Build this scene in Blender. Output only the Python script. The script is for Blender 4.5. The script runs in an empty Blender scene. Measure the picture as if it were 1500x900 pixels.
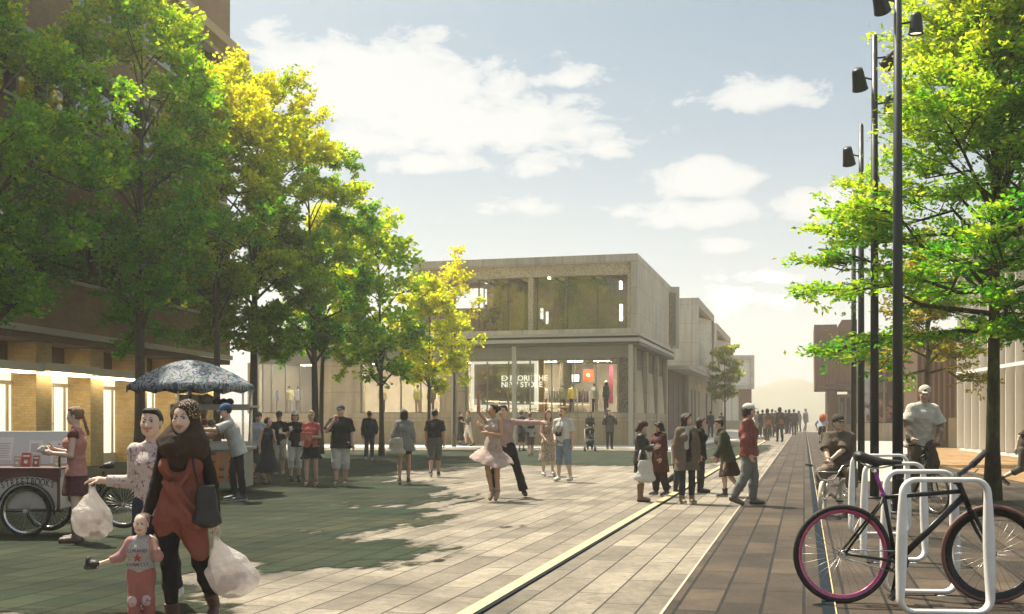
import bpy, bmesh, math, random
import numpy as np
from mathutils import Vector, Matrix
SC = bpy.context.scene
COL = SC.collection
R = math.radians
F_PX, CX, HY, EYE = 1604.0, 750.0, 613.0, 1.53

def G(px, py):
    """ground point seen at pixel px,py of the 1500x900 photo"""
    Y = EYE * F_PX / (py - HY)
    return Vector(((px - CX) * Y / F_PX, Y, 0))
def PX(px, Y):
    return (px - CX) * Y / F_PX
def PZ(py, Y):
    return EYE + (HY - py) * Y / F_PX
UD = Vector((0.2578, 0.9662, 0)); VD = Vector((0.9662, -0.2578, 0))
def UV(u, v, z=0.0):
    return Vector((UD.x * u + VD.x * v, UD.y * u + VD.y * v, z))

# ------------------------------------------------------------------ tagging
def tag(o, label=None, cat=None, group=None, kind=None):
    if label: o['label'] = label
    if cat: o['category'] = cat
    if group: o['group'] = group
    if kind: o['kind'] = kind
    return o
def empty(name, loc=(0, 0, 0), rz=0.0, label=None, cat=None, group=None):
    o = bpy.data.objects.new(name, None)
    o.empty_display_size = 0.2
    COL.objects.link(o)
    o.location = loc; o.rotation_euler = (0, 0, rz)
    return tag(o, label, cat, group)
def link_mesh(name, me, mats, parent=None):
    for m in (mats if isinstance(mats, (list, tuple)) else [mats]):
        me.materials.append(m)
    o = bpy.data.objects.new(name, me)
    COL.objects.link(o)
    if parent is not None: o.parent = parent
    return o
def copy_tree(o, parent=None):
    c = o.copy(); COL.objects.link(c)
    if parent is not None: c.parent = parent
    for ch in list(o.children): copy_tree(ch, c)
    return c

def np_mesh(name, V, Fq, smooth=False, col=None, mat_idx=None):
    """fast mesh from arrays; Fq is (n,k) with k = 3 or 4"""
    V = np.asarray(V, np.float32); Fq = np.asarray(Fq, np.int32)
    me = bpy.data.meshes.new(name)
    n, k = Fq.shape
    me.vertices.add(len(V)); me.vertices.foreach_set('co', V.ravel())
    me.loops.add(n * k); me.loops.foreach_set('vertex_index', Fq.ravel())
    me.polygons.add(n)
    me.polygons.foreach_set('loop_start', np.arange(0, n * k, k, dtype=np.int32))
    me.polygons.foreach_set('loop_total', np.full(n, k, np.int32))
    if smooth: me.polygons.foreach_set('use_smooth', np.ones(n, bool))
    if mat_idx is not None: me.polygons.foreach_set('material_index', np.asarray(mat_idx, np.int32))
    me.update(calc_edges=True)
    if col is not None:
        a = me.color_attributes.new('Col', 'FLOAT_COLOR', 'POINT')
        c = np.ones((len(V), 4), np.float32); c[:, :3] = col
        a.data.foreach_set('color', c.ravel())
    return me

class MB:
    """collects boxes, tubes, prisms into ONE mesh"""
    def __init__(self): self.v = []; self.f = []; self.s = []
    def add(self, vs, fs, smooth=False):
        b = len(self.v); self.v += [tuple(x) for x in vs]
        self.f += [tuple(i + b for i in f) for f in fs]; self.s += [smooth] * len(fs)
        return self
    def box(self, lo, hi, M=None):
        x0, y0, z0 = lo; x1, y1, z1 = hi
        vs = [Vector(p) for p in ((x0,y0,z0),(x1,y0,z0),(x1,y1,z0),(x0,y1,z0),(x0,y0,z1),(x1,y0,z1),(x1,y1,z1),(x0,y1,z1))]
        if M is not None: vs = [M @ p for p in vs]
        return self.add(vs, [(0,3,2,1),(4,5,6,7),(0,1,5,4),(1,2,6,5),(2,3,7,6),(3,0,4,7)])
    def cbox(self, c, size, M=None):
        c = Vector(c); h = Vector(size) / 2
        return self.box(c - h, c + h, M)
    def path(self, pts, r, n=8, closed=False, caps=True, wide=None, smooth=True, up=None):
        """tube through pts; r number or list; wide = flatten (ru, rv)"""
        pts = [Vector(p) for p in pts]; m = len(pts)
        rs = r if isinstance(r, (list, tuple)) else [r] * m
        ref = Vector(up) if up is not None else None
        base = len(self.v); prev = None
        for i, p in enumerate(pts):
            if closed: t = pts[(i + 1) % m] - pts[i - 1]
            else: t = pts[min(i + 1, m - 1)] - pts[max(i - 1, 0)]
            t.normalize()
            if ref is not None: a = ref - t * ref.dot(t)
            elif prev is None:
                a = Vector((0, 0, 1)) if abs(t.z) < 0.9 else Vector((1, 0, 0)); a = a - t * a.dot(t)
            else: a = prev - t * prev.dot(t)
            a.normalize(); prev = a; b = t.cross(a)
            wu, wv = wide if wide else (1, 1)
            for k in range(n):
                an = 2 * math.pi * k / n
                self.v.append(tuple(p + (a * math.cos(an) * wu + b * math.sin(an) * wv) * rs[i]))
        segs = m if closed else m - 1
        for i in range(segs):
            i2 = (i + 1) % m
            for k in range(n):
                k2 = (k + 1) % n
                self.f.append((base+i*n+k, base+i2*n+k, base+i2*n+k2, base+i*n+k2)); self.s.append(smooth)
        if caps and not closed:
            self.f.append(tuple(base + k for k in range(n))); self.s.append(False)
            self.f.append(tuple(base + (m-1)*n + n-1-k for k in range(n))); self.s.append(False)
        return self
    def tube(self, a, b, r0, r1=None, n=8): return self.path([a, b], [r0, r1 if r1 is not None else r0], n)
    def prism(self, poly, h, M=None, z0=0.0):
        """poly: list of (x,y) counter-clockwise, extruded z0..z0+h"""
        n = len(poly)
        vs = [Vector((x, y, z0)) for x, y in poly] + [Vector((x, y, z0 + h)) for x, y in poly]
        if M is not None: vs = [M @ p for p in vs]
        return self.add(vs, [tuple(range(n-1,-1,-1)), tuple(range(n,2*n))] + [(i,(i+1)%n,n+(i+1)%n,n+i) for i in range(n)])
    def lathe(self, prof, c=(0,0,0), n=24, M=None, smooth=True):
        """prof: (r,z) list"""
        b = len(self.v); c = Vector(c)
        for r, z in prof:
            for k in range(n):
                a = 2*math.pi*k/n
                p = Vector((r*math.cos(a), r*math.sin(a), z))
                if M is not None: p = M @ p
                self.v.append(tuple(p + c))
        for i in range(len(prof)-1):
            for k in range(n):
                k2 = (k+1) % n
                self.f.append((b+i*n+k, b+i*n+k2, b+(i+1)*n+k2, b+(i+1)*n+k)); self.s.append(smooth)
        return self
    def torus(self, c, Rr, r, M=None, n=48, m=10, squash=1.0):
        """torus about local y axis (wheel in the xz plane)"""
        b = len(self.v); c = Vector(c)
        for i in range(n):
            a = 2*math.pi*i/n
            for k in range(m):
                t = 2*math.pi*k/m
                rr = Rr + r*math.cos(t)
                p = Vector((rr*math.cos(a), r*squash*math.sin(t), rr*math.sin(a)))
                if M is not None: p = M @ p
                self.v.append(tuple(p + c))
        for i in range(n):
            for k in range(m):
                i2 = (i+1) % n; k2 = (k+1) % m
                self.f.append((b+i*m+k, b+i2*m+k, b+i2*m+k2, b+i*m+k2)); self.s.append(True)
        return self
    def mesh(self, name, xf=None):
        me = bpy.data.meshes.new(name)
        vs = self.v if xf is None else [tuple(xf @ Vector(p)) for p in self.v]
        me.from_pydata(vs, [], self.f)
        me.polygons.foreach_set('use_smooth', self.s)
        me.update()
        return me
    def build(self, name, mat, parent=None, xf=None, bevel=0.0):
        o = link_mesh(name, self.mesh(name, xf), mat, parent)
        if bevel:
            m = o.modifiers.new('bevel', 'BEVEL'); m.width = bevel; m.segments = 2; m.limit_method = 'ANGLE'; m.angle_limit = R(40)
        return o

def frame_matrix(origin, ex, ey, ez=(0, 0, 1)):
    M = Matrix.Identity(4)
    for i, e in enumerate((ex, ey, ez)):
        for j in range(3): M[j][i] = e[j]
    for j in range(3): M[j][3] = origin[j]
    return M

# ------------------------------------------------------------------ materials
MATS = {}
def new_mat(name):
    m = bpy.data.materials.new(name); m.use_nodes = True
    nt = m.node_tree; nt.nodes.clear()
    out = nt.nodes.new('ShaderNodeOutputMaterial')
    return m, nt, out
def N(nt, typ, **kw):
    n = nt.nodes.new(typ)
    for k, v in kw.items():
        if k.startswith('i_'): n.inputs[k[2:].replace('_', ' ')].default_value = v
        else: setattr(n, k, v)
    return n
def L(nt, a, b): nt.links.new(a, b)
def mixc(nt, fac, a, b, mode='MIX'):
    n = nt.nodes.new('ShaderNodeMix'); n.data_type = 'RGBA'; n.blend_type = mode
    for sock, v in ((n.inputs[0], fac), (n.inputs[6], a), (n.inputs[7], b)):
        if hasattr(v, 'is_linked') or hasattr(v, 'links'): nt.links.new(v, sock)
        else: sock.default_value = v if not isinstance(v, (tuple, list)) else (*v[:3], 1)
    return n.outputs[2]
def ramp(nt, fac, stops):
    n = nt.nodes.new('ShaderNodeValToRGB'); nt.links.new(fac, n.inputs[0])
    e = n.color_ramp.elements
    while len(e) > len(stops): e.remove(e[-1])
    while len(e) < len(stops): e.new(0.5)
    for el, (p, c) in zip(e, stops):
        el.position = p; el.color = (*c[:3], 1) if isinstance(c, (tuple, list)) else (c, c, c, 1)
    return n.outputs[0]
def noise(nt, scale, detail=4, vec=None, rough=0.55, dist=0.0):
    n = N(nt, 'ShaderNodeTexNoise'); n.inputs['Scale'].default_value = scale; n.inputs['Detail'].default_value = detail
    n.inputs['Roughness'].default_value = rough; n.inputs['Distortion'].default_value = dist
    if vec is not None: L(nt, vec, n.inputs['Vector'])
    return n
def bump(nt, h, strength=0.3, dist=0.01):
    b = N(nt, 'ShaderNodeBump'); b.inputs['Strength'].default_value = strength; b.inputs['Distance'].default_value = dist
    L(nt, h, b.inputs['Height']); return b.outputs[0]
def objcoord(nt, rot=(0, 0, 0), scale=(1, 1, 1)):
    t = N(nt, 'ShaderNodeTexCoord'); m = N(nt, 'ShaderNodeMapping')
    m.inputs['Rotation'].default_value = rot; m.inputs['Scale'].default_value = scale
    L(nt, t.outputs['Object'], m.inputs[0]); return m.outputs[0]

def simple(name, col, rough=0.5, metal=0.0, var=0.12, vs=6.0, bmp=0.0, bs=60.0, spec=0.5, emit=None, estr=0.0, coat=0.0):
    """principled with gentle procedural tone variation"""
    if name in MATS: return MATS[name]
    m, nt, out = new_mat(name)
    p = N(nt, 'ShaderNodeBsdfPrincipled')
    vec = objcoord(nt)
    n = noise(nt, vs, 6, vec)
    c = mixc(nt, n.outputs[0], tuple(x*(1-var*1.6) for x in col), tuple(min(1, x*(1+var*1.6)) for x in col))
    L(nt, c, p.inputs['Base Color'])
    rr = ramp(nt, noise(nt, vs*3, 3, vec).outputs[0], [(0.3, max(0, rough-0.08)), (0.7, min(1, rough+0.08))])
    L(nt, rr, p.inputs['Roughness'])
    p.inputs['Metallic'].default_value = metal; p.inputs['Specular IOR Level'].default_value = spec
    p.inputs['Coat Weight'].default_value = coat
    if bmp: L(nt, bump(nt, noise(nt, bs, 4, vec).outputs[0], bmp, 0.01), p.inputs['Normal'])
    if emit:
        p.inputs['Emission Color'].default_value = (*emit, 1); p.inputs['Emission Strength'].default_value = estr
    L(nt, p.outputs[0], out.inputs[0])
    MATS[name] = m; return m

def colmat(name, rough=0.8, bmp=0.35, bs=45.0, var=0.15, sss=0.0, pattern=None, spec=0.3, metal=0.0):
    """colour from the mesh's own colour attribute (what each piece of cloth is dyed), cloth weave and creases on top"""
    if name in MATS: return MATS[name]
    m, nt, out = new_mat(name)
    p = N(nt, 'ShaderNodeBsdfPrincipled')
    a = N(nt, 'ShaderNodeVertexColor'); a.layer_name = 'Col'
    vec = objcoord(nt)
    c = a.outputs[0]
    if pattern == 'leopard':
        v = N(nt, 'ShaderNodeTexVoronoi'); v.inputs['Scale'].default_value = 28; L(nt, vec, v.inputs['Vector'])
        c = mixc(nt, ramp(nt, v.outputs['Distance'], [(0.28, 1.0), (0.42, 0.0)]), c, (0.02, 0.017, 0.015))
    elif pattern == 'floral':
        n0 = noise(nt, 24, 2, vec, dist=1.2)
        c = mixc(nt, ramp(nt, n0.outputs[0], [(0.56, 0.0), (0.6, 1.0)]), c, (0.30, 0.16, 0.20))
    elif pattern == 'plaid':
        w = N(nt, 'ShaderNodeTexWave'); w.inputs['Scale'].default_value = 9; L(nt, vec, w.inputs['Vector'])
        w2 = N(nt, 'ShaderNodeTexWave', bands_direction='Z'); w2.inputs['Scale'].default_value = 9; L(nt, vec, w2.inputs['Vector'])
        c = mixc(nt, ramp(nt, w.outputs[0], [(0.7, 0.0), (0.8, 0.6)]), c, (0.22, 0.28, 0.36))
        c = mixc(nt, ramp(nt, w2.outputs[0], [(0.7, 0.0), (0.8, 0.6)]), c, (0.22, 0.28, 0.36))
    elif pattern == 'stripe':
        w2 = N(nt, 'ShaderNodeTexWave', bands_direction='Z'); w2.inputs['Scale'].default_value = 5; L(nt, vec, w2.inputs['Vector'])
        c = mixc(nt, ramp(nt, w2.outputs[0], [(0.5, 0.0), (0.6, 1.0)]), c, (0.07, 0.08, 0.13))
    elif pattern == 'dots':
        v = N(nt, 'ShaderNodeTexVoronoi'); v.inputs['Scale'].default_value = 75; L(nt, vec, v.inputs['Vector'])
        c = mixc(nt, ramp(nt, v.outputs['Distance'], [(0.25, 1.0), (0.35, 0.0)]), c, (0.62, 0.5, 0.3))
    n = noise(nt, 9, 5, vec)
    c = mixc(nt, ramp(nt, n.outputs[0], [(0.3, 1-var), (0.7, 1+var)]), (0, 0, 0), c, 'MIX') if False else mixc(nt, 1.0, c, ramp(nt, n.outputs[0], [(0.3, 1-var), (0.7, 1.0)]), 'MULTIPLY')
    L(nt, c, p.inputs['Base Color'])
    p.inputs['Roughness'].default_value = rough; p.inputs['Specular IOR Level'].default_value = spec; p.inputs['Metallic'].default_value = metal
    if sss:
        p.inputs['Subsurface Weight'].default_value = sss; p.inputs['Subsurface Radius'].default_value = (0.012, 0.005, 0.003)
        p.inputs['Subsurface Scale'].default_value = 1.0
    if bmp:
        big = noise(nt, bs*0.28, 4, vec, dist=1.5); fine = noise(nt, bs*4, 3, vec)
        ad = N(nt, 'ShaderNodeMath', operation='MULTIPLY_ADD'); L(nt, big.outputs[0], ad.inputs[0]); ad.inputs[1].default_value = 2.2; L(nt, fine.outputs[0], ad.inputs[2])
        L(nt, bump(nt, ad.outputs[0], bmp, 0.012), p.inputs['Normal'])
    L(nt, p.outputs[0], out.inputs[0])
    MATS[name] = m; return m

# ------------------------------------------------------------------ camera
cam = bpy.data.cameras.new('camera'); camo = bpy.data.objects.new('camera', cam); COL.objects.link(camo)
camo.location = (0, 0, EYE); camo.rotation_euler = (R(90), 0, 0)
cam.sensor_width = 36; cam.lens = 36 * F_PX / 1500
cam.shift_y = (HY - 450) / 1500; cam.clip_start = 0.05; cam.clip_end = 4000
SC.camera = camo
SC.render.resolution_x = 1024; SC.render.resolution_y = 614
SC.view_settings.view_transform = 'Standard'; SC.view_settings.look = 'None'
SC.view_settings.gamma = 1.0; SC.view_settings.use_curve_mapping = False
SC.view_settings.exposure = EXPOSURE if 'EXPOSURE' in globals() else 1.36
cy = SC.cycles
cy.use_denoising = True
cy.max_bounces = 8; cy.diffuse_bounces = 3; cy.glossy_bounces = 3; cy.transmission_bounces = 6; cy.transparent_max_bounces = 24; cy.volume_bounces = 1
cy.caustics_reflective = False; cy.caustics_refractive = False
cy.sample_clamp_indirect = 4.0

# ------------------------------------------------------------------ light: sun high on the left, a little beyond the people
SUN_EL = R(60)
sd = Vector((-0.69, 0.72, 0)).normalized()
to_sun = Vector((sd.x*math.cos(SUN_EL), sd.y*math.cos(SUN_EL), math.sin(SUN_EL)))
sun = bpy.data.lights.new('sun', 'SUN'); sun.energy = 3.4; sun.angle = R(0.6); sun.color = (1.0, 0.92, 0.76)
suno = bpy.data.objects.new('sun', sun); COL.objects.link(suno)
suno.rotation_euler = to_sun.to_track_quat('Z', 'Y').to_euler(); suno.location = (-60, 30, 90)

w = bpy.data.worlds.new('World'); SC.world = w; w.use_nodes = True
nt = w.node_tree; nt.nodes.clear()
wo = N(nt, 'ShaderNodeOutputWorld'); bg = N(nt, 'ShaderNodeBackground')
sky = N(nt, 'ShaderNodeTexSky', sky_type='NISHITA'); sky.sun_disc = False
sky.sun_elevation = SUN_EL; sky.sun_rotation = math.atan2(to_sun.x, to_sun.y); sky.dust_density = 1.2; sky.air_density = 1.0; sky.ozone_density = 1.0
tc = N(nt, 'ShaderNodeTexCoord'); dirv = tc.outputs['Generated']
sep = N(nt, 'ShaderNodeSeparateXYZ'); L(nt, dirv, sep.inputs[0])
def M2(op, a, b=None, clamp=False):
    n = N(nt, 'ShaderNodeMath', operation=op); n.use_clamp = clamp
    for i, v in enumerate((a, b)):
        if v is None: continue
        if hasattr(v, 'links'): L(nt, v, n.inputs[i])
        else: n.inputs[i].default_value = v
    return n.outputs[0]
# direction -> azimuth-like and elevation-like slopes (x/y, z/y only in the half the street looks into)
yy = M2('MAXIMUM', sep.outputs[1], 0.05)
ax = M2('ARCTAN2', sep.outputs[0], sep.outputs[1]); el = M2('ARCSINE', sep.outputs[2])
# the clear sky pales from grey blue overhead to cream at the horizon
grad = ramp(nt, M2('MULTIPLY', el, 1/R(40)), [(0.0, (5.5, 5.4, 4.95)), (0.10, (5.4, 5.4, 5.05)), (0.22, (4.3, 4.6, 4.6)), (0.36, (2.75, 3.4, 3.85)), (0.5, (1.9, 2.65, 3.25)), (0.9, (2.4, 3.0, 3.6))])
milk = N(nt, 'ShaderNodeMix', data_type='RGBA'); milk.inputs[0].default_value = .82; L(nt, sky.outputs[0], milk.inputs[6]); L(nt, grad, milk.inputs[7])
# bright haze round the sun, out of the picture above the left roofs
dt = N(nt, 'ShaderNodeVectorMath', operation='DOT_PRODUCT'); L(nt, dirv, dt.inputs[0]); dt.inputs[1].default_value = to_sun
glow = M2('POWER', M2('MAXIMUM', dt.outputs['Value'], 0.0), 8.0)
gl = N(nt, 'ShaderNodeMix', data_type='RGBA', blend_type='ADD'); L(nt, glow, gl.inputs[0]); L(nt, milk.outputs[2], gl.inputs[6]); gl.inputs[7].default_value = (21.0, 19.0, 14.5, 1)
base_sky = gl.outputs[2]
# cumulus banks: soft masks at fixed bearings broken up by noise
comb = N(nt, 'ShaderNodeCombineXYZ'); L(nt, M2('MULTIPLY', ax, 1.0), comb.inputs[0]); L(nt, M2('MULTIPLY', el, 1.9), comb.inputs[1])
nb = noise(nt, 19, 10, comb.outputs[0], rough=0.64, dist=0.3); ns = noise(nt, 5.5, 5, comb.outputs[0], rough=0.6)
CL = [  # px, py, half width, half height, strength
    (560, 135, 230, 75, 1.0), (690, 190, 230, 62, 0.95), (480, 215, 150, 50, 0.8), (420, 100, 70, 60, .7), (835, 118, 75, 20, 0.75), (1110, 145, 105, 26, 0.9),
    (1035, 265, 82, 38, 1.0), (1040, 316, 120, 24, 0.9), (1190, 303, 80, 30, 0.9), (885, 222, 40, 22, 0.6), (1050, 362, 45, 18, 0.8), (775, 305, 60, 22, 0.4), (1140, 405, 70, 16, 0.6), (1090, 445, 60, 25, .5), (915, 312, 70, 20, .45), (640, 240, 230, 24, .6)]
tot = None; shade = None
for (px, py, hw, hh, st) in CL:
    a0 = math.atan((px-CX)/F_PX); e0 = math.atan((HY-py)/F_PX*math.cos(a0))
    dx = M2('MULTIPLY', M2('SUBTRACT', ax, a0), F_PX/hw); dy = M2('MULTIPLY', M2('SUBTRACT', el, e0), F_PX/hh)
    # flat bottoms: squeeze below the centre
    dyb = M2('MULTIPLY', M2('MINIMUM', dy, 0.0), 1.5); dy2 = M2('ADD', M2('MAXIMUM', dy, 0.0), dyb)
    d = M2('SQRT', M2('ADD', M2('MULTIPLY', dx, dx), M2('MULTIPLY', dy2, dy2)))
    mk = M2('MULTIPLY', M2('SUBTRACT', 1.25, d), st)
    tot = mk if tot is None else M2('MAXIMUM', tot, mk)
    sh = M2('MULTIPLY', M2('SUBTRACT', 1.3, d), M2('ADD', M2('MULTIPLY', dy, -0.6), 0.15), )
    shade = sh if shade is None else M2('MAXIMUM', shade, sh)
cov = M2('ADD', tot, M2('MULTIPLY', M2('SUBTRACT', nb.outputs[0], 0.52), 2.6))
cloudf = ramp(nt, cov, [(0.14, 0.0), (0.36, 0.66), (0.62, 0.98)])
dens = M2('ADD', M2('MULTIPLY', shade, 0.8), M2('MULTIPLY', M2('SUBTRACT', ns.outputs[0], 0.5), 1.6))
ccol = ramp(nt, dens, [(0.0, (1, 1, 1)), (0.7, (0.66, 0.67, 0.68))])
ccs = N(nt, 'ShaderNodeMix', data_type='RGBA', blend_type='MULTIPLY'); ccs.inputs[0].default_value = 1; L(nt, ccol, ccs.inputs[6]); ccs.inputs[7].default_value = (8.6, 8.55, 8.35, 1)
fin = N(nt, 'ShaderNodeMix', data_type='RGBA'); L(nt, cloudf, fin.inputs[0]); L(nt, base_sky, fin.inputs[6]); L(nt, ccs.outputs[2], fin.inputs[7])
L(nt, fin.outputs[2], bg.inputs[0]); bg.inputs[1].default_value = 0.059
L(nt, bg.outputs[0], wo.inputs[0])
# ------------------------------------------------------------------ soft bodies: blended shapes meshed into one skin
def V3(*a): return np.array(a if len(a) == 3 else a[0], np.float64)
def nrm(v):
    v = np.asarray(v, np.float64); return v / (np.linalg.norm(v) + 1e-12)
class Cone:      # tapered limb a->b; w/f widen it sideways; flat ends give hems and cuffs
    def __init__(s, a, b, ra, rb, col, k=0.02, w=None, f=1.0, flat=False, sub=False):
        s.a = V3(a); s.b = V3(b); s.ra = ra; s.rb = rb; s.col = col; s.k = k
        s.w = None if w is None else nrm(w); s.f = f; s.flat = flat; s.sub = sub
    def box(s, m):
        r = max(s.ra, s.rb) * max(s.f, 1.0) + m
        return np.minimum(s.a, s.b) - r, np.maximum(s.a, s.b) + r
    def d(s, x, y, z):
        ab = s.b - s.a; L2 = ab @ ab + 1e-12; Ln = math.sqrt(L2)
        px, py, pz = x - s.a[0], y - s.a[1], z - s.a[2]
        t = (px*ab[0] + py*ab[1] + pz*ab[2]) / L2
        tc = np.clip(t, 0, 1); tt = t if s.flat else tc
        dx, dy, dz = px - tt*ab[0], py - tt*ab[1], pz - tt*ab[2]
        q = dx*dx + dy*dy + dz*dz
        if s.w is not None and s.f != 1.0:
            dw = dx*s.w[0] + dy*s.w[1] + dz*s.w[2]
            q = q - dw*dw*(1 - 1/(s.f*s.f))
        r = np.sqrt(np.maximum(q, 0)) - (s.ra + (s.rb - s.ra)*tc)
        if s.flat: r = np.maximum(r, np.maximum(-t*Ln, (t-1)*Ln))
        return r
class Ell:
    def __init__(s, c, rad, col, k=0.02, ax=None, sub=False):
        s.c = V3(c); s.r = V3(rad); s.col = col; s.k = k; s.sub = sub
        s.ax = np.eye(3) if ax is None else np.array([nrm(v) for v in ax])
    def box(s, m):
        e = np.sqrt(((s.ax.T * s.r)**2).sum(1)) + m
        return s.c - e, s.c + e
    def d(s, x, y, z):
        px, py, pz = x - s.c[0], y - s.c[1], z - s.c[2]
        A = s.ax; r = s.r
        q = [(px*A[i][0] + py*A[i][1] + pz*A[i][2]) for i in range(3)]
        l = np.sqrt(sum((q[i]/r[i])**2 for i in range(3))) + 1e-9
        g = np.sqrt(sum((q[i]/(r[i]*r[i]))**2 for i in range(3))) + 1e-9
        return l*(l-1)/g
class Box:
    def __init__(s, c, half, col, k=0.01, ax=None, rnd=0.01, sub=False):
        s.c = V3(c); s.h = V3(half); s.col = col; s.k = k; s.rnd = rnd; s.sub = sub
        s.ax = np.eye(3) if ax is None else np.array([nrm(v) for v in ax])
    def box(s, m):
        e = (np.abs(s.ax.T) * s.h).sum(1) + m
        return s.c - e, s.c + e
    def d(s, x, y, z):
        px, py, pz = x - s.c[0], y - s.c[1], z - s.c[2]
        q = [np.abs(px*A[0] + py*A[1] + pz*A[2]) - (h - s.rnd) for A, h in zip(s.ax, s.h)]
        out = np.sqrt(sum(np.maximum(v, 0)**2 for v in q))
        return out + np.minimum(np.maximum(np.maximum(q[0], q[1]), q[2]), 0) - s.rnd

def soft_mesh(prims, res, wrinkle=0.0, wfreq=26.0, seed=0):
    """returns verts, quads, colours of the blended surface (surface nets)"""
    big = 0.25
    los = []; his = []
    for p in prims:
        if p.sub: continue
        lo, hi = p.box(0.02 + wrinkle); los.append(lo); his.append(hi)
    lo = np.min(los, 0) - 2.5*res; hi = np.max(his, 0) + 2.5*res
    n = np.ceil((hi - lo)/res).astype(int) + 1
    gx, gy, gz = [lo[i] + res*np.arange(n[i]) for i in range(3)]
    F = np.full(n, big, np.float32)
    for p in prims:
        m = p.k + 3*res + 0.01
        a, b = p.box(m)
        i0 = np.clip(np.floor((a - lo)/res).astype(int), 0, n-1); i1 = np.clip(np.ceil((b - lo)/res).astype(int)+1, 1, n)
        sl = tuple(slice(i0[i], i1[i]) for i in range(3))
        dd = p.d(gx[sl[0]][:, None, None], gy[sl[1]][None, :, None], gz[sl[2]][None, None, :]).astype(np.float32)
        f = F[sl]; k = max(p.k, 1e-4)
        if p.sub:
            h = np.maximum(k - np.abs(f + dd), 0)/k
            F[sl] = np.maximum(f, -dd) + h*h*k*0.25
        else:
            h = np.maximum(k - np.abs(f - dd), 0)/k
            F[sl] = np.minimum(f, dd) - h*h*k*0.25
    if wrinkle:
        rs = np.random.RandomState(seed + 11)
        for q in range(4):
            kx, ky, kz = rs.normal(0, 1, 3); s = wfreq*(0.7 + 0.5*q)/math.sqrt(kx*kx+ky*ky+kz*kz)
            ph = rs.uniform(0, 6)
            F += (wrinkle/(1+0.6*q))*np.sin(s*(kx*gx[:, None, None] + ky*gy[None, :, None] + kz*gz[None, None, :]) + ph).astype(np.float32)
    S = F < 0
    # cells
    def cn(i, j, k): return F[i:n[0]-1+i, j:n[1]-1+j, k:n[2]-1+k]
    inside = np.zeros(n-1, np.int8)
    for i in (0, 1):
        for j in (0, 1):
            for k in (0, 1): inside += S[i:n[0]-1+i, j:n[1]-1+j, k:n[2]-1+k]
    act = (inside > 0) & (inside < 8)
    idx = np.argwhere(act)
    if len(idx) == 0: return None
    ids = np.full(n-1, -1, np.int64); ids[act] = np.arange(len(idx))
    acc = np.zeros((len(idx), 3)); cnt = np.zeros(len(idx))
    corner = [(i, j, k) for i in (0, 1) for j in (0, 1) for k in (0, 1)]
    val = {c: F[idx[:, 0]+c[0], idx[:, 1]+c[1], idx[:, 2]+c[2]] for c in corner}
    for c in corner:
        for ax in range(3):
            if c[ax]: continue
            c2 = list(c); c2[ax] = 1; c2 = tuple(c2)
            f0, f1 = val[c], val[c2]; x = (f0 < 0) != (f1 < 0)
            t = np.where(x, f0/(f0 - f1 + 1e-12*(f0 == f1)), 0)
            for e in range(3):
                acc[:, e] += np.where(x, c[e] + (t if e == ax else 0), 0)
            cnt += x
    V = lo + res*(idx + acc/np.maximum(cnt, 1)[:, None])
    Q = []
    for ax in range(3):
        o = [0, 0, 0]; o[ax] = 1
        A = S[1:n[0]-1-o[0] + (0 if ax == 0 else 0), 1:n[1]-1-o[1], 1:n[2]-1-o[2]] if False else None
        s0 = [slice(1, n[i]-1) for i in range(3)]; s0[ax] = slice(0, n[ax]-1)
        s1 = list(s0); s1[ax] = slice(1, n[ax])
        a = S[tuple(s0)]; b = S[tuple(s1)]
        e = np.argwhere(a != b)
        if len(e) == 0: continue
        off = np.array([1, 1, 1]); off[ax] = 0
        g = e + off
        u, v = (ax+1) % 3, (ax+2) % 3
        def cell(du, dv):
            h = g.copy(); h[:, u] -= du; h[:, v] -= dv
            return ids[h[:, 0], h[:, 1], h[:, 2]]
        q = np.stack([cell(1, 1), cell(0, 1), cell(0, 0), cell(1, 0)], 1)
        ins = a[e[:, 0], e[:, 1], e[:, 2]]
        q[~ins] = q[~ins][:, ::-1]
        Q.append(q)
    Q = np.concatenate(Q)
    # colours: the nearest shape
    best = np.full(len(V), 1e9); C = np.zeros((len(V), 3))
    for p in prims:
        if p.sub or p.col is None: continue
        dd = np.abs(p.d(V[:, 0], V[:, 1], V[:, 2])) if False else p.d(V[:, 0], V[:, 1], V[:, 2])
        m = dd < best; best[m] = dd[m]; C[m] = p.col
    return V, Q, C
def soft_obj(name, prims, mat, res, parent=None, wrinkle=0.0, seed=0, extra=None, paint=None, wfreq=26.0):
    r = soft_mesh(prims, res, wrinkle, wfreq, seed)
    if r is None: return None
    V, Q, C = r
    if extra:                                   # a finer meshed head belongs to the same body mesh
        V2, Q2, C2 = soft_mesh(*extra)
        Q = np.concatenate([Q, Q2 + len(V)]); V = np.concatenate([V, V2]); C = np.concatenate([C, C2])
    for (c, rad, ax, col) in (paint or []):
        q = ((V - V3(c)) @ np.array([nrm(a) for a in ax]).T) / V3(rad)
        m = (q**2).sum(1) < 1; C[m] = col
    me = np_mesh(name, V, Q, True, C)
    return link_mesh(name, me, mat, parent)

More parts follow.
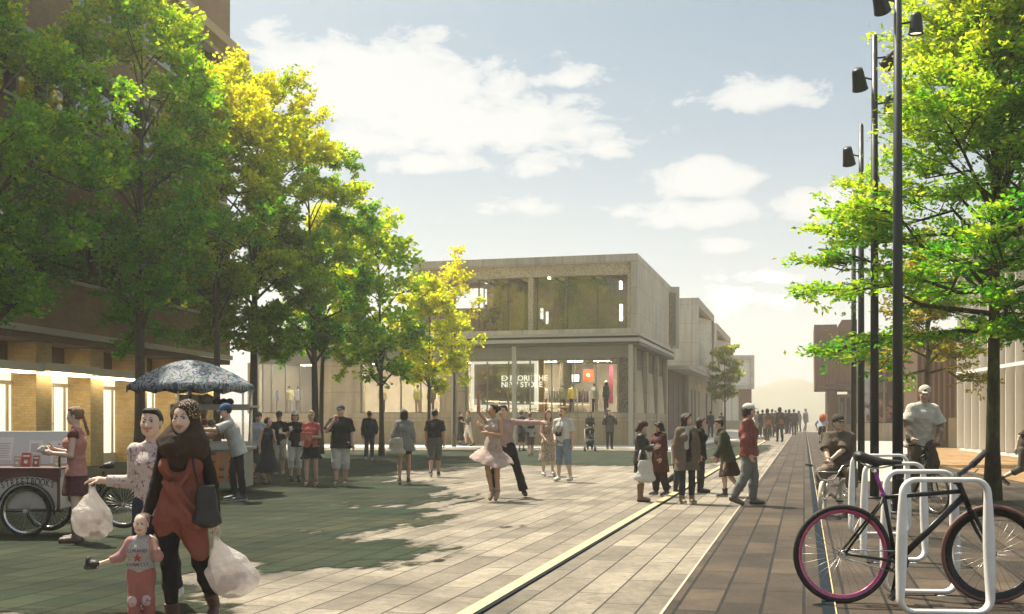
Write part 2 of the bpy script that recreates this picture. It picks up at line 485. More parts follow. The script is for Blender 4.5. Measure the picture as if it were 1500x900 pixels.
SKIN = {'light': (0.62, 0.40, 0.29), 'pale': (0.68, 0.47, 0.36), 'tan': (0.46, 0.27, 0.17), 'brown': (0.27, 0.145, 0.085), 'sepia': (0.62, 0.50, 0.38), 'east': (0.70, 0.50, 0.38)}
M_SKIN = colmat('skin', rough=0.5, bmp=0.06, bs=60, var=0.06, sss=0.12, spec=0.4)
M_CLOTH = colmat('cloth', rough=0.85, bmp=0.9, bs=42, var=0.22)
M_LEATHER = colmat('leather', rough=0.42, bmp=0.35, bs=50, var=0.15, spec=0.5)
M_HAIR = colmat('hair', rough=0.5, bmp=0.6, bs=70, var=0.3, spec=0.4)
M_PAT = {k: colmat('cloth_' + k, pattern=k) for k in ('leopard', 'floral', 'plaid', 'stripe', 'dots')}

def head_prims(c, f, u, s, sc, skin, smile=0.0, fine=False, eyes=True, lip=(0.47, 0.22, 0.17), brow=(0.05, 0.035, 0.025), female=False):
    """c head centre, f/u/s forward, up, side; sc = head height / 0.225"""
    P = lambda a, b, d: c + (s*a + f*b + u*d)*sc
    A = [s, f, u]; e = lambda a, b, d, r, k=0.02, col=skin, sub=False: Ell(P(a, b, d), [x*sc for x in r], col, k*sc, A, sub)
    out = [e(0, -.012, .03, (.074, .094, .082)), e(0, .03, -.028, (.060 if female else .063, .064, .082), .03),
           e(0, .058, -.088, (.026 if female else .031, .026, .022), .03)]
    for q in (-1, 1):
        out += [e(q*.04, .02, -.062, (.022, .045, .03), .03), e(q*.036, .066, -.025, (.022, .018, .02), .02)]
        out += [e(q*.077, -.006, -.012, (.010, .019, .031), .008)]
        out += [e(q*.031, .098, .006, (.017, .012, .010), .012, sub=True)]
    out += [Cone(P(0, .084, .012), P(0, .105 if not female else .101, -.030), .007*sc, .0115*sc, skin, .014*sc),
            e(.012, .098, -.034, (.009, .010, .008), .008), e(-.012, .098, -.034, (.009, .010, .008), .008)]
    if fine:
        for q in (-1, 1):
            out += [e(q*.031, .080, .006, (.0140, .0120, .0062), .002, (0.50, 0.46, 0.42)),
                    e(q*.031 + .001, .0875, .006, (.0072, .0060, .0064), .001, (0.03, 0.02, 0.015)),
                    Cone(P(q*.016, .093, .0165), P(q*.046, .083, .0155), .0018*sc, .0014*sc, (0.10, .065, .05), .003*sc),
                    Cone(P(q*.014, .099, .030), P(q*.032, .098, .035), .0024*sc, .0030*sc, brow, .004*sc), Cone(P(q*.032, .098, .035), P(q*.050, .086, .029), .0030*sc, .0015*sc, brow, .004*sc)]
        wl = .022 + .010*smile
        for q in (-1, 1):
            out += [Cone(P(0, .098, -.055), P(q*wl, .086, -.054 + .012*smile), .005*sc, .0026*sc, lip, .004*sc)]
            out += [Cone(P(0, .097, -.064 - .008*smile), P(q*wl, .086, -.055 + .012*smile), .0058*sc, .0026*sc, lip, .004*sc)]
        if smile > .3: out += [e(0, .089, -.0585, (.019, .009, .0062), .001, (.82, .80, .76))]
    elif eyes:
        for q in (-1, 1):
            out += [e(q*.031, .085, .007, (.009, .008, .004), .003, (0.07, 0.05, 0.04)), Cone(P(q*.018, .096, .027), P(q*.044, .089, .028), .0028*sc, .002*sc, (0.12, .075, .05), .004*sc)]
        out += [e(0, .088, -.058, (.022, .010, .007), .006, lip)]
    return out

def hand_prims(wrist, d, nrml, sc, skin, curl=0.35, k=0.008, thumb=1):
    """palm and five fingers: d pointing along the hand, nrml out of the palm"""
    d = nrm(d); nrml = nrm(np.asarray(nrml) - d*(np.asarray(nrml) @ d)); sd = np.cross(d, nrml)*thumb
    out = [Cone(wrist, wrist + d*.04*sc, .026*sc, .034*sc, skin, .012*sc, sd, 1.15), Cone(wrist + d*.04*sc, wrist + d*.085*sc, .026*sc, .022*sc, skin, .012*sc, sd, 1.6)]
    for i, (o, ln) in enumerate(((-.030, .060), (-.010, .075), (.010, .082), (.029, .073))):
        b = wrist + d*.088*sc + sd*o*sc; dd = d
        for j, fr in enumerate((.45, .32, .26)):
            a = curl*(0.7 + .5*j)
            dd = nrm(dd*math.cos(a) + nrml*math.sin(a)); e2 = b + dd*ln*fr*sc
            out.append(Cone(b, e2, (.0092 - .0010*j)*sc, (.0085 - .0012*j)*sc, skin, k*sc*.5)); b = e2
    b = wrist + d*.030*sc + sd*.030*sc; dd = nrm(d*.75 + sd*.75 + nrml*.35)
    for ln in (.042, .034, .026):
        e2 = b + dd*ln*sc; out.append(Cone(b, e2, .0115*sc, .0098*sc, skin, k*sc)); b = e2; dd = nrm(dd + d*.3 + nrml*.25)
    return out

def rot_about(v, axis, a):
    v = np.asarray(v, float); k = nrm(axis)
    return v*math.cos(a) + np.cross(k, v)*math.sin(a) + k*(k @ v)*(1-math.cos(a))

PEOPLE = {}
def person(key, label, loc, rz=0, h=1.75, sex='m', skin='light', res=0.012, lean=(0, 0), twist=0.0, yaw=0.0, pitch=0.0,
           arms=None, legs=None, hands=None, top=None, bottom=None, skirt=None, shoes=None, hair=None, cap=None, hijab=None, coat=None,
           seat=None, smile=0.0, fine=False, shades=False, extra=None, group='people on the plaza', eyes=True, girth=1.0, curls=(0.35, 0.35), scarf=None, socks=None, child=False, headsc=1.0, reach=None, flatfoot=False, lift=0.0):
    """loc on the ground; faces -y (the camera) when rz = 0; returns the thing and its joints"""
    u = h/1.75; sk = SKIN[skin] if isinstance(skin, str) else skin
    fem = sex == 'f'
    X, F, Z = V3(1, 0, 0), V3(0, -1, 0), V3(0, 0, 1)
    hw = (1.35 if child else 1.0)*headsc                                      # children: bigger heads
    # spine frame
    U = nrm(V3(lean[0], lean[1], 1)); F2 = rot_about(F, Z, R(twist)); S = nrm(np.cross(U, F2)); Fw = np.cross(S, U)
    J = {}
    pel = V3(0, 0, .53*h) if seat is None else V3(seat)
    hipw = (.048 if not fem else .05)*h
    legs = legs or [((0, -.22, -1), (0, .12, -1)), ((0, .14, -1), (0, .42, -1))]
    thigh, shin = .235*h, .24*h
    low = 1e9
    for i, q in enumerate((-1, 1)):
        t, sn = nrm(legs[i][0]), nrm(legs[i][1])
        hp = pel + X*q*hipw - Z*.012*h; kn = hp + t*thigh; an = kn + sn*shin
        ft = nrm(F - sn*(F @ sn)*.75) if not flatfoot else F
        if len(legs[i]) > 2: ft = nrm(legs[i][2])
        J['hip', q], J['knee', q], J['ank', q], J['foot', q] = hp, kn, an, ft
        heel = an - ft*.025*h - nrm(-sn - ft*((-sn) @ ft))*.045*h; toe = heel + ft*.15*h
        low = min(low, heel[2] - .005*h, toe[2] - .005*h)
    if seat is None:
        dz = -low + lift
        pel = pel + Z*dz
        for k2 in list(J):
            if k2[0] != 'foot': J[k2] = J[k2] + Z*dz
    J['pel'] = pel
    waist = pel + U*.085*h; chest = pel + U*.20*h; shl = pel + U*.270*h; nb = pel + U*.312*h
    shw = (.098 if not fem else .085)*h*girth*(1.0 if not child else .92)
    hc = nb + nrm(U*.5 + V3(0, 0, .5))*.085*h*hw + Fw*.012*h
    hsc = (h*.129/.225)*hw*(1.0 if not fem else .97)
    hU = nrm(U*.35 + Z*.65); hF = nrm(Fw - hU*(Fw @ hU)); hS = np.cross(hU, hF)
    hf = rot_about(hF, hU, R(yaw)); hs = rot_about(hS, hU, R(yaw)); hu = hU
    hf, hu = rot_about(hf, hs, R(pitch)), rot_about(hu, hs, R(pitch))
    J['head'] = hc; J['hf'], J['hu'], J['hs'] = hf, hu, hs; J['chest'] = chest; J['hsc'] = hsc; J['U'], J['S'], J['F'] = U, S, Fw; J['neck'] = nb; J['waist'] = waist
    arms = arms or [((-.12, .05, -1), (-.05, -.2, -1)), ((.12, .05, -1), (.05, -.2, -1))]
    ua_l, fa_l = .165*h, .145*h
    for i, q in enumerate((-1, 1)):
        a, b = nrm(arms[i][0]), nrm(arms[i][1])
        sh = shl + S*q*shw
        if reach and reach[i] is not None:       # both hands meet what they hold: bend the elbow to suit
            dv = Vector(reach[i]) - Vector(loc); ca, sa = math.cos(R(rz)), math.sin(R(rz)); tg = V3(dv.x*ca + dv.y*sa, -dv.x*sa + dv.y*ca, dv.z)
            tg = tg - nrm(tg - sh)*.035*h + V3(0, 0, .02); v = tg - sh; dist = min(np.linalg.norm(v), (ua_l+fa_l)*.985); v = nrm(v)
            ce = (ua_l**2 + dist**2 - fa_l**2)/(2*ua_l*dist); hint = S*q*.8 - V3(0, 0, .55) - Fw*.25; hint = nrm(hint - v*(hint @ v))
            a = v*ce + hint*math.sqrt(max(0, 1-ce*ce)); b = nrm(sh + v*dist - (sh + a*ua_l))
        elb = sh + a*ua_l; wr = elb + b*fa_l
        J['sh', q], J['elb', q], J['wr', q], J['fa', q] = sh, elb, wr, b
        hd = nrm(hands[i]) if hands and hands[i] is not None else b
        J['hand', q] = wr + hd*.055*h; J['hd', q] = hd
    g = girth
    cw = (.105 if not fem else .088)*u*g
    # ---- body
    B = []
    C = lambda a, b, ra, rb, **k: B.append(Cone(a, b, ra*u*g, rb*u*g, sk, **k))
    C(pel - U*.02*h, waist, .105 if not fem else .108, .095 if not fem else .082, k=.03, w=S, f=1.42)
    C(waist, chest, .095 if not fem else .082, .112 if not fem else .092, k=.04, w=S, f=1.38)
    C(chest, shl, .110 if not fem else .090, .068 if not fem else .06, k=.04, w=S, f=1.5)
    for q in (-1, 1): B.append(Cone(J['sh', q] - U*.008*h, nb - U*.024*h, .046*u*g, .050*u*g, sk, k=.04))
    B.append(Cone(nb - U*.03*h - Fw*.005*h, hc - hu*.05*hsc, (.056 if not fem else .047)*u, (.054 if not fem else .044)*u, sk, k=.025))
    if fem and not child:
        for q in (-1, 1): B.append(Ell(chest + S*q*.042*h + Fw*.055*h - U*.005*h, (.05*u, .045*u, .05*u), sk, .03))
    for q in (-1, 1):
        sh, elb, wr = J['sh', q], J['elb', q], J['wr', q]
        am = 1.0 if not fem else .86
        C(sh, elb, .050*am, .039*am, k=.03); C(elb, elb + (wr-elb)*.35, .039*am, .040*am, k=.015); C(elb + (wr-elb)*.35, wr, .040*am, .027*am, k=.015)
        hpn = nrm(-S*q*.8 + Fw*.3) if abs(J['hd', q] @ S) < .8 else nrm(-U)
        B += hand_prims(wr, J['hd', q], hpn, u*(.95 if fem else 1.02), sk, curls[0 if q < 0 else 1], thumb=-q if True else q)
        hp, kn, an, ft = J['hip', q], J['knee', q], J['ank', q], J['foot', q]
        lm = 1.0 if not fem else .97
        C(hp, kn, .088*lm, .054*lm, k=.04); C(kn, kn + (an-kn)*.35, .053*lm, .056*lm, k=.02); C(kn + (an-kn)*.35, an, .056*lm, .036*lm, k=.02)
        dn = nrm((an - kn) - ft*((an - kn) @ ft)); heel = an + dn*.022*h
        B.append(Cone(heel - ft*.012*h, heel + ft*.095*h, .032*u, .026*u, sk, k=.03, w=np.cross(ft, dn), f=1.2))
        J['heel', q] = heel; J['dn', q] = dn
    hp_ = head_prims(hc, hf, hu, hs, hsc, sk, smile, fine, eyes, female=fem)
    t = empty('person', loc, R(rz), label, 'person', group)
    if fine:
        soft_obj('body', B, M_SKIN, res, t, extra=(hp_ + [Cone(nb - U*.02*h, hc - hu*.05*hsc, .048*u, .044*u, sk, k=.02)], max(.0032, .0032*hsc)))
    else:
        soft_obj('body', B + hp_, M_SKIN, res, t)
    # ---- clothes
    def garment(name, prims, mat=M_CLOTH, wr=.0025, seed=1):
        return soft_obj(name, prims, mat if not isinstance(mat, str) else M_PAT[mat], res, t, wrinkle=wr*u, seed=seed + len(PEOPLE))
    if bottom:                                   # dict col len loose
        col = bottom['col']; ln = bottom.get('len', 1.0); lo = bottom.get('loose', .012); P_ = []
        P_.append(Cone(pel - U*.03*h, waist, (.112)*u*g + lo*.6, (.098 if not fem else .088)*u*g + lo*.6, col, .03, S, 1.42, flat=False))
        for q in (-1, 1):
            hp, kn, an = J['hip', q], J['knee', q], J['ank', q]
            tl = np.linalg.norm(kn-hp); al = np.linalg.norm(an-kn); tot = ln*(tl+al)*.985
            r0, r1, r2 = .09*u*g + lo, .058*u*g + lo, bottom.get('cuff', .045)*u*g + lo*.8
            if tot <= tl: e = hp + (kn-hp)*tot/tl; P_.append(Cone(hp, e, r0, r0 + (r1-r0)*tot/tl + lo*.5, col, .035, flat=True)); P_.append(Ell(hp, (r0*.9, r0*.9, r0*.9), col, .03))
            else:
                
                fr_ = (tot-tl)/al; rm = .060*u*g + lo; P_ += [Cone(hp, kn, r0, r1, col, .035), Ell(kn, (r1, r1, r1), col, .02), Cone(kn, kn + (an-kn)*min(.38, fr_*.99), r1, rm, col, .02)]
                if fr_ > .38: P_.append(Cone(kn + (an-kn)*.36, kn + (an-kn)*fr_, rm, rm + (r2-rm)*(fr_-.36)/.64, col, .02, flat=True))
        garment(bottom.get('name', 'trousers' if ln > .75 else 'shorts'), P_, bottom.get('mat', M_CLOTH), .003, 3)
    if skirt:                                    # col, hem (fraction of leg), flare, name
        col = skirt['col']; hem = skirt.get('hem', .5); fl = skirt.get('flare', .2); z0 = skirt.get('z0', .02)
        a = waist - U*z0*h; b = pel - Z*(.02*h + hem*.47*h) + V3(*skirt.get('sway', (0, 0, 0)))
        md = pel - U*.03*h
        P_ = [Cone(md + (a-md)*1.0, md, .088*u*g + .01, .115*u*g + .014, col, .02, S, 1.4), Cone(md, b, .115*u*g + .014, .115*u*g + fl, col, .03, S, skirt.get('wide', 1.35), flat=True)]
        if skirt.get('frill'):
            for k in range(26):
                an_ = 2*math.pi*k/26; rr = .115*u*g + fl
                P_.append(Cone(b + V3(math.cos(an_)*rr*1.35, math.sin(an_)*rr, 0), b + V3(math.cos(an_)*rr*1.37, math.sin(an_)*rr*1.02, -.035), .012, .006, col, .006))
        garment(skirt.get('name', 'skirt'), P_, skirt.get('mat', M_CLOTH), skirt.get('wr', .006), 5)
    def make_top(tp, nm_default):
        col = tp['col']; lo = tp.get('loose', .012); slv = tp.get('sleeve', .45); hem = tp.get('hem', .03); fl = tp.get('flare', 0.0); P_ = []
        hb = pel - U*hem*h
        P_ += [Cone(hb, waist, (.114 if fem else .108)*u*g + lo + fl, (.086 if fem else .100)*u*g + lo, col, .03, S, 1.42, flat=True),
               Cone(waist, chest, (.086 if fem else .100)*u*g + lo, (.095 if fem else .114)*u*g + lo, col, .04, S, 1.38),
               Cone(chest, shl, (.093 if fem else .112)*u*g + lo*.9, .060*u*g + lo*.5, col, .04, S, 1.42),
               Cone(shl + S*-shw*.92 - U*.006*h, nb - U*.026*h, .047*u*g + lo*.5, .052*u*g + lo*.5, col, .04), Cone(shl + S*shw*.92 - U*.006*h, nb - U*.026*h, .047*u*g + lo*.5, .052*u*g + lo*.5, col, .04)]
        if fem and not child:
            for q in (-1, 1): P_.append(Ell(chest + S*q*.042*h + Fw*.055*h - U*.005*h, (.05*u + lo, .045*u + lo*.8, .05*u + lo), col, .03))
        c2 = tp.get('slvcol', col); am = 1.0 if not fem else .88
        if slv > 0:
            for q in (-1, 1):
                sh, elb, wr_ = J['sh', q], J['elb', q], J['wr', q]
                tot = slv*(ua_l + fa_l)
                P_.append(Ell(sh - U*.004*h, [.050*u*am*g + lo*.6]*3, c2, .03))
                if tot <= ua_l: P_.append(Cone(sh, sh + (elb-sh)*tot/ua_l, .050*u*am*g + lo*.6, .048*u*am*g + lo*1.3, c2, .03, flat=True))
                else: P_ += [Cone(sh, elb, .050*u*am*g + lo*.6, .044*u*am*g + lo*.85, c2, .03), Ell(elb, [.044*u*am + lo*.8]*3, c2, .02), Cone(elb, elb + (wr_-elb)*(tot-ua_l)/fa_l, .044*u*am + lo*.9, .034*u*am + lo*.8, c2, .015, flat=True)]
        if tp.get('collar'): P_.append(Cone(nb - U*.032*h + Fw*.004*h, nb + U*.002*h + Fw*.008*h, .068*u, .062*u, tp['collar'], .012, flat=True))
        for (cc, rr, col3) in tp.get('marks', []): P_.append(Ell(chest + S*cc[0] + Fw*cc[1] + U*cc[2], rr, col3, .004, [S, Fw, U]))
        if tp.get('open'):                       # an open front shows what is worn beneath
            P_.append(Cone(pel - U*(hem+.05)*h + Fw*.17*u, nb + Fw*.13*u, tp['open'], tp['open']*.6, None, .01, sub=True))
        if tp.get('slit'):
            P_.append(Cone(nb + U*.03*h + Fw*.09*u, chest + Fw*.12*u, .055*u, .008*u, None, .01, sub=True))
        garment(tp.get('name', nm_default), P_, tp.get('mat', M_CLOTH), tp.get('wr', .0035), 7)
    if top: make_top(top, 'shirt')
    if coat: make_top(coat, 'coat')
    if scarf:
        P_ = []
        for k in range(12):
            a = 2*math.pi*k/12; a2 = 2*math.pi*(k+1)/12
            pt = lambda q: nb - U*.008*h + (S*math.cos(q)*.075 + Fw*math.sin(q)*.075)*u + Fw*.012
            P_.append(Cone(pt(a), pt(a2), .034*u, .034*u, scarf['col'], .015))
        for q in scarf.get('ends', ()): P_.append(Cone(nb + Fw*.09*u + S*q*.03*u - U*.03*h, chest + Fw*.15*u + S*q*.055*u - U*scarf.get('drop', .05)*h, .03*u, .034*u, scarf['col'], .02, S, 1.5))
        garment('scarf', P_, scarf.get('mat', M_CLOTH), .004, 9)
    if socks:
        P_ = []
        for q in (-1, 1):
            kn, an = J['knee', q], J['ank', q]; P_.append(Cone(kn + (an-kn)*socks.get('top', .3), an, .060*u, .042*u, socks['col'], .01, flat=True))
        garment('socks', P_, socks.get('mat', M_CLOTH), .001, 4)
    if shoes:                                    # col, boot (fraction of shin), sole, mat
        for q in (-1, 1):
            kn, an, ft, heel, dn = J['knee', q], J['ank', q], J['foot', q], J['heel', q], J['dn', q]
            wv = np.cross(ft, dn); col = shoes['col']; so = shoes.get('sole', (0.6, 0.58, 0.54)); bt = shoes.get('boot', 0)
            P_ = [Cone(heel - ft*.014*h, heel + ft*.05*h, .040*u, .038*u, col, .02, wv, 1.12), Cone(heel + ft*.05*h, heel + ft*.106*h, .036*u, .029*u, col, .02, wv, 1.35),
                  Cone(heel - ft*.016*h + dn*.014*h, heel + ft*.045*h + dn*.014*h, .036*u, .035*u, so, .004, wv, 1.1), Cone(heel + ft*.045*h + dn*.014*h, heel + ft*.11*h + dn*.014*h, .035*u, .026*u, so, .004, wv, 1.3)]
            P_.append(Cone(an + (kn-an)*.02, heel, .046*u, .042*u, col, .02))
            if bt: P_.append(Cone(an + (kn-an)*bt, an, (.058 + .016*bt)*u, .048*u, col, .02, flat=True))
            soft_obj(shoes.get('name', 'boot' if bt else 'shoe'), P_, shoes.get('mat', M_LEATHER), min(res, .012), t, wrinkle=.0008 if not bt else .0018, seed=q+3)
    # ---- head wear
    HP = lambda a, b, d: hc + (hs*a + hf*b + hu*d)*hsc
    AX = [hs, hf, hu]; he = lambda a, b, d, r, col, k=.02, sub=False: Ell(HP(a, b, d), [x*hsc for x in r], col, k*hsc, AX, sub)
    if hair:
        col = hair['col']; st = hair.get('style', 'short')
        P_ = [he(0, -.028, .036, (.083, .094, .088), col)]
        if st == 'short': P_ += [he(0, -.035, .0, (.080, .078, .07), col), he(0, .035, .088, (.058, .045, .026), col)]
        if st == 'buzz': P_ = [he(0, -.024, .034, (.0785, .092, .085), col), he(0, -.035, .0, (.0765, .078, .055), col)]
        if st in ('long', 'bob', 'wavy'):
            ln = {'bob': .11, 'long': .24, 'wavy': .2}[st] * hair.get('len', 1)
            for q in (-1, 1):
                P_ += [Cone(HP(q*.068, .012, .03), HP(q*.078, .0, -ln*.75), .024*hsc, .027*hsc, col, .02), Cone(HP(q*.045, -.07, .02), HP(q*.055, -.07, -ln), .045*hsc, .032*hsc, col, .03)]
                P_ += [Cone(HP(q*.01, .062, .092), HP(q*.062, .04, .03), .02*hsc, .018*hsc, col, .02)]
            P_ += [Cone(HP(0, -.075, .02), HP(0, -.08, -ln), .06*hsc, .045*hsc, col, .03)]
        if st in ('bun', 'pony', 'braid'): P_ += [he(0, -.03, .01, (.080, .082, .075), col), he(0, .03, .088, (.06, .05, .024), col)]
        if st == 'bun': P_ += [he(0, -.115, .045, (.045, .042, .045), col)]
        if st == 'pony': P_ += [Cone(HP(0, -.10, .05), HP(0, -.15, -.02), .03*hsc, .035*hsc, col, .02), Cone(HP(0, -.15, -.02), HP(0, -.13, -.14), .035*hsc, .014*hsc, col, .02)]
        if st == 'braid':
            for k in range(9): P_ += [he((-1)**k*.006, -.10 - .006*k, -.01 - .032*k, (.022 - .001*k, .022, .022), col, .012)]
        if st == 'curly':
            rs = np.random.RandomState(5)
            for k in range(46):
                v = nrm(rs.normal(0, 1, 3)); v[1] = min(v[1], .35)
                P_.append(he(v[0]*.085, v[1]*.09 - .02, v[2]*.085 + .035, (.026, .026, .026), col, .012))
        if hair.get('beard'): P_ += [he(0, .062, -.082, (.045, .036, .034), col), he(.048, .03, -.055, (.02, .03, .035), col), he(-.048, .03, -.055, (.02, .03, .035), col)]
        P_.append(he(0, .115, -.012, (.057, .05, .082), None, .02, True)) if not hair.get('beard') else P_.append(he(0, .11, .0, (.055, .045, .045), None, .02, True))
        soft_obj('hair', P_, M_HAIR, min(res, .0085) if fine else res, t, wrinkle=.002, seed=2, wfreq=60)
    if cap:
        col = cap['col']; P_ = [he(0, -.016, .052, (.093, .112, .088), col), he(0, 0, -.043, (.2, .25, .075), None, .004, True)]
        if cap.get('beanie'): P_ = [he(0, -.014, .05, (.09, .106, .09), col), he(0, .03, -.05, (.2, .2, .085), None, .01, True)]
        bd = 1 if not cap.get('back') else -1
        if cap.get('visor', True):
            vc = cap.get('vcol', col)
            P_ += [Cone(HP(0, bd*.082, .042), HP(0, bd*.155, .032), .011*hsc, .006*hsc, vc, .006, hs, 5.4), ]
        if cap.get('logo'): P_.append(he(0, .092, .072, (.022, .012, .018), cap['logo'], .002))
        soft_obj('cap', P_, cap.get('mat', M_CLOTH), min(res, .009), t, wrinkle=.0006, seed=1)
    if shades:
        P_ = []
        for q in (-1, 1):
            P_ += [he(q*.033, .098, .008, (.027, .009, .018), (.012, .012, .014), .004), Cone(HP(q*.058, .092, .012), HP(q*.079, -.0, .01), .0035*hsc, .003*hsc, (.02, .02, .02), .003)]
        P_.append(Cone(HP(-.02, .102, .012), HP(.02, .102, .012), .004*hsc, .004*hsc, (.02, .02, .02), .004))
        soft_obj('sunglasses', P_, M_LEATHER, min(res, .008), t)
    if extra: extra(t, J, res, u)
    PEOPLE[key] = (t, J)
    return t, J
def wpos(key, p):
    t, J = PEOPLE[key]
    a = t.rotation_euler.z; p = J[p] if not isinstance(p, np.ndarray) else p
    return Vector((p[0]*math.cos(a) - p[1]*math.sin(a), p[0]*math.sin(a) + p[1]*math.cos(a), p[2])) + t.location
# ------------------------------------------------------------------ ground
def paving_mat(name, c1, c2, mortar, bw, bh, wear=.66, msize=0.008):
    m, nt, out = new_mat(name); p = N(nt, 'ShaderNodeBsdfPrincipled')
    ang = math.atan2(UD.y, UD.x)
    vec = objcoord(nt, rot=(0, 0, -ang))
    wob = noise(nt, 0.7, 2, vec)
    b = N(nt, 'ShaderNodeTexBrick'); b.offset = 0.37; b.offset_frequency = 2
    b.inputs['Scale'].default_value = 1; b.inputs['Brick Width'].default_value = bw; b.inputs['Row Height'].default_value = bh
    b.inputs['Mortar Size'].default_value = msize; b.inputs['Mortar Smooth'].default_value = 0.3; b.inputs['Bias'].default_value = 0.0
    b.inputs['Color1'].default_value = (*c1, 1); b.inputs['Color2'].default_value = (*c2, 1); b.inputs['Mortar'].default_value = (*mortar, 1)
    L(nt, vec, b.inputs['Vector'])
    n1 = noise(nt, 90, 5, vec, rough=0.75); n2 = noise(nt, 1.1, 6, vec, rough=0.65); n3 = noise(nt, 11, 6, vec, rough=0.7)
    c = mixc(nt, 1.0, b.outputs[0], ramp(nt, n1.outputs[0], [(0.30, 0.34), (0.47, 0.90), (0.75, 1.15)]), 'MULTIPLY')
    c = mixc(nt, 1.0, c, ramp(nt, n2.outputs[0], [(0.3, wear), (0.62, 1.10)]), 'MULTIPLY')
    c = mixc(nt, 1.0, c, ramp(nt, n3.outputs[0], [(0.3, 0.60), (0.6, 1.08)]), 'MULTIPLY')
    n4 = noise(nt, .32, 7, vec, rough=.72, dist=.6)
    c = mixc(nt, 1.0, c, ramp(nt, n4.outputs[0], [(.36, .62), (.52, 1.0)]), 'MULTIPLY')
    # small dark chewing-gum and leaf spots
    v = N(nt, 'ShaderNodeTexVoronoi'); v.inputs['Scale'].default_value = 1.6; L(nt, vec, v.inputs['Vector'])
    c = mixc(nt, ramp(nt, v.outputs['Distance'], [(0.02, 0.75), (0.045, 0.0)]), c, (0.05, 0.035, 0.025))
    L(nt, c, p.inputs['Base Color'])
    L(nt, ramp(nt, n3.outputs[0], [(0.3, 0.62), (0.7, 0.9)]), p.inputs['Roughness']); p.inputs['Specular IOR Level'].default_value = 0.3
    ad = N(nt, 'ShaderNodeMath', operation='MULTIPLY_ADD'); L(nt, b.outputs['Fac'], ad.inputs[0]); ad.inputs[1].default_value = -1.2; L(nt, n1.outputs[0], ad.inputs[2])
    L(nt, bump(nt, ad.outputs[0], 0.5, 0.008), p.inputs['Normal'])
    L(nt, p.outputs[0], out.inputs[0]); return m
M_PLAZA = paving_mat('plaza_stone', (0.365, 0.312, 0.235), (0.20, 0.17, 0.128), (0.04, 0.033, 0.026), 1.35, 0.32, msize=0.010)
M_TRACK = paving_mat('track_stone', (0.115, 0.080, 0.052), (0.046, 0.032, 0.021), (0.012, 0.009, 0.007), 1.15, 0.33, wear=.42, msize=0.015)
M_TERR = paving_mat('terrace_boards', (0.44, 0.27, 0.12), (0.38, 0.23, 0.10), (0.10, 0.06, 0.03), 2.6, 0.15)
M_PATH = simple('pale_path', (0.70, 0.66, 0.58), 0.8, var=0.08, vs=2)

def sheet(name, poly, z, mat, label=None):
    me = bpy.data.meshes.new(name); me.from_pydata([(p[0], p[1], z) for p in poly], [], [tuple(range(len(poly)))]); me.update()
    if me.polygons[0].normal.z < 0: me.flip_normals()
    o = link_mesh(name, me, mat); o['kind'] = 'structure'
    return o
sheet('ground', [(-1600, -60), (1600, -60), (1600, 2400), (-1600, 2400)], 0.0, M_PLAZA)
sheet('track_paving', [UV(-15, -1.07), UV(-15, 12), UV(40, 12), UV(52, 12), UV(125, 3.4), UV(125, -1.07)], 0.004, M_TRACK)
sheet('terrace_paving', [UV(24, 5.4), UV(24, 40), UV(60, 40), UV(60, 4.0), UV(40, 4.0)], 0.008, M_TERR)
sheet('pale_path', [G(300, 655.5), G(470, 655.5), G(700, 655.5), G(915, 656.0), G(1000, 659), G(1050, 647), G(1118, 641), G(1128, 637), G(1090, 632), UV(120, -9.3), UV(61, -9.3), UV(61.2, -34)], 0.004, M_PATH)
sheet('side_path', [G(1262, 706), G(1345, 706), G(1352, 640), G(1240, 632), G(1228, 640)], 0.012, simple('pale_gravel', (0.40, 0.36, 0.29), 0.9, var=0.2, vs=9, bmp=0.6, bs=30))

# shade on the square, painted as a dark green sheet with a ragged edge
def ragged(poly, amp, step, seed):
    rnd = random.Random(seed); out = []
    n = len(poly)
    for i in range(n):
        a, b = poly[i], poly[(i+1) % n]; d = (b - a); m = max(1, int(d.length/step)); t = d.normalized(); nn = Vector((-t.y, t.x, 0))
        for k in range(m):
            off = amp*(rnd.random()-.5)*2*(0 if k == 0 else 1); out.append(a + d*k/m + nn*off*(0.5 + a.y/30))
    return out
M_SHADE, nt, out = new_mat('painted_shade')
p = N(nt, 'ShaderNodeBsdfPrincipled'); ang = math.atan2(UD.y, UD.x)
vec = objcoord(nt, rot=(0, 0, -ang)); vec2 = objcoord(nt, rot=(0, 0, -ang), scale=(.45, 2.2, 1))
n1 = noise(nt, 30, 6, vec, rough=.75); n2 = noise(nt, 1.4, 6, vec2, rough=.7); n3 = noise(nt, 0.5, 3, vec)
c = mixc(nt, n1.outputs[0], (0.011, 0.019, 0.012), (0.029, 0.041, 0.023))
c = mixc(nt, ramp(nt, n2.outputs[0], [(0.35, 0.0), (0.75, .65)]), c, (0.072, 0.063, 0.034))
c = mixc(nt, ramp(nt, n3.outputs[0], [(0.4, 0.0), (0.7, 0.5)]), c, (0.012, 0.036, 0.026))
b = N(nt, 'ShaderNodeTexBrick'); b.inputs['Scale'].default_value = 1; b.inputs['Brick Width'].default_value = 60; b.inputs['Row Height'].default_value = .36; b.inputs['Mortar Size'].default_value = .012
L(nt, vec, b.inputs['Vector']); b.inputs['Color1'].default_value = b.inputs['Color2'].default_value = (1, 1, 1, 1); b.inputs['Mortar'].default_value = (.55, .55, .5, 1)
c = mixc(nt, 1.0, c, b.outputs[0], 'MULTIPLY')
b2 = N(nt, 'ShaderNodeTexBrick'); b2.offset = .37; b2.inputs['Scale'].default_value = 1; b2.inputs['Brick Width'].default_value = 1.35; b2.inputs['Row Height'].default_value = .36; b2.inputs['Mortar Size'].default_value = .014
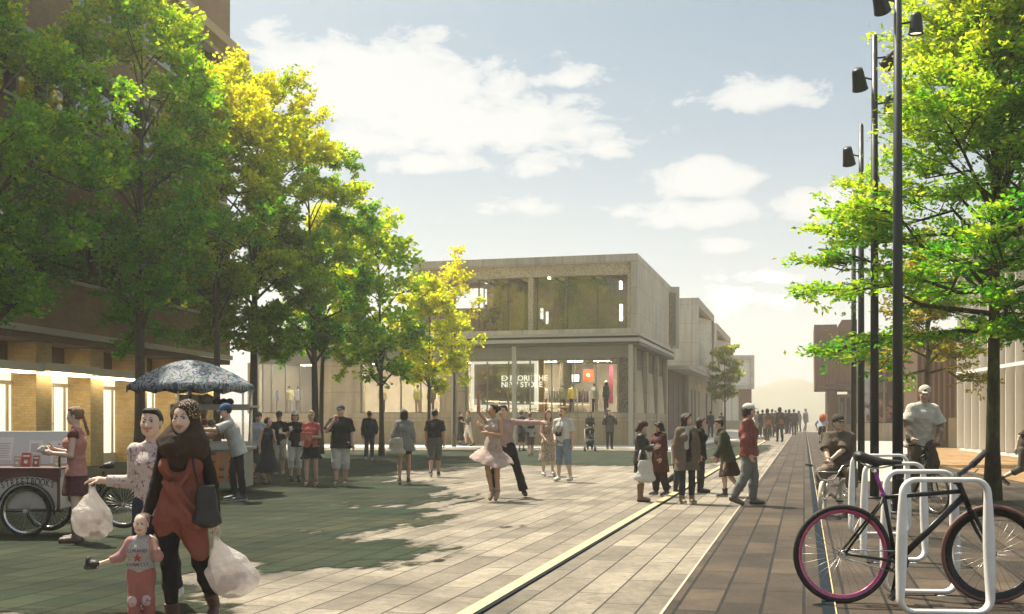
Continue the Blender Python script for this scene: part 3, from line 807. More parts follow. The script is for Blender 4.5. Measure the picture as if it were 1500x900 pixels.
L(nt, vec, b2.inputs['Vector']); b2.inputs['Color1'].default_value = (1.25, 1.2, 1.1, 1); b2.inputs['Color2'].default_value = (.75, .8, .78, 1); b2.inputs['Mortar'].default_value = (.5, .55, .45, 1)
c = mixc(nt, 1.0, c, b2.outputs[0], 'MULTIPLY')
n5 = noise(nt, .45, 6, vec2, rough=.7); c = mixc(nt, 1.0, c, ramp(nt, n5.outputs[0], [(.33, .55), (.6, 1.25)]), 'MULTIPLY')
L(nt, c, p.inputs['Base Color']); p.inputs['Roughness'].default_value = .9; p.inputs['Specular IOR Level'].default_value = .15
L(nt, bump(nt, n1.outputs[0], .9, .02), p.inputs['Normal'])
# the painted shade thins out to bare stone towards its edge
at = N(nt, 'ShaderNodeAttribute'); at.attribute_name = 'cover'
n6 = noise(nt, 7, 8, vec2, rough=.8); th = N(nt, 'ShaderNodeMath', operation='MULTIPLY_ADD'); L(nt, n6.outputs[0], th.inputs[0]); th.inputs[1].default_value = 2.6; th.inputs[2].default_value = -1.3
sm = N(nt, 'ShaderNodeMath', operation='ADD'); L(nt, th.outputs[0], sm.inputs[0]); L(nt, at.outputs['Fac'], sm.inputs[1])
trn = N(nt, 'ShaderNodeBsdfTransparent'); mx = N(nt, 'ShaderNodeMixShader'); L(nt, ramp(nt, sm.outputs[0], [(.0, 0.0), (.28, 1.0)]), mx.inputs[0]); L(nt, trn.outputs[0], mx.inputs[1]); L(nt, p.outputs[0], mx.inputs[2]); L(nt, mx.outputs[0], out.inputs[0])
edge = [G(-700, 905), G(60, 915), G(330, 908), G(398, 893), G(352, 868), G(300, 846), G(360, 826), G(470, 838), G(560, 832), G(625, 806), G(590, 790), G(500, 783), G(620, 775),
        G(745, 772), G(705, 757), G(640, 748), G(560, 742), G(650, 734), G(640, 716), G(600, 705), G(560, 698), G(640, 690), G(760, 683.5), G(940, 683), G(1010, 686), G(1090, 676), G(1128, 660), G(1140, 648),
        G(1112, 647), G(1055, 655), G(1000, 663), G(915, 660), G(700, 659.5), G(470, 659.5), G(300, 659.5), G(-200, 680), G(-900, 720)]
def inside_poly(X_, Y_, poly):
    c_ = np.zeros(X_.shape, bool); n = len(poly)
    for i in range(n):
        a, b = poly[i], poly[(i+1) % n]
        if a.y == b.y: continue
        cond = ((a.y > Y_) != (b.y > Y_)) & (X_ < (b.x-a.x)*(Y_-a.y)/(b.y-a.y) + a.x); c_ ^= cond
    return c_
def edge_dist(X_, Y_, poly):
    d_ = np.full(X_.shape, 1e9); n = len(poly)
    for i in range(n):
        a, b = poly[i], poly[(i+1) % n]; ex, ey = b.x-a.x, b.y-a.y; l2 = ex*ex+ey*ey+1e-9
        t = np.clip(((X_-a.x)*ex + (Y_-a.y)*ey)/l2, 0, 1); d_ = np.minimum(d_, np.hypot(X_-a.x-t*ex, Y_-a.y-t*ey))
    return d_
def value_noise(u, v, seed, f):
    rs = np.random.RandomState(seed); T = rs.rand(256, 256); x = u*f; y = v*f; xi = np.floor(x).astype(int); yi = np.floor(y).astype(int); fx = x-xi; fy = y-yi
    fx = fx*fx*(3-2*fx); fy = fy*fy*(3-2*fy); g = lambda a, b: T[a % 256, b % 256]
    return (g(xi, yi)*(1-fx)+g(xi+1, yi)*fx)*(1-fy) + (g(xi, yi+1)*(1-fx)+g(xi+1, yi+1)*fx)*fy
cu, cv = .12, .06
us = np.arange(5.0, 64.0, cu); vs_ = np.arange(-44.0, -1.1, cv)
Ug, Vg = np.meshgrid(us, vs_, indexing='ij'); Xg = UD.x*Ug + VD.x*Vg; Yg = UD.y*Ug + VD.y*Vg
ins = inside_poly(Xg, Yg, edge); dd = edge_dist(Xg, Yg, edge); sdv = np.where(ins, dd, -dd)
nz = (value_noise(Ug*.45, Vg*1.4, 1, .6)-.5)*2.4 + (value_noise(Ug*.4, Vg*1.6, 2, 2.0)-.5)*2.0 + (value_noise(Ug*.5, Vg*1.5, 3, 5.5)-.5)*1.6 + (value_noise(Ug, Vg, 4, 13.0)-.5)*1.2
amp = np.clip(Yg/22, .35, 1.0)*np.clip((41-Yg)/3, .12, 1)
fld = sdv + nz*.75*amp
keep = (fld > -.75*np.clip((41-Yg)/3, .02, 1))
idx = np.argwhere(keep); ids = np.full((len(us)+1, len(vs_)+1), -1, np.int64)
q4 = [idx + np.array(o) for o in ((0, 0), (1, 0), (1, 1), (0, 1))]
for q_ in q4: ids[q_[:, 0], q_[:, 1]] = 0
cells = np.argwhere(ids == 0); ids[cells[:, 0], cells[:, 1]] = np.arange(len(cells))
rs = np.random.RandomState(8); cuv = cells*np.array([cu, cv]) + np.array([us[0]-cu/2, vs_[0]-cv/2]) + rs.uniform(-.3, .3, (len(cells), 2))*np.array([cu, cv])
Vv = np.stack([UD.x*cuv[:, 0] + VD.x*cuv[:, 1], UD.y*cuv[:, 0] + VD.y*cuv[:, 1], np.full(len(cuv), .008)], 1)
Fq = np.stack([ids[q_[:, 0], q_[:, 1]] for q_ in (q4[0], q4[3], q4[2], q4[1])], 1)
me = np_mesh('shade_sheet', Vv, Fq)
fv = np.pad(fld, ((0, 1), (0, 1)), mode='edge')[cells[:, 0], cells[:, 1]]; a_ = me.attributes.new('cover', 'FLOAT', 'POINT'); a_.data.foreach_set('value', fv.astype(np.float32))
shade_sheet = link_mesh('shade_sheet', me, M_SHADE); shade_sheet['kind'] = 'structure'

# tram rails let into the paving
M_BRASS = simple('brass_strip', (0.56, 0.43, 0.22), 0.65, 0.05, var=0.15, vs=3)
M_RAILBLUE = simple('rail_steel', (0.011, 0.017, 0.025), 0.75, 0.0, var=0.25, vs=4, spec=.08)
def strip(mb, v0, v1, z0, z1, u0=-6, u1=118):
    M = frame_matrix((0, 0, 0), UD, -VD); mb.box((u0, -v1, z0), (u1, -v0, z1), M)
r0 = empty('tram_rail', UV(8, -2.5), 0, 'long yellow rail strip with a blue steel groove running down the pale paving', 'rail', 'rails along the street')
mb = MB(); strip(mb, -2.595, -2.475, 0.002, 0.022); o = mb.build('brass_edge', M_BRASS); o.parent = r0; o.matrix_parent_inverse = Matrix.Translation(-r0.location)
mb = MB(); strip(mb, -2.474, -2.435, 0.002, 0.017); o = mb.build('steel_rail', M_RAILBLUE); o.parent = r0; o.matrix_parent_inverse = Matrix.Translation(-r0.location)
r1 = empty('tram_rail', UV(8, .2), 0, 'dark blue steel rail strip running under the bicycles in the brown paving', 'rail', 'rails along the street')
mb = MB(); strip(mb, .14, .235, 0.006, 0.021); o = mb.build('steel_rail', M_RAILBLUE); o.parent = r1; o.matrix_parent_inverse = Matrix.Translation(-r1.location)
mb = MB(); strip(mb, .237, .248, 0.006, 0.018); o = mb.build('brass_edge', M_BRASS); o.parent = r1; o.matrix_parent_inverse = Matrix.Translation(-r1.location)
# a narrow stone kerb line between the two kinds of paving
mb = MB(); strip(mb, -1.09, -1.065, 0.001, 0.010); o = mb.build('kerb_line', simple('kerb_line', (.36, .32, .25), .8)); o['kind'] = 'structure'

# hills far off
def ridge(name, pts, Y, depth, col):
    mb = MB(); n = len(pts); rnd = random.Random(4)
    V = []; 
    for j in range(7):
        t = j/6; prof = math.sin(math.pi*t)**.8
        for i, (px, py) in enumerate(pts):
            V.append((PX(px, Y) , Y + depth*(t-.5), max(-1, (PZ(py, Y))*prof*(1 + .04*rnd.random()) - .5)))
    Fc = [(j*n+i, j*n+i+1, (j+1)*n+i+1, (j+1)*n+i) for j in range(6) for i in range(n-1)]
    mb.add(V, Fc, True); o = mb.build(name, simple(name, col, 1.0, var=.25, vs=.02)); o['kind'] = 'structure'; return o
P_ = [(600 + 12*i, 585 + 9*math.sin(i*.31) + 5*math.sin(i*.83+1) + 2*math.sin(i*2.1)) for i in range(24)]
P_ += [(1050, 583), (1072, 574), (1090, 577), (1104, 565), (1120, 563), (1135, 557), (1150, 556), (1162, 554), (1176, 556), (1190, 560), (1210, 565), (1240, 575), (1290, 580), (1400, 588), (1560, 584)]
ridge('hill', P_, 420, 90, (0.26, 0.24, 0.17))

# ------------------------------------------------------------------ building materials
def brick_mat(name, c1, c2, mortar, sc=1.0, plane='xz'):
    m, nt, out = new_mat(name); p = N(nt, 'ShaderNodeBsdfPrincipled')
    t = N(nt, 'ShaderNodeTexCoord'); geo = N(nt, 'ShaderNodeNewGeometry')
    sp = N(nt, 'ShaderNodeSeparateXYZ'); L(nt, t.outputs['Object'], sp.inputs[0])
    ad = N(nt, 'ShaderNodeMath', operation='ADD'); L(nt, sp.outputs[0], ad.inputs[0]); L(nt, sp.outputs[1], ad.inputs[1])
    cb = N(nt, 'ShaderNodeCombineXYZ'); L(nt, ad.outputs[0], cb.inputs[0]); L(nt, sp.outputs[2], cb.inputs[1])
    b = N(nt, 'ShaderNodeTexBrick'); b.inputs['Scale'].default_value = sc; b.inputs['Brick Width'].default_value = .225; b.inputs['Row Height'].default_value = .075
    b.inputs['Mortar Size'].default_value = .008; b.inputs['Color1'].default_value = (*c1, 1); b.inputs['Color2'].default_value = (*c2, 1); b.inputs['Mortar'].default_value = (*mortar, 1)
    L(nt, cb.outputs[0], b.inputs['Vector'])
    n2 = noise(nt, 1.3, 5, t.outputs['Object']); n1 = noise(nt, 40, 4, t.outputs['Object'])
    c = mixc(nt, 1.0, b.outputs[0], ramp(nt, n2.outputs[0], [(.3, .78), (.65, 1.05)]), 'MULTIPLY')
    c = mixc(nt, 1.0, c, ramp(nt, n1.outputs[0], [(.3, .75), (.6, 1.05)]), 'MULTIPLY')
    L(nt, c, p.inputs['Base Color']); p.inputs['Roughness'].default_value = .85
    ad2 = N(nt, 'ShaderNodeMath', operation='MULTIPLY_ADD'); L(nt, b.outputs['Fac'], ad2.inputs[0]); ad2.inputs[1].default_value = -1; L(nt, n1.outputs[0], ad2.inputs[2])
    L(nt, bump(nt, ad2.outputs[0], .5, .008), p.inputs['Normal']); L(nt, p.outputs[0], out.inputs[0]); return m
M_BRICK = brick_mat('yellow_brick', (.68, .48, .20), (.56, .38, .15), (.46, .38, .22))
M_DBRICK = brick_mat('brown_brick', (.36, .235, .125), (.29, .18, .09), (.21, .16, .10))
def speckle_mat(name, base, dot, scale=34, amount=.5, rough=.7, joints=None):
    m, nt, out = new_mat(name); p = N(nt, 'ShaderNodeBsdfPrincipled'); vec = objcoord(nt)
    n = noise(nt, scale, 3, vec, rough=.8); n2 = noise(nt, .8, 4, vec)
    c = mixc(nt, ramp(nt, n.outputs[0], [(amount-.06, 0.0), (amount+.06, 1.0)]), base, dot)
    c = mixc(nt, 1.0, c, ramp(nt, n2.outputs[0], [(.3, .84), (.65, 1.04)]), 'MULTIPLY')
    if joints:
        sp = N(nt, 'ShaderNodeSeparateXYZ'); L(nt, vec, sp.inputs[0]); ad = N(nt, 'ShaderNodeMath', operation='ADD'); L(nt, sp.outputs[0], ad.inputs[0]); L(nt, sp.outputs[1], ad.inputs[1])
        cb = N(nt, 'ShaderNodeCombineXYZ'); L(nt, ad.outputs[0], cb.inputs[0]); L(nt, sp.outputs[2], cb.inputs[1])
        b = N(nt, 'ShaderNodeTexBrick'); b.offset = 0; b.inputs['Scale'].default_value = 1; b.inputs['Brick Width'].default_value = joints[0]; b.inputs['Row Height'].default_value = joints[1]; b.inputs['Mortar Size'].default_value = .014
        b.inputs['Color1'].default_value = (1, 1, 1, 1); b.inputs['Color2'].default_value = (.88, .87, .85, 1); b.inputs['Mortar'].default_value = (.55, .53, .5, 1); L(nt, cb.outputs[0], b.inputs['Vector'])
        st = noise(nt, 2.2, 5, objcoord(nt, scale=(1.6, 1.6, .12))); c = mixc(nt, 1.0, c, b.outputs[0], 'MULTIPLY'); c = mixc(nt, 1.0, c, ramp(nt, st.outputs[0], [(.35, .80), (.6, 1.03)]), 'MULTIPLY')
    L(nt, c, p.inputs['Base Color']); p.inputs['Roughness'].default_value = rough
    L(nt, bump(nt, n.outputs[0], .2, .01), p.inputs['Normal']); L(nt, p.outputs[0], out.inputs[0]); return m
M_PANEL = speckle_mat('grey_panel', (.60, .55, .44), (.53, .485, .39), 26, .5, joints=(2.35, 1.46))
M_GOLD = speckle_mat('perforated_gold', (.62, .53, .35), (.36, .30, .19), 13, .52)
M_BROWNSP = speckle_mat('perforated_brown', (.26, .205, .125), (.10, .075, .045), 11, .5)
M_BEIGE = speckle_mat('beige_render', (.52, .43, .29), (.46, .375, .25), 18, .5, .85, joints=(3.1, 1.55))
M_BEIGE2 = speckle_mat('tan_plinth', (.48, .375, .23), (.42, .33, .2), 18, .5, .85, joints=(2.6, 1.34))
M_STEEL = simple('painted_steel', (.43, .41, .34), .5, var=.06, vs=1.5)
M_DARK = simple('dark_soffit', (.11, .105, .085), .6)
M_WALNUT = simple('walnut_cladding', (.105, .055, .03), .6, var=.18, vs=2)
M_TIMBER, nt, out = new_mat('timber_cladding')
p = N(nt, 'ShaderNodeBsdfPrincipled'); v1 = objcoord(nt, scale=(6, 6, .35)); nn = noise(nt, 3.0, 6, v1, rough=.6)
L(nt, mixc(nt, ramp(nt, nn.outputs[0], [(.3, 0.0), (.7, 1.0)]), (.13, .058, .022), (.25, .125, .05)), p.inputs['Base Color']); p.inputs['Roughness'].default_value = .7
L(nt, bump(nt, nn.outputs[0], .25, .01), p.inputs['Normal']); L(nt, p.outputs[0], out.inputs[0])
def glass_mat(name, tint, mix=.25, rough=.02, frit=None):
    m, nt, out = new_mat(name)
    tr = N(nt, 'ShaderNodeBsdfTransparent'); tr.inputs[0].default_value = (*tint, 1)
    gl = N(nt, 'ShaderNodeBsdfGlossy'); gl.inputs['Roughness'].default_value = rough; gl.inputs[0].default_value = (.9, .9, .9, 1)
    fr = N(nt, 'ShaderNodeFresnel'); fr.inputs[0].default_value = 1.5
    ad = N(nt, 'ShaderNodeMath', operation='ADD'); L(nt, fr.outputs[0], ad.inputs[0]); ad.inputs[1].default_value = mix*.2
    mx = N(nt, 'ShaderNodeMixShader'); L(nt, ad.outputs[0], mx.inputs[0]); L(nt, tr.outputs[0], mx.inputs[1]); L(nt, gl.outputs[0], mx.inputs[2])
    last = mx.outputs[0]
    if frit:
        vec = objcoord(nt); n = noise(nt, frit[1], 2, vec, rough=.8)
        df = N(nt, 'ShaderNodeBsdfDiffuse'); df.inputs[0].default_value = (*frit[0], 1)
        m2 = N(nt, 'ShaderNodeMixShader'); L(nt, ramp(nt, n.outputs[0], [(frit[2], 0.0), (frit[2]+.05, 1.0)]), m2.inputs[0]); L(nt, last, m2.inputs[1]); L(nt, df.outputs[0], m2.inputs[2]); last = m2.outputs[0]
    L(nt, last, out.inputs[0]); return m
M_GLASS = glass_mat('clear_glass', (.93, .95, .92))
M_FRIT = glass_mat('fritted_glass', (.85, .85, .78), frit=((.50, .45, .35), 17, .60))
M_LIT = simple('lit_window', (.8, .76, .66), .6, emit=(1.0, .88, .66), estr=0.42)
M_WHITE = simple('white_paint', (.80, .78, .73), .5, var=.03)
M_CREAM = simple('cream_panel', (.66, .58, .43), .7, var=.05)
M_LAMPW = simple('lamp_glow', (.9, .88, .8), .4, emit=(1.0, .93, .78), estr=2.2)

def part(name, mb, mat, root, M, bevel=0.0):
    """part of a building: built in the building's own frame"""
    o = mb.build(name, mat, root, None, bevel); return o
def building(name, origin, ex, label, cat='building', group=None):
    rz = math.atan2(ex[1], ex[0])
    return empty(name, origin, rz, label, cat, group)

def pieces(name, boxes, mat, root, bevel=0.0):
    for lo, hi in boxes: mb = MB(); mb.box(lo, hi); mb.build(name, mat, root, None, bevel)
# ================================================================== brick building on the left
# own frame: x along its street front (away from the camera), y to the left into the block
dL = Vector(((940-CX)/F_PX, 1, 0)).normalized()
OL = G(230, 675)
BL = building('brick_building', OL, dL, 'tall brick building with yellow piers, a cream canopy and dark glazed upper floors')
S0, S1 = -50.0, 6.3; SD = -17.0      # nothing nearer than SD is in the picture: plain there
mb = MB(); mb.box((S0, 1.2, 0), (S1, 14, 19.6)); part('core', mb, M_DBRICK, BL, None)
def yx(px):   # street-front station of a picture column at the pier corner line
    return None
# ground storey: piers, dark jambs, lit windows
sts = []
for pxk in (52, 130, 196, 255):
    Yk = 39.58*710/(940-pxk); sts.append((Yk-OL.y)/dL.y)
per = (sts[3]-sts[0])/3
stn = [sts[0] + per*k for k in range(-3, 6) if sts[0]+per*k < S1-1]
for s in stn:
    mb = MB(); mb.box((s, -.02, 0), (s+.85, .86, 3.75)); part('pier', mb, M_BRICK, BL, None)
    mb = MB(); mb.box((s+.85+.32, .55, 0.0), (s+.85+.72, 1.1, 3.3)); part('door_jamb', mb, M_WALNUT, BL, None)
    f = MB(); f.box((s+.85+.73, .74, .35), (s+per-.02, .8, 3.0)); fo = part('window', f, M_LIT, BL, None)
    g = MB(); g.box((s+.85+.73, .70, 2.5), (s+per-.02, .738, 2.62)); g.box((s+per-.32, .70, .35), (s+per-.2, .738, 2.5)); g.box((s+per-.95, .70, .35), (s+per-.90, .738, 2.5)); g.box((s+.85+.73, .70, 1.35), (s+per-.96, .738, 1.40)); g.box((s+.9+.73, .70, .0), (s+per-.02, .738, .35)); g.build('window_frame', M_CREAM, fo)
mb = MB(); mb.box((S0, .9, 0), (S1, 1.195, 4.05)); part('recessed_wall', mb, simple('dark_brown_wall', (.10, .06, .04), .8), BL, None)
pieces('canopy', [((s-.25, -.42 - .05*(i % 2), 2.86 + .03*(i % 2)), (s+per-.251, -.021, 3.10 + .03*(i % 2))) for i, s in enumerate(stn)], M_CREAM, BL, .01)
pieces('canopy_light', [((s+.05, -.36, 2.80), (s+per-.55, -.06, 2.855)) for s in stn], simple('canopy_glow', (.9, .85, .7), .5, emit=(1, .84, .56), estr=4.5), BL)
# upper floors: bands of brick, glazing and pale trims
def band(name, z0, z1, yy, mat, s0=S0, s1=S1):
    mb = MB(); mb.box((s0, yy, z0), (s1, 1.195, z1)); return part(name, mb, mat, BL, None)
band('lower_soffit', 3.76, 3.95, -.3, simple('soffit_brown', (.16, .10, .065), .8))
mb = MB(); mb.box((S0, -.42, 3.955), (S1, -.303, 4.14)); part('trim', mb, M_STEEL, BL, None)
for z0, z1 in ((4.145, 5.6), (7.5, 10.3), (12.4, 14.1), (16.95, 19.5)):
    band('brick_band', z0, z1, -.3, M_DBRICK)
    mb = MB(); mb.box((S0, -.40, z1-.001), (S1, -.05, z1+.09)); part('trim', mb, M_STEEL, BL, None)
for z0, z1 in ((5.70, 7.5), (10.40, 12.4), (14.2, 16.4)):
    mb = MB(); mb.box((S0, .60, z0), (S1-.3, 1.19, z1)); part('dark_room', mb, simple('room_behind_glass', (.20, .17, .13), .9), BL, None)
    pieces('mullion', [((SD+1.55*k, -.16, z0), (SD+1.55*k+.14, .12, z1)) for k in range(15)] + [((S1-.34, -.18, z0), (S1-.02, .58, z1))], simple('bronze_frame', (.16, .13, .085), .5), BL)
    g = MB(); g.box((S0, .02, z0), (S1-.36, .04, z1)); part('glass_strip', g, glass_mat('upper_glass_%d' % z0, (.8, .82, .78), mix=1.2), BL, None)
    pieces('strip_light', [((SD+3.2*q+1, .25, z1-.22), (SD+3.2*q+2.2, .33, z1-.16)) for q in range(7)], M_LAMPW, BL)
    mb = MB(); mb.box((S0, -.42, z1-.10), (S1, .0, z1+.05)); part('trim', mb, M_STEEL, BL, None)
mb = MB(); mb.box((S0, -.95, 16.47), (S1+.5, 1.19, 16.85)); part('eaves', mb, simple('eaves_wood', (.42, .32, .17), .7, var=.1), BL, None)
mb = MB(); mb.box((S0, -.2, 19.61), (S1, 14, 19.9)); part('roof', mb, M_DARK, BL, None)

# ================================================================== store in the middle
# own frame: x = right along its front (VD), y = away down the street (UD)
U0, V0 = 61.0, -9.36
BC = building('store_building', UV(U0, V0), VD, 'two storey pale store with a big glazed box above its shop windows')
LV = -23.6      # left end of the ground storey
def W(px, u=0.0):
    """local x of the front plane (at local depth u) seen at picture column px"""
    k = (px-CX)/F_PX; uu = U0+u
    v = (k*UD.y*uu - UD.x*uu)/(VD.x - k*VD.y)
    return v - V0
def ZF(py, lx, u=0.0):
    p = UV(U0+u, V0+lx); return PZ(py, p.y)
# plinth and sill of the ground storey
mb = MB(); mb.box((LV, 0, 0), (-.0, .9, 1.34)); part('plinth', mb, M_BEIGE2, BC, None)
mb = MB(); mb.box((LV, -.06, 1.345), (.0, .9, 1.83)); part('sill', mb, M_BEIGE, BC, None)
wins = [(W(362), W(372)), (W(374), W(458)), (W(527), W(644)), (W(681), W(905))]
zt, zb = 4.95, 1.83
edges = [LV] + [x for wq in wins for x in wq] + [-.25]
walls = [(LV, wins[0][0]), (wins[0][1], wins[1][0]), (wins[1][1], wins[2][0]), (wins[2][1], wins[3][0]), (wins[3][1], -.02)]
pieces('wall', [((a, .05, zb+.002), (b, .85, zt)) for a, b in walls], M_BEIGE, BC)
# a sheet of perforated brown beside the shop window
mb = MB(); mb.box((W(906), .02, zb+.01), (W(921), .048, zt-.02)); part('perforated_panel', mb, M_BROWNSP, BC, None)
mb = MB(); mb.box((LV, .0, zt+.002), (-.02, .85, 5.62)); part('fascia', mb, simple('grey_green_fascia', (.27, .27, .215), .7), BC, None)
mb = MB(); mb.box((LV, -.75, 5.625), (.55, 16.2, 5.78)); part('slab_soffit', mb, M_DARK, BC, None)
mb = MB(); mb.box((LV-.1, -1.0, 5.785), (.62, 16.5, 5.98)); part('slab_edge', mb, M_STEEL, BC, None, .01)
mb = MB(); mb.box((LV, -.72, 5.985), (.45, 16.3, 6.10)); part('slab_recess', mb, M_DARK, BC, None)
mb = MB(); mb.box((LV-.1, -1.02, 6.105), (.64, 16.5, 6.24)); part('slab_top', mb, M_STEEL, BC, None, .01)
for px in (665, 753.5, 924):
    x = W(px, -.6); mb = MB(); mb.box((x-.12, -.72, 0), (x+.12, -.48, 5.62)); part('post', mb, M_STEEL, BC, None, .008)
# shop interior
mb = MB(); mb.box((LV+.3, .86, 1.70), (-.5, 8.0, 1.82)); part('shop_floor', mb, simple('shop_floor', (.50, .36, .2), .5), BC, None)
mb = MB(); mb.box((LV+.3, 7.9, 1.83), (-.5, 8.1, 5.3)); part('back_wall', mb, simple('shop_back', (.60, .53, .42), .8, var=.25, vs=.7), BC, None)
mb = MB(); mb.box((LV+.3, .86, 5.05), (-.5, 8.0, 5.2)); part('shop_ceiling', mb, simple('shop_ceiling', (.30, .26, .2), .8), BC, None)
mb = MB(); mb.box((-.56, .9, 1.83), (-.45, 8, 5.0)); mb.box((LV+.3, .9, 1.83), (LV+.42, 8, 5.0)); mb.box((W(800)-.3, 5.0, 1.83), (W(800)-.15, 7.9, 5.0)); part('inner_wall', mb, M_BROWNSP, BC, None)
pieces('ceiling_lamp', [((LV+1.2+k*1.62, y_, 4.98), (LV+2.1+k*1.62, y_+.12, 5.04)) for k in range(14) for y_ in (1.5, 4.4)], simple('shop_lamp', (.9, .9, .85), .4, emit=(1, .93, .8), estr=70.0), BC)
for i, (a, b) in enumerate(wins):
    fr = MB(); fr.box((a, .20, zb), (a+.07, .34, zt)); fr.box((b-.07, .20, zb), (b, .34, zt)); fr.box((a+.07, .2, zt-.07), (b-.07, .34, zt)); fr.box((a+.07, .2, zb), (b-.07, .34, zb+.06))
    nm = {0: 1, 1: 4, 2: 4, 3: 7}[i]
    for k in range(1, nm): x = a + (b-a)*k/nm; fr.box((x-.03, .2, zb+.06), (x+.03, .34, zt-.07))
    fo = part('window', fr, simple('window_bar', (.30, .27, .19), .5), BC, None)
    g = MB(); g.box((a+.02, .26, zb+.02), (b-.02, .28, zt-.02)); g.build('pane', M_GLASS, fo)
# display frame with the slogan
fx0, fx1 = W(684), W(783)
d = MB(); zz0, zz1 = 2.12, 4.86
d.box((fx0, .75, zz0), (fx0+.16, .9, zz1)); d.box((fx1-.2, .75, zz0), (fx1, .9, zz1)); d.box((fx0+.16, .75, zz0), (fx1-.2, .9, zz0+.2)); d.box((fx0+.16, .75, zz1-.14), (fx1-.2, .9, zz1))
disp = part('display_frame', d, simple('display_white', (.85, .82, .74), .5, emit=(1, .93, .8), estr=.35), BC, None)
d = MB(); d.box((fx0+.17, .92, zz0+.1), (fx1-.21, .98, zz1-.1)); d.build('display_back', simple('display_back', (.34, .30, .235), .7, var=.3, vs=.9), disp)
d = MB(); d.box((fx0+1.1, .86, 4.05), (fx0+2.9, .915, 4.45)); d.build('display_shape', simple('display_tan', (.62, .52, .38), .7), disp)
d = MB()
for (x, z, r) in ((.75, 4.2, .12), (.9, 3.9, .09), (2.6, 3.0, .26), (2.3, 2.95, .16), (2.85, 2.95, .14), (1.55, 3.2, .14), (1.75, 3.1, .09)):
    d.lathe([(0, -.07), (r*.6, -.05), (r, 0), (r*.6, .05), (0, .07)], (fx0+x, .84, z), 8, Matrix.Rotation(R(90), 3, 'X'))
d.build('flower_shape', simple('display_yellow', (.80, .62, .12), .6), disp)
def text_obj(name, body, size, mat, parent, loc, rot, ext=.01, align='CENTER', spacing=1.0, sx=1.0, bold=0.0):
    cu = bpy.data.curves.new(name, 'FONT'); cu.body = body; cu.size = size; cu.extrude = ext; cu.align_x = align; cu.space_character = spacing; cu.offset = bold
    cu.space_line = .85
    tmp = bpy.data.objects.new(name, cu); COL.objects.link(tmp)
    dg = bpy.context.evaluated_depsgraph_get(); me = bpy.data.meshes.new_from_object(tmp.evaluated_get(dg)); COL.objects.unlink(tmp); bpy.data.objects.remove(tmp)
    o = link_mesh(name, me, mat, parent); o.location = loc; o.rotation_euler = rot; o.scale = (sx, 1, 1); return o
M_TXT = simple('slogan_white', (.92, .90, .80), .5, emit=(1, .95, .8), estr=.5)
text_obj('slogan', 'EXPLORE THE\nNEW STORE', .44, M_TXT, disp, (W(734, .7), .70, 3.72), (R(90), 0, 0), .02, 'LEFT', 1.02, bold=.004)
mb = MB(); mb.box((W(785), .75, zb), (W(792), 1.0, zt)); part('shop_column', mb, simple('oak_column', (.42, .22, .07), .6), BC, None)

# upper glazed box, leaning a little forward over the slab
ub = U0 - 1.0
bx1 = .50; bx0 = W(604, -1.0); zB, zT = 6.245, 10.62; yF, yK = -1.0, 15.0
T = .46
mb = MB()
mb.box((bx0, yF, zT-T), (bx1, yK, zT)); mb.box((bx0, yF, zB), (bx1, yK, zB+.26)); mb.box((bx1-.36, yF, zB+.26), (bx1, yK-3.6, zT-T)); mb.box((bx0, yF, zB+.26), (bx0+.36, yK, zT-T)); mb.box((bx1-.36, yK-.4, zB+.26), (bx1, yK, zT-T))
part('box_shell', mb, M_PANEL, BC, None, .012)
mb = MB(); mb.box((bx0+.362, yF+.25, zT-T-.62), (bx1-.362, yF+.9, zT-T-.002)); part('perforated_lintel', mb, M_GOLD, BC, None)
mb = MB(); mb.box((bx1-.60, yF+.25, zB+.262), (bx1-.362, yF+.9, zT-T-.622)); mb.box((W(779, -.4)-.14, yF+.3, zB+.262), (W(779, -.4)+.14, yF+.9, zT-T-.622)); part('perforated_jamb', mb, M_GOLD, BC, None)
mb = MB(); mb.box((W(764, -.4), yF+.95, zB+.262), (W(774, -.4), yF+1.2, zT-T-.9)); part('pale_column', mb, M_CREAM, BC, None)
fr = MB(); a, b = bx0+.364, bx1-.604; zz0, zz1 = zB+.262, zT-T-.624
for k in range(0, 8):
    x = a + (b-a)*k/7; fr.box((x-.03, yF+.62, zz0), (x+.03, yF+.72, zz1))
fo = part('window', fr, M_BROWNSP, BC, None)
g = MB(); g.box((a, yF+.66, zz0), (b, yF+.68, zz1)); g.build('pane', M_FRIT, fo)
mb = MB(); mb.box((bx0+.4, 6.0, zB+.27), (bx1-.37, 6.2, zT-T-.01)); part('room_wall', mb, simple('room_brown', (.36, .31, .235), .8, var=.3, vs=.6), BC, None)
pieces('added_room_lamp', [((bx0+1.6+k*2.3, yF+2.2+1.7*j, zT-T-.10), (bx0+2.4+k*2.3, yF+2.35+1.7*j, zT-T-.04)) for k in range(5) for j in range(2)], simple('added_room_lamp', (.9, .85, .75), .4, emit=(1, .9, .7), estr=12), BC)  # ceiling lamps added to brighten the room behind the glass
mb = MB(); mb.box((bx0+3.0, 4.2, zB+.27), (bx0+3.4, 5.98, zT-T-.45)); mb.box((bx0+7.2, 3.0, zB+.27), (bx0+7.5, 5.98, zT-T-.45)); part('room_partition', mb, M_BEIGE, BC, None)
pieces('ceiling_beam', [((bx0+1.2+k*2.2, yF+1, zT-T-.42), (bx0+1.45+k*2.2, 5.9, zT-T-.02)) for k in range(5)], M_BROWNSP, BC)
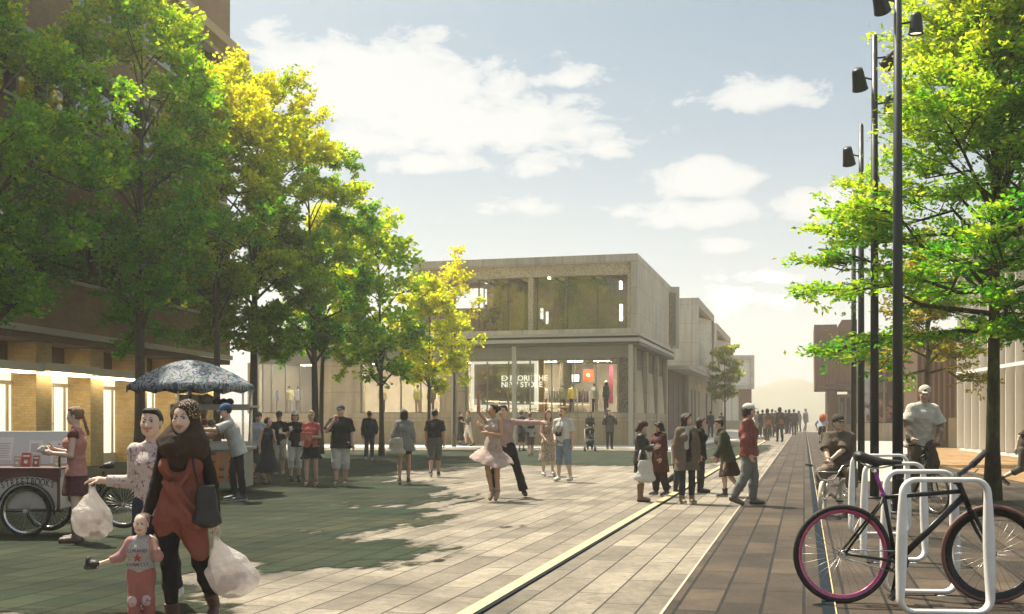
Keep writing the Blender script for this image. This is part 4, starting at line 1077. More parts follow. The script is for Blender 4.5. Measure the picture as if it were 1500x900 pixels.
for (x0, x1, y0, y1) in ((668, 708, 424, 452), (711, 731, 424, 452), (668, 708, 407, 416), (711, 731, 407, 416), (792, 796, 452, 468), (800, 804, 457, 475), (808, 812, 459, 476)):
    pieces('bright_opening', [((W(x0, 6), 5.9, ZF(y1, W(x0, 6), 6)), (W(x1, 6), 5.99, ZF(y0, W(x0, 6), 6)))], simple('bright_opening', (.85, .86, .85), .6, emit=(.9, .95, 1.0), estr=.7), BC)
for px, y0, y1 in ((783, 391, 398), (794, 391, 405), (804, 393, 409), (909, 412, 424), (909.5, 446, 470)):
    pieces('hanging_lamp', [((W(px, -.5)-.07, yF+.5, ZF(y1, W(px), -.5)), (W(px, -.5)+.07, yF+.6, ZF(y0, W(px), -.5)))], M_LAMPW, BC)
# side of the box with its window turned down the street
mb = MB(); mb.add([(bx1-.02, yK-3.55, zB+.27), (bx1-.02, yK-.45, zB+.27), (bx1-.02, yK-.45, zT-T-.01), (bx1-.02, yK-3.55, zT-T-.01)], [(0, 1, 2, 3)]); part('side_reveal', mb, M_GOLD, BC, None)
mb = MB(); mb.prism([(bx1+.003, yK-.5), (bx1+.55, yK-.30), (bx1+.55, yK-.05), (bx1+.003, yK-.02)], zT-zB-.1, None, zB+.05); part('side_fin', mb, M_STEEL, BC, None)
mb = MB(); mb.add([(bx1-.9, yK-3.5, zB+.3), (bx1+.35, yK-.5, zB+.3), (bx1+.35, yK-.5, zT-T-.05), (bx1-.9, yK-3.5, zT-T-.05)], [(0, 1, 2, 3)]); part('side_pane', mb, M_BROWNSP, BC, None)

# ground storey side wall along the street: bays of slats between tapered pilasters, then dark timber
SY = 16.0
mb = MB(); mb.box((-.4, .9, 0), (.0, SY, 1.34)); part('side_plinth', mb, M_BEIGE2, BC, None)
mb = MB(); mb.box((-.45, .9, 1.345), (.05, SY, 1.83)); part('side_sill', mb, M_BEIGE, BC, None)
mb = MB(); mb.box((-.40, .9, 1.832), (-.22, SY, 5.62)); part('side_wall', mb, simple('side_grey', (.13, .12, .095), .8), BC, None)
for k in range(4):
    y0 = .6 + 4.9*k; mb = MB()
    mb.add([(-.2, y0, 0), (.10, y0, 0), (.10, y0+1.15, 0), (-.2, y0+1.15, 0), (-.2, y0+.45, 5.6), (.10, y0+.45, 5.6), (.10, y0+.70, 5.6), (-.2, y0+.70, 5.6)], [(0, 3, 2, 1), (4, 5, 6, 7), (0, 1, 5, 4), (1, 2, 6, 5), (2, 3, 7, 6), (3, 0, 4, 7)])
    part('pilaster', mb, M_BEIGE, BC, None, .01)
    if k < 3:
        mb = MB()
        for j in range(9):
            yq = y0 + 1.35 + j*.37; mb.add([(-.21, yq, 1.84), (.0, yq, 1.84), (.0, yq+.22, 1.84), (-.21, yq+.22, 1.84), (-.21, yq+.1, 4.4), (-.14, yq+.1, 4.4), (-.14, yq+.13, 4.4), (-.21, yq+.13, 4.4)], [(0, 3, 2, 1), (4, 5, 6, 7), (0, 1, 5, 4), (1, 2, 6, 5), (2, 3, 7, 6), (3, 0, 4, 7)])
        part('slat_screen', mb, M_CREAM, BC, None)
mb = MB(); mb.box((LV, .9, 5.0), (-.5, 16, 5.6)); part('core', mb, M_DARK, BC, None)

# further stores beyond along the same side
BD = building('timber_store', UV(78, -9.3), VD, 'dark timber street front with two pale glazed boxes standing out above, past the store')
mb = MB(); mb.box((-9, 0, 0), (.0, 17, 5.0)); part('wall', mb, M_WALNUT, BD, None)
mb = MB(); mb.box((-.2, 10.5, 0), (.35, 23, 5.0)); mb.box((-9, 17.01, 0), (-.21, 50, 5)); mb.box((-.2, 23.01, 0), (.3, 50, 5.0)); part('pale_wall', mb, M_BEIGE, BD, None)
pieces('doorway', [((.001, y0, 1.0), (.40 if y0 > 10 else .03, y0+1.1, 3.9)) for y0 in (3.0, 6.5, 12.5, 15.5, 19, 27, 33)], simple('brown_opening', (.10, .06, .04), .5), BD)
mb = MB(); mb.box((-9, -.3, 5.01), (1.5, 26, 5.25)); mb.box((-9, 26.01, 5.01), (1.3, 50, 5.25)); part('slab_edge', mb, M_STEEL, BD, None)
def glazed_box(x0, x1, y0, y1, z0, z1):
    mb = MB(); t = .35
    mb.box((x0, y0, z0), (x1, y0+t, z1)); mb.box((x0, y1-t, z0), (x1, y1, z1)); mb.box((x0, y0+t, z1-t), (x1, y1-t, z1)); mb.box((x0, y0+t, z0), (x1, y1-t, z0+t)); mb.box((x0, y0+t, z0+t), (x0+.3, y1-t, z1-t))
    o = part('upper_box', mb, M_PANEL, BD, None, .012)
    g = MB(); g.add([(x1-3.2, y0+t+.02, z0+t+.02), (x1-.03, y1-t-2.2, z0+t+.02), (x1-.03, y1-t-2.2, z1-t-.3), (x1-3.2, y0+t+.02, z1-t-.3)], [(0, 1, 2, 3)]); g.build('lit_panel', speckle_mat('lit_frit', (.75, .70, .58), (.45, .36, .2), 9, .56), o)
    g = MB(); g.box((x1-.40, y0+t+.003, z0+t+.003), (x1-.02, y0+t+.12, z1-t-.003)); g.box((x1-.4, y0+t+.13, z1-t-.25), (x1-.02, y1-t-.01, z1-t-.003)); g.build('gold_reveal', M_GOLD, o)
    return o
glazed_box(-6, 1.55, 6.0, 21.0, 5.26, 10.7)
glazed_box(-6, 1.45, 25.5, 45.0, 5.26, 10.4)

BE = building('pavilion', G(1060, 629), Vector((1, -.05, 0)).normalized(), 'small far pavilion with a white glazed box over lit windows behind a young tree')
mb = MB(); mb.box((-5, 0, 0), (3.9, 8, 1.2)); part('plinth', mb, M_BEIGE2, BE, None)
mb = MB(); mb.box((-5, .5, 1.205), (2.2, 8, 5.6)); part('wall', mb, simple('pavilion_glow', (.82, .78, .68), .7), BE, None)
pieces('mullion', [((-4.6+k*.95, .3, 1.205), (-4.45+k*.95, .49, 5.6)) for k in range(8)], M_CREAM, BE)
mb = MB(); mb.box((2.21, .1, 1.205), (3.9, 8, 5.6)); part('pier', mb, M_TIMBER, BE, None)
mb = MB(); t = .5; mb.box((-5, -1, 5.61), (4.1, 8, 6.1)); mb.box((-5, -1, 9.8), (4.1, 8, 10.3)); mb.box((3.6, -1, 6.11), (4.1, 8, 9.79)); mb.box((-5, -1, 6.11), (-4.6, 8, 9.79)); part('upper_box', mb, M_PANEL, BE, None, .02)
mb = MB(); mb.box((-4.59, -.4, 6.12), (3.59, -.3, 9.78)); part('lit_panel', mb, speckle_mat('white_frit', (.82, .79, .72), (.6, .55, .45), 8, .56), BE, None)

# ================================================================== buildings on the right
YR = 100.0
BT = building('timber_tower', (PX(1212, YR), YR, 0), VD, 'brown timber house whose boxy upper storey juts out over the street beside the poles')
x = lambda px: PX(px, YR)-PX(1212, YR)
mb = MB(); mb.box((0, .5, 0), (x(1226), 12, PZ(572, YR))); mb.box((x(1226)+.02, 0, 0), (x(1246), 12, PZ(578, YR))); mb.box((x(1246)+.02, .3, 0), (x(1300), 12, PZ(560, YR))); part('lower_wall', mb, M_TIMBER, BT, None, .02)
mb = MB(); mb.box((x(1226)+.3, -.04, .2), (x(1226)+.5, -.001, 3.0)); part('door_slot', mb, M_DARK, BT, None)
zb_, zt1, zt2 = PZ(571, YR), PZ(477, YR), PZ(470, YR)
mb = MB()
mb.prism([(x(1194), zb_), (x(1222), zb_), (x(1226), zt2-2.0), (x(1225), zt1), (x(1193), zt1)], 10, Matrix(((1, 0, 0, 0), (0, 0, -1, 9.0), (0, 1, 0, 0), (0, 0, 0, 1))))
mb.prism([(x(1222)+.02, zb_), (x(1253), zb_), (x(1253), zt2), (x(1232), zt2), (x(1226), zt2-.6), (x(1226)+.02, zt2-2.0)], 9.6, Matrix(((1, 0, 0, 0), (0, 0, -1, 9.0), (0, 1, 0, 0), (0, 0, 0, 1))))
part('upper_box', mb, M_TIMBER, BT, None)
mb = MB(); zq = PZ(505, YR); mb.box((x(1206), -1.08, zq), (x(1252), -1.002, zq+.12)); mb.box((x(1206), -1.08, zq-.75), (x(1208), -1.002, zq-.001)); mb.box((x(1208)+.01, -1.06, PZ(567, YR)), (x(1250), -1.002, PZ(563, YR))); part('ledge', mb, M_WALNUT, BT, None)

pieces('cladding_board', [((x(1194)+.25+k*.33, -1.03, zb_+.15), (x(1194)+.30+k*.33, -1.001, zt1-.8)) for k in range(5)], M_WALNUT, BT)
pieces('window', [((x(1230), -.03, 1.0), (x(1236), -.001, 3.4)), ((x(1239), -.03, 1.0), (x(1244), -.001, 3.4)), ((x(1262), .27, 1.0), (x(1272), .299, 3.6)), ((x(1278), .27, 1.0), (x(1288), .299, 3.6))], simple('dark_pane', (.03, .03, .03), .15), BT)
YS = 74.0
BS = building('shop_row', (PX(1252, YS), YS, 0), VD, 'dark shopfront with glass bays seen between the tall black poles')
x = lambda px: PX(px, YS)-PX(1252, YS)
mb = MB(); mb.box((x(1254), .6, PZ(628, YS)), (x(1352), 9, PZ(500, YS))); part('wall', mb, simple('shop_dark', (.05, .04, .028), .7, var=.3, vs=1.2), BS, None)
mb = MB(); mb.box((x(1254), .3, 0), (x(1352), .59, PZ(620, YS))); part('plinth', mb, M_BEIGE, BS, None)
fr = MB()
for k in range(6): xx = x(1256)+(x(1350)-x(1256))*k/5; fr.box((xx-.06, .3, PZ(619, YS)), (xx+.06, .5, PZ(520, YS)))
fr.box((x(1256), .32, PZ(545, YS)), (x(1350), .48, PZ(543, YS)))
fo = part('window', fr, simple('shop_frame', (.25, .2, .13), .5), BS, None)
g = MB(); g.box((x(1256), .51, PZ(619, YS)), (x(1350), .53, PZ(520, YS))); g.build('pane', glass_mat('shop_glass', (.8, .8, .75), mix=.8), fo)
sh = MB(); rnd = random.Random(2)
for k in range(46):
    xx = x(1258) + rnd.random()*(x(1346)-x(1258)); zz = PZ(616 - rnd.random()*28, YS); r = rnd.uniform(.1, .22)
    sh.lathe([(0, -r), (r*.8, -r*.6), (r, 0), (r*.7, r*.7), (0, r)], (xx, .57, zz), 8)
part('goods_on_display', sh, simple('goods_red', (.30, .12, .08), .6, var=.6, vs=2), BS, None)
pieces('wall_picture', [((x(1262)+k*1.05, .545, PZ(575, YS)), (x(1262)+k*1.05+.6, .595, PZ(552, YS))) for k in range(4)], simple('picture_grey', (.30, .27, .22), .7, var=.4, vs=3), BS)

YB = 58.0
BB = building('brown_house', (PX(1344, YB), YB, 0), VD, 'dark brown panelled house behind the yellow tree, next to the white finned front')
x = lambda px: PX(px, YB)-PX(1344, YB)
mb = MB(); mb.box((0, 0, 0), (x(1406), 8, PZ(486, YB))); part('wall', mb, M_WALNUT, BB, None)
mb = MB()
for k in range(8): mb.box((.2+k*.27, -.05, .4), (.3+k*.27, -.001, PZ(492, YB)))
part('board_rib', mb, simple('rib_brown', (.20, .125, .08), .7), BB, None)
mb = MB(); mb.box((x(1386), -.12, 0), (x(1397), -.051, PZ(612, YB))); part('tan_panel', mb, M_BEIGE, BB, None)

# white finned front running towards the camera on the right
dR = -Vector(((1010-CX)/F_PX, 1, 0)).normalized()
OR = G(1405, 660)
BF = building('finned_hall', OR, dR, 'pale hall with tall white vertical fins and a thin white rail across its front')
LF = 34
mb = MB(); mb.box((0, .45, .12), (LF, 14, 9.0)); part('core', mb, simple('hall_core', (.50, .46, .38), .8, var=.05, vs=.5), BF, None)
mb = MB(); mb.box((-.1, .0, 0), (LF, 14, .115)); part('base_slab', mb, M_WHITE, BF, None)
pieces('fin', [((1.35*k, -.10, .116), (1.35*k+.06, .44, 8.8)) for k in range(24)], simple('fin_white', (.74, .71, .64), .5, var=.03), BF)
pieces('fin_panel', [((1.35*k+.25, .22, .116), (1.35*k+.7, .44, 8.8)) for k in range(24)], simple('fin_panel', (.40, .36, .30), .6, var=.06, vs=.6), BF)
mb = MB(); z = PZ(549, OR.y); mb.box((.3, -.2, z-.04), (LF, -.101, z+.10)); part('rail', mb, M_WHITE, BF, None)
mb = MB(); mb.box((-.12, -.3, 8.81), (LF, 14, 9.2)); part('roof', mb, M_PANEL, BF, None)
# ------------------------------------------------------------------ trees
def leaf_mat(name, trans=.62):
    m, nt, out = new_mat(name)
    a = N(nt, 'ShaderNodeVertexColor'); a.layer_name = 'Col'
    d = N(nt, 'ShaderNodeBsdfPrincipled'); L(nt, a.outputs[0], d.inputs['Base Color']); d.inputs['Roughness'].default_value = .5; d.inputs['Specular IOR Level'].default_value = .25
    t = N(nt, 'ShaderNodeBsdfTranslucent'); L(nt, mixc(nt, 1.0, a.outputs[0], (1.5, 1.6, .6), 'MULTIPLY'), t.inputs[0])
    mx = N(nt, 'ShaderNodeMixShader'); mx.inputs[0].default_value = trans
    L(nt, d.outputs[0], mx.inputs[1]); L(nt, t.outputs[0], mx.inputs[2]); L(nt, mx.outputs[0], out.inputs[0]); return m
M_LEAF = leaf_mat('leaf')
M_BARK = simple('bark', (.075, .06, .042), .9, var=.35, vs=9, bmp=1.0, bs=22)
M_MOSSBARK, nt, out = new_mat('mossy_bark')
p = N(nt, 'ShaderNodeBsdfPrincipled'); v1 = objcoord(nt, scale=(1, 1, .4)); nn = noise(nt, 14, 7, v1, rough=.7); n2 = noise(nt, 3.5, 4, v1)
c = mixc(nt, ramp(nt, n2.outputs[0], [(.42, 0.0), (.6, 1.0)]), (.055, .045, .025), (.085, .095, .022))
L(nt, mixc(nt, 1.0, c, ramp(nt, nn.outputs[0], [(.3, .4), (.65, 1.15)]), 'MULTIPLY'), p.inputs['Base Color']); p.inputs['Roughness'].default_value = .95
L(nt, bump(nt, nn.outputs[0], 1.0, .04), p.inputs['Normal']); L(nt, p.outputs[0], out.inputs[0])

def tree(name, label, loc, H, z0, rx, ry, seed, nleaf=22000, leaf=.15, trunk_r=.13, dark=(.035, .085, .018), mid=(.075, .14, .022), light=(.20, .22, .03),
         yellow=.4, shape='oval', fork=None, bark=None, flat=.75, nlimb=26, off=(0, 0), gap=1.0, top_bias=.5, lobes=None, side_light=0.0):
    """trunk with limbs and twigs, and a crown of separate leaves gathered on the twigs"""
    rs = np.random.RandomState(seed)
    t = empty(name, loc, 0, label, 'tree', 'trees round the square')
    wood = MB()
    # trunk
    nseg = 9; pts = []; bend = rs.normal(0, .035, (nseg+1, 2)).cumsum(0); top = H*(.86 if shape != 'spread' else .8)
    for i in range(nseg+1):
        q = i/nseg; pts.append(V3(bend[i, 0]*H*.06*q + off[0]*q*q*.6, bend[i, 1]*H*.06*q + off[1]*q*q*.6, top*q))
    rad = [trunk_r*(1.35 if i == 0 else 1.0)*(1-.86*(i/nseg)**1.1) for i in range(nseg+1)]
    trunk = MB(); trunk.path(pts, rad, 10); trunk_o = trunk.build('trunk', bark or M_BARK, t)
    P_ = np.array(pts)
    def on_trunk(z):
        k = np.clip(z/top*nseg, 0, nseg-1e-6); i = int(k); return P_[i] + (P_[i+1]-P_[i])*(k-i)
    zc = (z0+H)/2; hz_ = (H-z0)/2
    def prof(z):      # crown half width at height z, 0..1
        q = np.clip((z-z0)/(H-z0), 0, 1)
        if shape == 'oval': return math.sqrt(max(0, 1-(2*q-1)**2))*(.75+.25*math.sin(q*3))
        if shape == 'cone': return (1-q)**.75*min(1, (q+.02)*9)**.6
        if shape == 'spread': return min(1, (q*6.0+.62))*min(1, 1.22*max(0, 1-q)**1.0)
        if shape == 'column': return min(1, q*6+.15)*min(1, (1-q)*3.2+.1)
    tips = []                     # twig segments (a, b, spread)
    for i in range(nlimb):
        q = (i+.5)/nlimb; zz = z0 + (H-z0)*(q**.9)
        an = i*2.39996 + rs.uniform(-.4, .4); w = prof(zz)*rs.uniform(.72, 1.08)
        end = V3(math.cos(an)*rx*w + off[0], math.sin(an)*ry*w + off[1], zz + rs.normal(0, .03)*H)
        if shape == 'spread': st = on_trunk(min(top*.97, max(z0*.98, z0 + (zz-z0)*.55)))
        else: st = on_trunk(min(top*.97, max(z0*.9, zz - np.hypot(end[0]-off[0], end[1]-off[1])*rs.uniform(.35, .8))))
        m1 = st + (end-st)*.35 + V3(0, 0, .04*H*(1 if shape != 'spread' else .35)) + rs.normal(0, .02, 3)*H; m2 = st + (end-st)*.7 + rs.normal(0, .025, 3)*H
        r0 = max(.012, trunk_r*.42*(1-.75*q)); limb = [st, m1, m2, end]
        wood.path(limb, [r0, r0*.7, r0*.45, r0*.16], 6)
        # twigs
        nt_ = 9 if shape != 'spread' else 13
        for j in range(nt_):
            f = rs.uniform(.28, 1.0); k = min(2, int(f*3)); a = limb[k] + (limb[k+1]-limb[k])*(f*3-k)
            if f > .99: a = end
            dv = rs.normal(0, 1, 3); dv[2] = dv[2]*flat*.8 + (.25 if shape != 'spread' else .02); dv = nrm(dv + nrm(end-st)*.9)
            ln = rs.uniform(.10, .24)*(rx+ry)*.9*(1.1-.4*f)
            b = a + dv*ln
            wood.path([a, (a+b)/2 + rs.normal(0, .03, 3)*ln, b], [r0*.3, r0*.2, .006], 4)
            tips.append((a + (b-a)*.15, b, ln))
            for e in range(2):
                dv2 = nrm(dv + rs.normal(0, .8, 3)*V3(1, 1, flat)); tips.append((a + (b-a)*.6, a + (b-a)*.6 + dv2*ln*.6, ln*.6))
    wood.build('limb', bark or M_BARK, t)
    A = np.array([q[0] for q in tips]); Bq = np.array([q[1] for q in tips]); Ln = np.array([q[2] for q in tips])
    keep = np.ones(len(A), bool)
    w = Ln/Ln.sum(); idx = rs.choice(len(A), nleaf, p=w)
    f = rs.uniform(0, 1.08, nleaf)[:, None]
    c = A[idx] + (Bq-A)[idx]*f + rs.normal(0, 1, (nleaf, 3))*V3(1, 1, flat*.9)*np.clip(Ln[idx], .3, 1.2)[:, None]*.16*gap
    # leaf blades: bent diamonds
    L_ = leaf*rs.uniform(.55, 1.25, nleaf)[:, None]
    d = rs.normal(0, 1, (nleaf, 3)); d[:, 2] *= .55 if shape != 'spread' else .35; d += nrm(np.ones(3))*0; d += (Bq-A)[idx]/np.maximum(Ln[idx], .01)[:, None]*.9
    d /= np.linalg.norm(d, axis=1)[:, None]
    n = rs.normal(0, 1, (nleaf, 3))*(V3(1, 1, 1) if shape != 'spread' else V3(.6, .6, 1.0)); n[:, 2] += .5
    s = np.cross(d, n); s /= np.linalg.norm(s, axis=1)[:, None] + 1e-9
    up = np.cross(s, d)
    wd = .34 if shape != 'spread' else .26
    v0 = c; v1 = c + d*L_*.5 + s*L_*wd + up*L_*.06; v2 = c + d*L_ - up*L_*.05; v3 = c + d*L_*.5 - s*L_*wd + up*L_*.06
    V = np.stack([v0, v1, v2, v3], 1).reshape(-1, 3)
    Q = np.arange(nleaf*4).reshape(-1, 4)
    # leaf colour: each twig has its own tone, yellower towards top and left as painted sunlight
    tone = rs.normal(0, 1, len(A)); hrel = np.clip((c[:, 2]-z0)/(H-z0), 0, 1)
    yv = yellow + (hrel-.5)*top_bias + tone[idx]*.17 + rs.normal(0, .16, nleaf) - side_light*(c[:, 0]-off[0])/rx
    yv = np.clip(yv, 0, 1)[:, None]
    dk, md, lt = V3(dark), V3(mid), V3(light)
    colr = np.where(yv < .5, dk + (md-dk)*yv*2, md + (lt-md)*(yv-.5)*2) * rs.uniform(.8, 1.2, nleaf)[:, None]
    link_mesh('crown', np_mesh('crown', V, Q, False, np.repeat(colr, 4, 0)), M_LEAF, t)
    return t

YEL = dict(dark=(.13, .25, .012), mid=(.34, .42, .018), light=(.68, .58, .03))
GRN = dict(dark=(.06, .24, .018), mid=(.20, .38, .02), light=(.56, .54, .025))
def tloc(px, Y): return (PX(px, Y), Y, 0)
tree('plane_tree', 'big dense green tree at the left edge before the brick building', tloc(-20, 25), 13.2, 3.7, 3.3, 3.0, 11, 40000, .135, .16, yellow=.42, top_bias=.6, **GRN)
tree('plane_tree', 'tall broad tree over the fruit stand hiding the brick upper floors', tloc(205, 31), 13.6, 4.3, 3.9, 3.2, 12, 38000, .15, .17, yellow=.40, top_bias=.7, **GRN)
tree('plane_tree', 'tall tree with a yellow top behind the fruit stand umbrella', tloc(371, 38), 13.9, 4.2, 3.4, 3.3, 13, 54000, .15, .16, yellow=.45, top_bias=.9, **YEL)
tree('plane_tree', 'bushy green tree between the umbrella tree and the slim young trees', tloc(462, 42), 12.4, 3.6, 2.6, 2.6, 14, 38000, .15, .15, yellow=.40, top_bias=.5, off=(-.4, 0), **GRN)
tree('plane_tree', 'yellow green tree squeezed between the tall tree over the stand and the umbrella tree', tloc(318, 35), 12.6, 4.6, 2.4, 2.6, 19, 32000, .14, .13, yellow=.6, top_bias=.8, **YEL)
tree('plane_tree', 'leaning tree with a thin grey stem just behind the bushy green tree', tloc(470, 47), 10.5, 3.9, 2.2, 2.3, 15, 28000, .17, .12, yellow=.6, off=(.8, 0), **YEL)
tree('plane_tree', 'small open tree with big leaves on the square, behind the man in the dark jacket', tloc(559, 44.3), 9.5, 2.9, 2.0, 2.0, 16, 4200, .27, .11, yellow=.5, top_bias=.3, nlimb=30, shape='oval', gap=1.25, dark=(.08, .22, .018), mid=(.26, .40, .02), light=(.58, .54, .03))
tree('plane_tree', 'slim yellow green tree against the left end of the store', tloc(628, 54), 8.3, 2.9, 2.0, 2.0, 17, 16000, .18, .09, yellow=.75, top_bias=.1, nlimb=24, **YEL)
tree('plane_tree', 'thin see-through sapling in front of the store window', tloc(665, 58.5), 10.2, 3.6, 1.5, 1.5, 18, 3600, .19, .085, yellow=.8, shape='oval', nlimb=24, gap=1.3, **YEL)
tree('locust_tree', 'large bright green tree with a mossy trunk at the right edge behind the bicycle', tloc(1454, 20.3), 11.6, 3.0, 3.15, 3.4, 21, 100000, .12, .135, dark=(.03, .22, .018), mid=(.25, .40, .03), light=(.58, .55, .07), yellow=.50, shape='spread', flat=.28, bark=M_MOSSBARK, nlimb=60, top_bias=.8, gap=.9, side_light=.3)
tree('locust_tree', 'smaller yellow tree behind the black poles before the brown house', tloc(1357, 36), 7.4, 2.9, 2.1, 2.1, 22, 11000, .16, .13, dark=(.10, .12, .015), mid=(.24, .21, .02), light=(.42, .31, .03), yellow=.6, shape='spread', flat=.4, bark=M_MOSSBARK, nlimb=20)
tree('young_tree', 'small round lime tree far down the street before the pavilion', tloc(1062, 92), 7.6, 2.8, 1.6, 1.6, 23, 3400, .3, .09, dark=(.14, .17, .02), mid=(.27, .29, .03), light=(.45, .42, .06), yellow=.6, nlimb=16)

# unseen shrubby trees added on the brick roof: their leafy shade frays the edge of the shadow on the square
for k in range(9):
    s_ = -34 + 4.6*k; q_ = BL.matrix_basis @ Vector((s_, 1.6 + .5*(k % 2), 19.9))
    tree('added_roof_tree', 'small unseen tree added on the brick roof to fray its shadow', q_, 1.7 + .5*(k*7 % 3), .3, 1.5, 1.4, 40+k, 1500, .34, .07, nlimb=11, **GRN)
# ------------------------------------------------------------------ lamp poles
M_POLE = simple('black_pole', (.022, .027, .028), .45, .3, var=.15, vs=2)
M_LENS = simple('lamp_lens', (.7, .66, .55), .2, emit=(1, .9, .7), estr=.7)
def lamp_pole(px, Y, H, r0, r1, heads, label):
    t = empty('lamp_pole', (PX(px, Y), Y, 0), 0, label, 'lamp pole', 'tall black lamp poles')
    mb = MB(); mb.path([(0, 0, 0), (0, 0, H*.35), (0, 0, H)], [r0, r0*.9, r1], 14); mb.lathe([(r1, 0), (r1*.6, .05), (0, .06)], (0, 0, H), 12); mb.build('pole', M_POLE, t)
    mb = MB(); mb.lathe([(r0*1.7, 0), (r0*1.7, .03), (r0*1.05, .035)], (0, 0, .012), 16); mb.build('base_plate', M_POLE, t)
    mb = MB(); mb.box((-.05, -r0*.93-.012, .55), (.05, -r0*.9, 1.0)); mb.build('hatch', M_POLE, t)
    for (z, sx, tilt, big, yaw) in heads:
        c = Vector((sx*(r1 + .16*big + .06), -.05, z))
        M = Matrix.Rotation(R(yaw), 3, 'Z') @ Matrix.Rotation(R(tilt), 3, 'X')
        mb = MB(); mb.lathe([(0, .17*big), (.075*big, .165*big), (.085*big, .12*big), (.10*big, -.02*big), (.115*big, -.14*big), (.122*big, -.16*big), (.104*big, -.16*big), (.10*big, -.14*big)], c, 20, M)
        h = mb.build('lamp_head', M_POLE, t)
        mb = MB(); mb.lathe([(.101*big, -.135*big), (.06*big, -.115*big), (0, -.11*big)], c, 18, M); mb.build('lens', M_LENS, h)
        mb = MB(); mb.path([(sx*r1*.6, 0, z+.02), (sx*(r1+.06), -.03, z+.02), tuple(c + M @ Vector((0, 0, .06*big)))], .018, 8); mb.build('bracket', M_POLE, h)
    return t
def hz_(py, Y): return PZ(py, Y)
# one row of poles; heights follow from the row's vanishing point
lamp_pole(1315, 17.5, 10.2, .086, .055, [(PZ(4, 17.5), -1, 48, 1.15, -35), (PZ(37, 17.5), 1, 4, 1.0, 10)], 'nearest and tallest black pole with two lamp heads, left of the leafy branches')
lamp_pole(1281, 20.8, PZ(55, 20.8), .085, .055, [(PZ(87, 20.8), 1, 55, 1.2, 35), (PZ(118, 20.8), -1, 38, 1.25, -30), (PZ(154, 20.8), 1, 2, 1.0, 0)], 'black pole with three lamp heads rising behind the seated bicycle rider')
lamp_pole(1261.5, 26, PZ(185, 26), .085, .055, [(PZ(230, 26), -1, 35, 1.3, -28), (PZ(256, 26), 1, 0, 1.1, 0)], 'third pole in the row, mid grey with distance, a lamp head on its left')
lamp_pole(1250.5, 32, PZ(281, 32), .085, .055, [(PZ(324, 32), -1, 35, 1.35, -28)], 'farthest and palest pole of the lamp row with one small lamp head')
# ------------------------------------------------------------------ bicycles and street things
M_BLKPAINT = simple('gloss_black_paint', (.010, .011, .010), .34, var=.2, spec=.35, coat=.1)
M_RUBBER = simple('rubber', (.022, .021, .02), .8, var=.2, vs=20)
M_CHROME = simple('chrome', (.62, .61, .58), .22, 1.0, var=.05)
M_SPOKE = simple('spoke', (.45, .44, .42), .35, .8)
M_PINK = simple('pink_anodised', (.46, .09, .20), .3, .35, var=.25, vs=2.5, coat=.3)
M_PURPLE = simple('purple_anodised', (.42, .05, .36), .28, .4, var=.1, coat=.3)
M_BROWNRIM = simple('brown_wall', (.16, .075, .06), .6)
M_RACK = simple('rack_white', (.86, .84, .78), .4, var=.16, vs=7, coat=.2)
M_BMX = simple('bmx_cream', (.62, .56, .44), .45, var=.08)
M_OLDBLK = simple('old_black', (.03, .028, .024), .5)
def wheel(root, c, Rw, tyre_r, M, mats, name='wheel', depth=.03, spokes=28, rimw=1.0):
    tm, rm, sm = mats
    c = Vector(c)
    mb = MB(); mb.torus(c, Rw - tyre_r, tyre_r, M, 56, 10); w = mb.build(name, tm, root)
    mb = MB(); rr = Rw - 2*tyre_r
    prof = [(rr, -.012*rimw), (rr+.004, 0), (rr, .012*rimw), (rr-depth, .008*rimw), (rr-depth-.002, 0), (rr-depth, -.008*rimw), (rr, -.012*rimw)]
    n = 56; b = []
    for i in range(n):
        a = 2*math.pi*i/n
        for r, y in prof: b.append(c + M @ Vector((r*math.cos(a), y, r*math.sin(a))))
    m = len(prof); mb.add(b, [(i*m+k, i*m+k+1, ((i+1) % n)*m+k+1, ((i+1) % n)*m+k) for i in range(n) for k in range(m-1)], True); mb.build('rim', rm, w)
    mb = MB()
    for k in range(spokes):
        a = 2*math.pi*k/spokes; a2 = a + (.35 if k % 2 else -.35); y = .025*(1 if (k//2) % 2 else -1)
        mb.tube(c + M @ Vector((.02*math.cos(a2), y, .02*math.sin(a2))), c + M @ Vector(((rr-depth)*math.cos(a), 0, (rr-depth)*math.sin(a))), .0016, n=4)
    mb.build('spoke', sm, w)
    mb = MB(); mb.tube(c + M @ Vector((0, -.05, 0)), c + M @ Vector((0, .05, 0)), .016, n=12); mb.tube(c + M @ Vector((0, -.03, 0)), c + M @ Vector((0, -.024, 0)), .03, n=12); mb.tube(c + M @ Vector((0, .024, 0)), c + M @ Vector((0, .03, 0)), .03, n=12); mb.build('hub', M_CHROME, w)
    return w
I3 = Matrix.Identity(3)

# ---- the racing bicycle in front
YBK = 9.05; K = YBK/F_PX
bk = empty('bicycle', (PX(1234, YBK), YBK, 0), 0, 'black fixed gear bicycle with a pink back rim leaning among the white racks in front', 'bicycle', None)
q = lambda px, py, y=0: Vector(((px-1234)*K, y, .409 + (806-py)*K))
RW = .409
wheel(bk, q(1234, 806), RW, .021, I3, (M_RUBBER, M_PINK, M_SPOKE), depth=.028, rimw=1.3)
wheel(bk, q(1454, 806), RW, .019, Matrix.Rotation(R(-9), 3, 'Z'), (M_BROWNRIM, M_BLKPAINT, M_SPOKE), depth=.05, rimw=1.3)
fr = MB(); t_ = .019
fr.tube(q(1312, 817), q(1294, 716), .017, .017, 12)
fr.tube(q(1297, 723), q(1409, 714), t_, t_, 12)
fr.path([q(1313, 818), q(1411, 722)], t_*1.25, 12, wide=(1.15, .9))
fr.tube(q(1405, 704), q(1419, 737), .024, .025, 14)
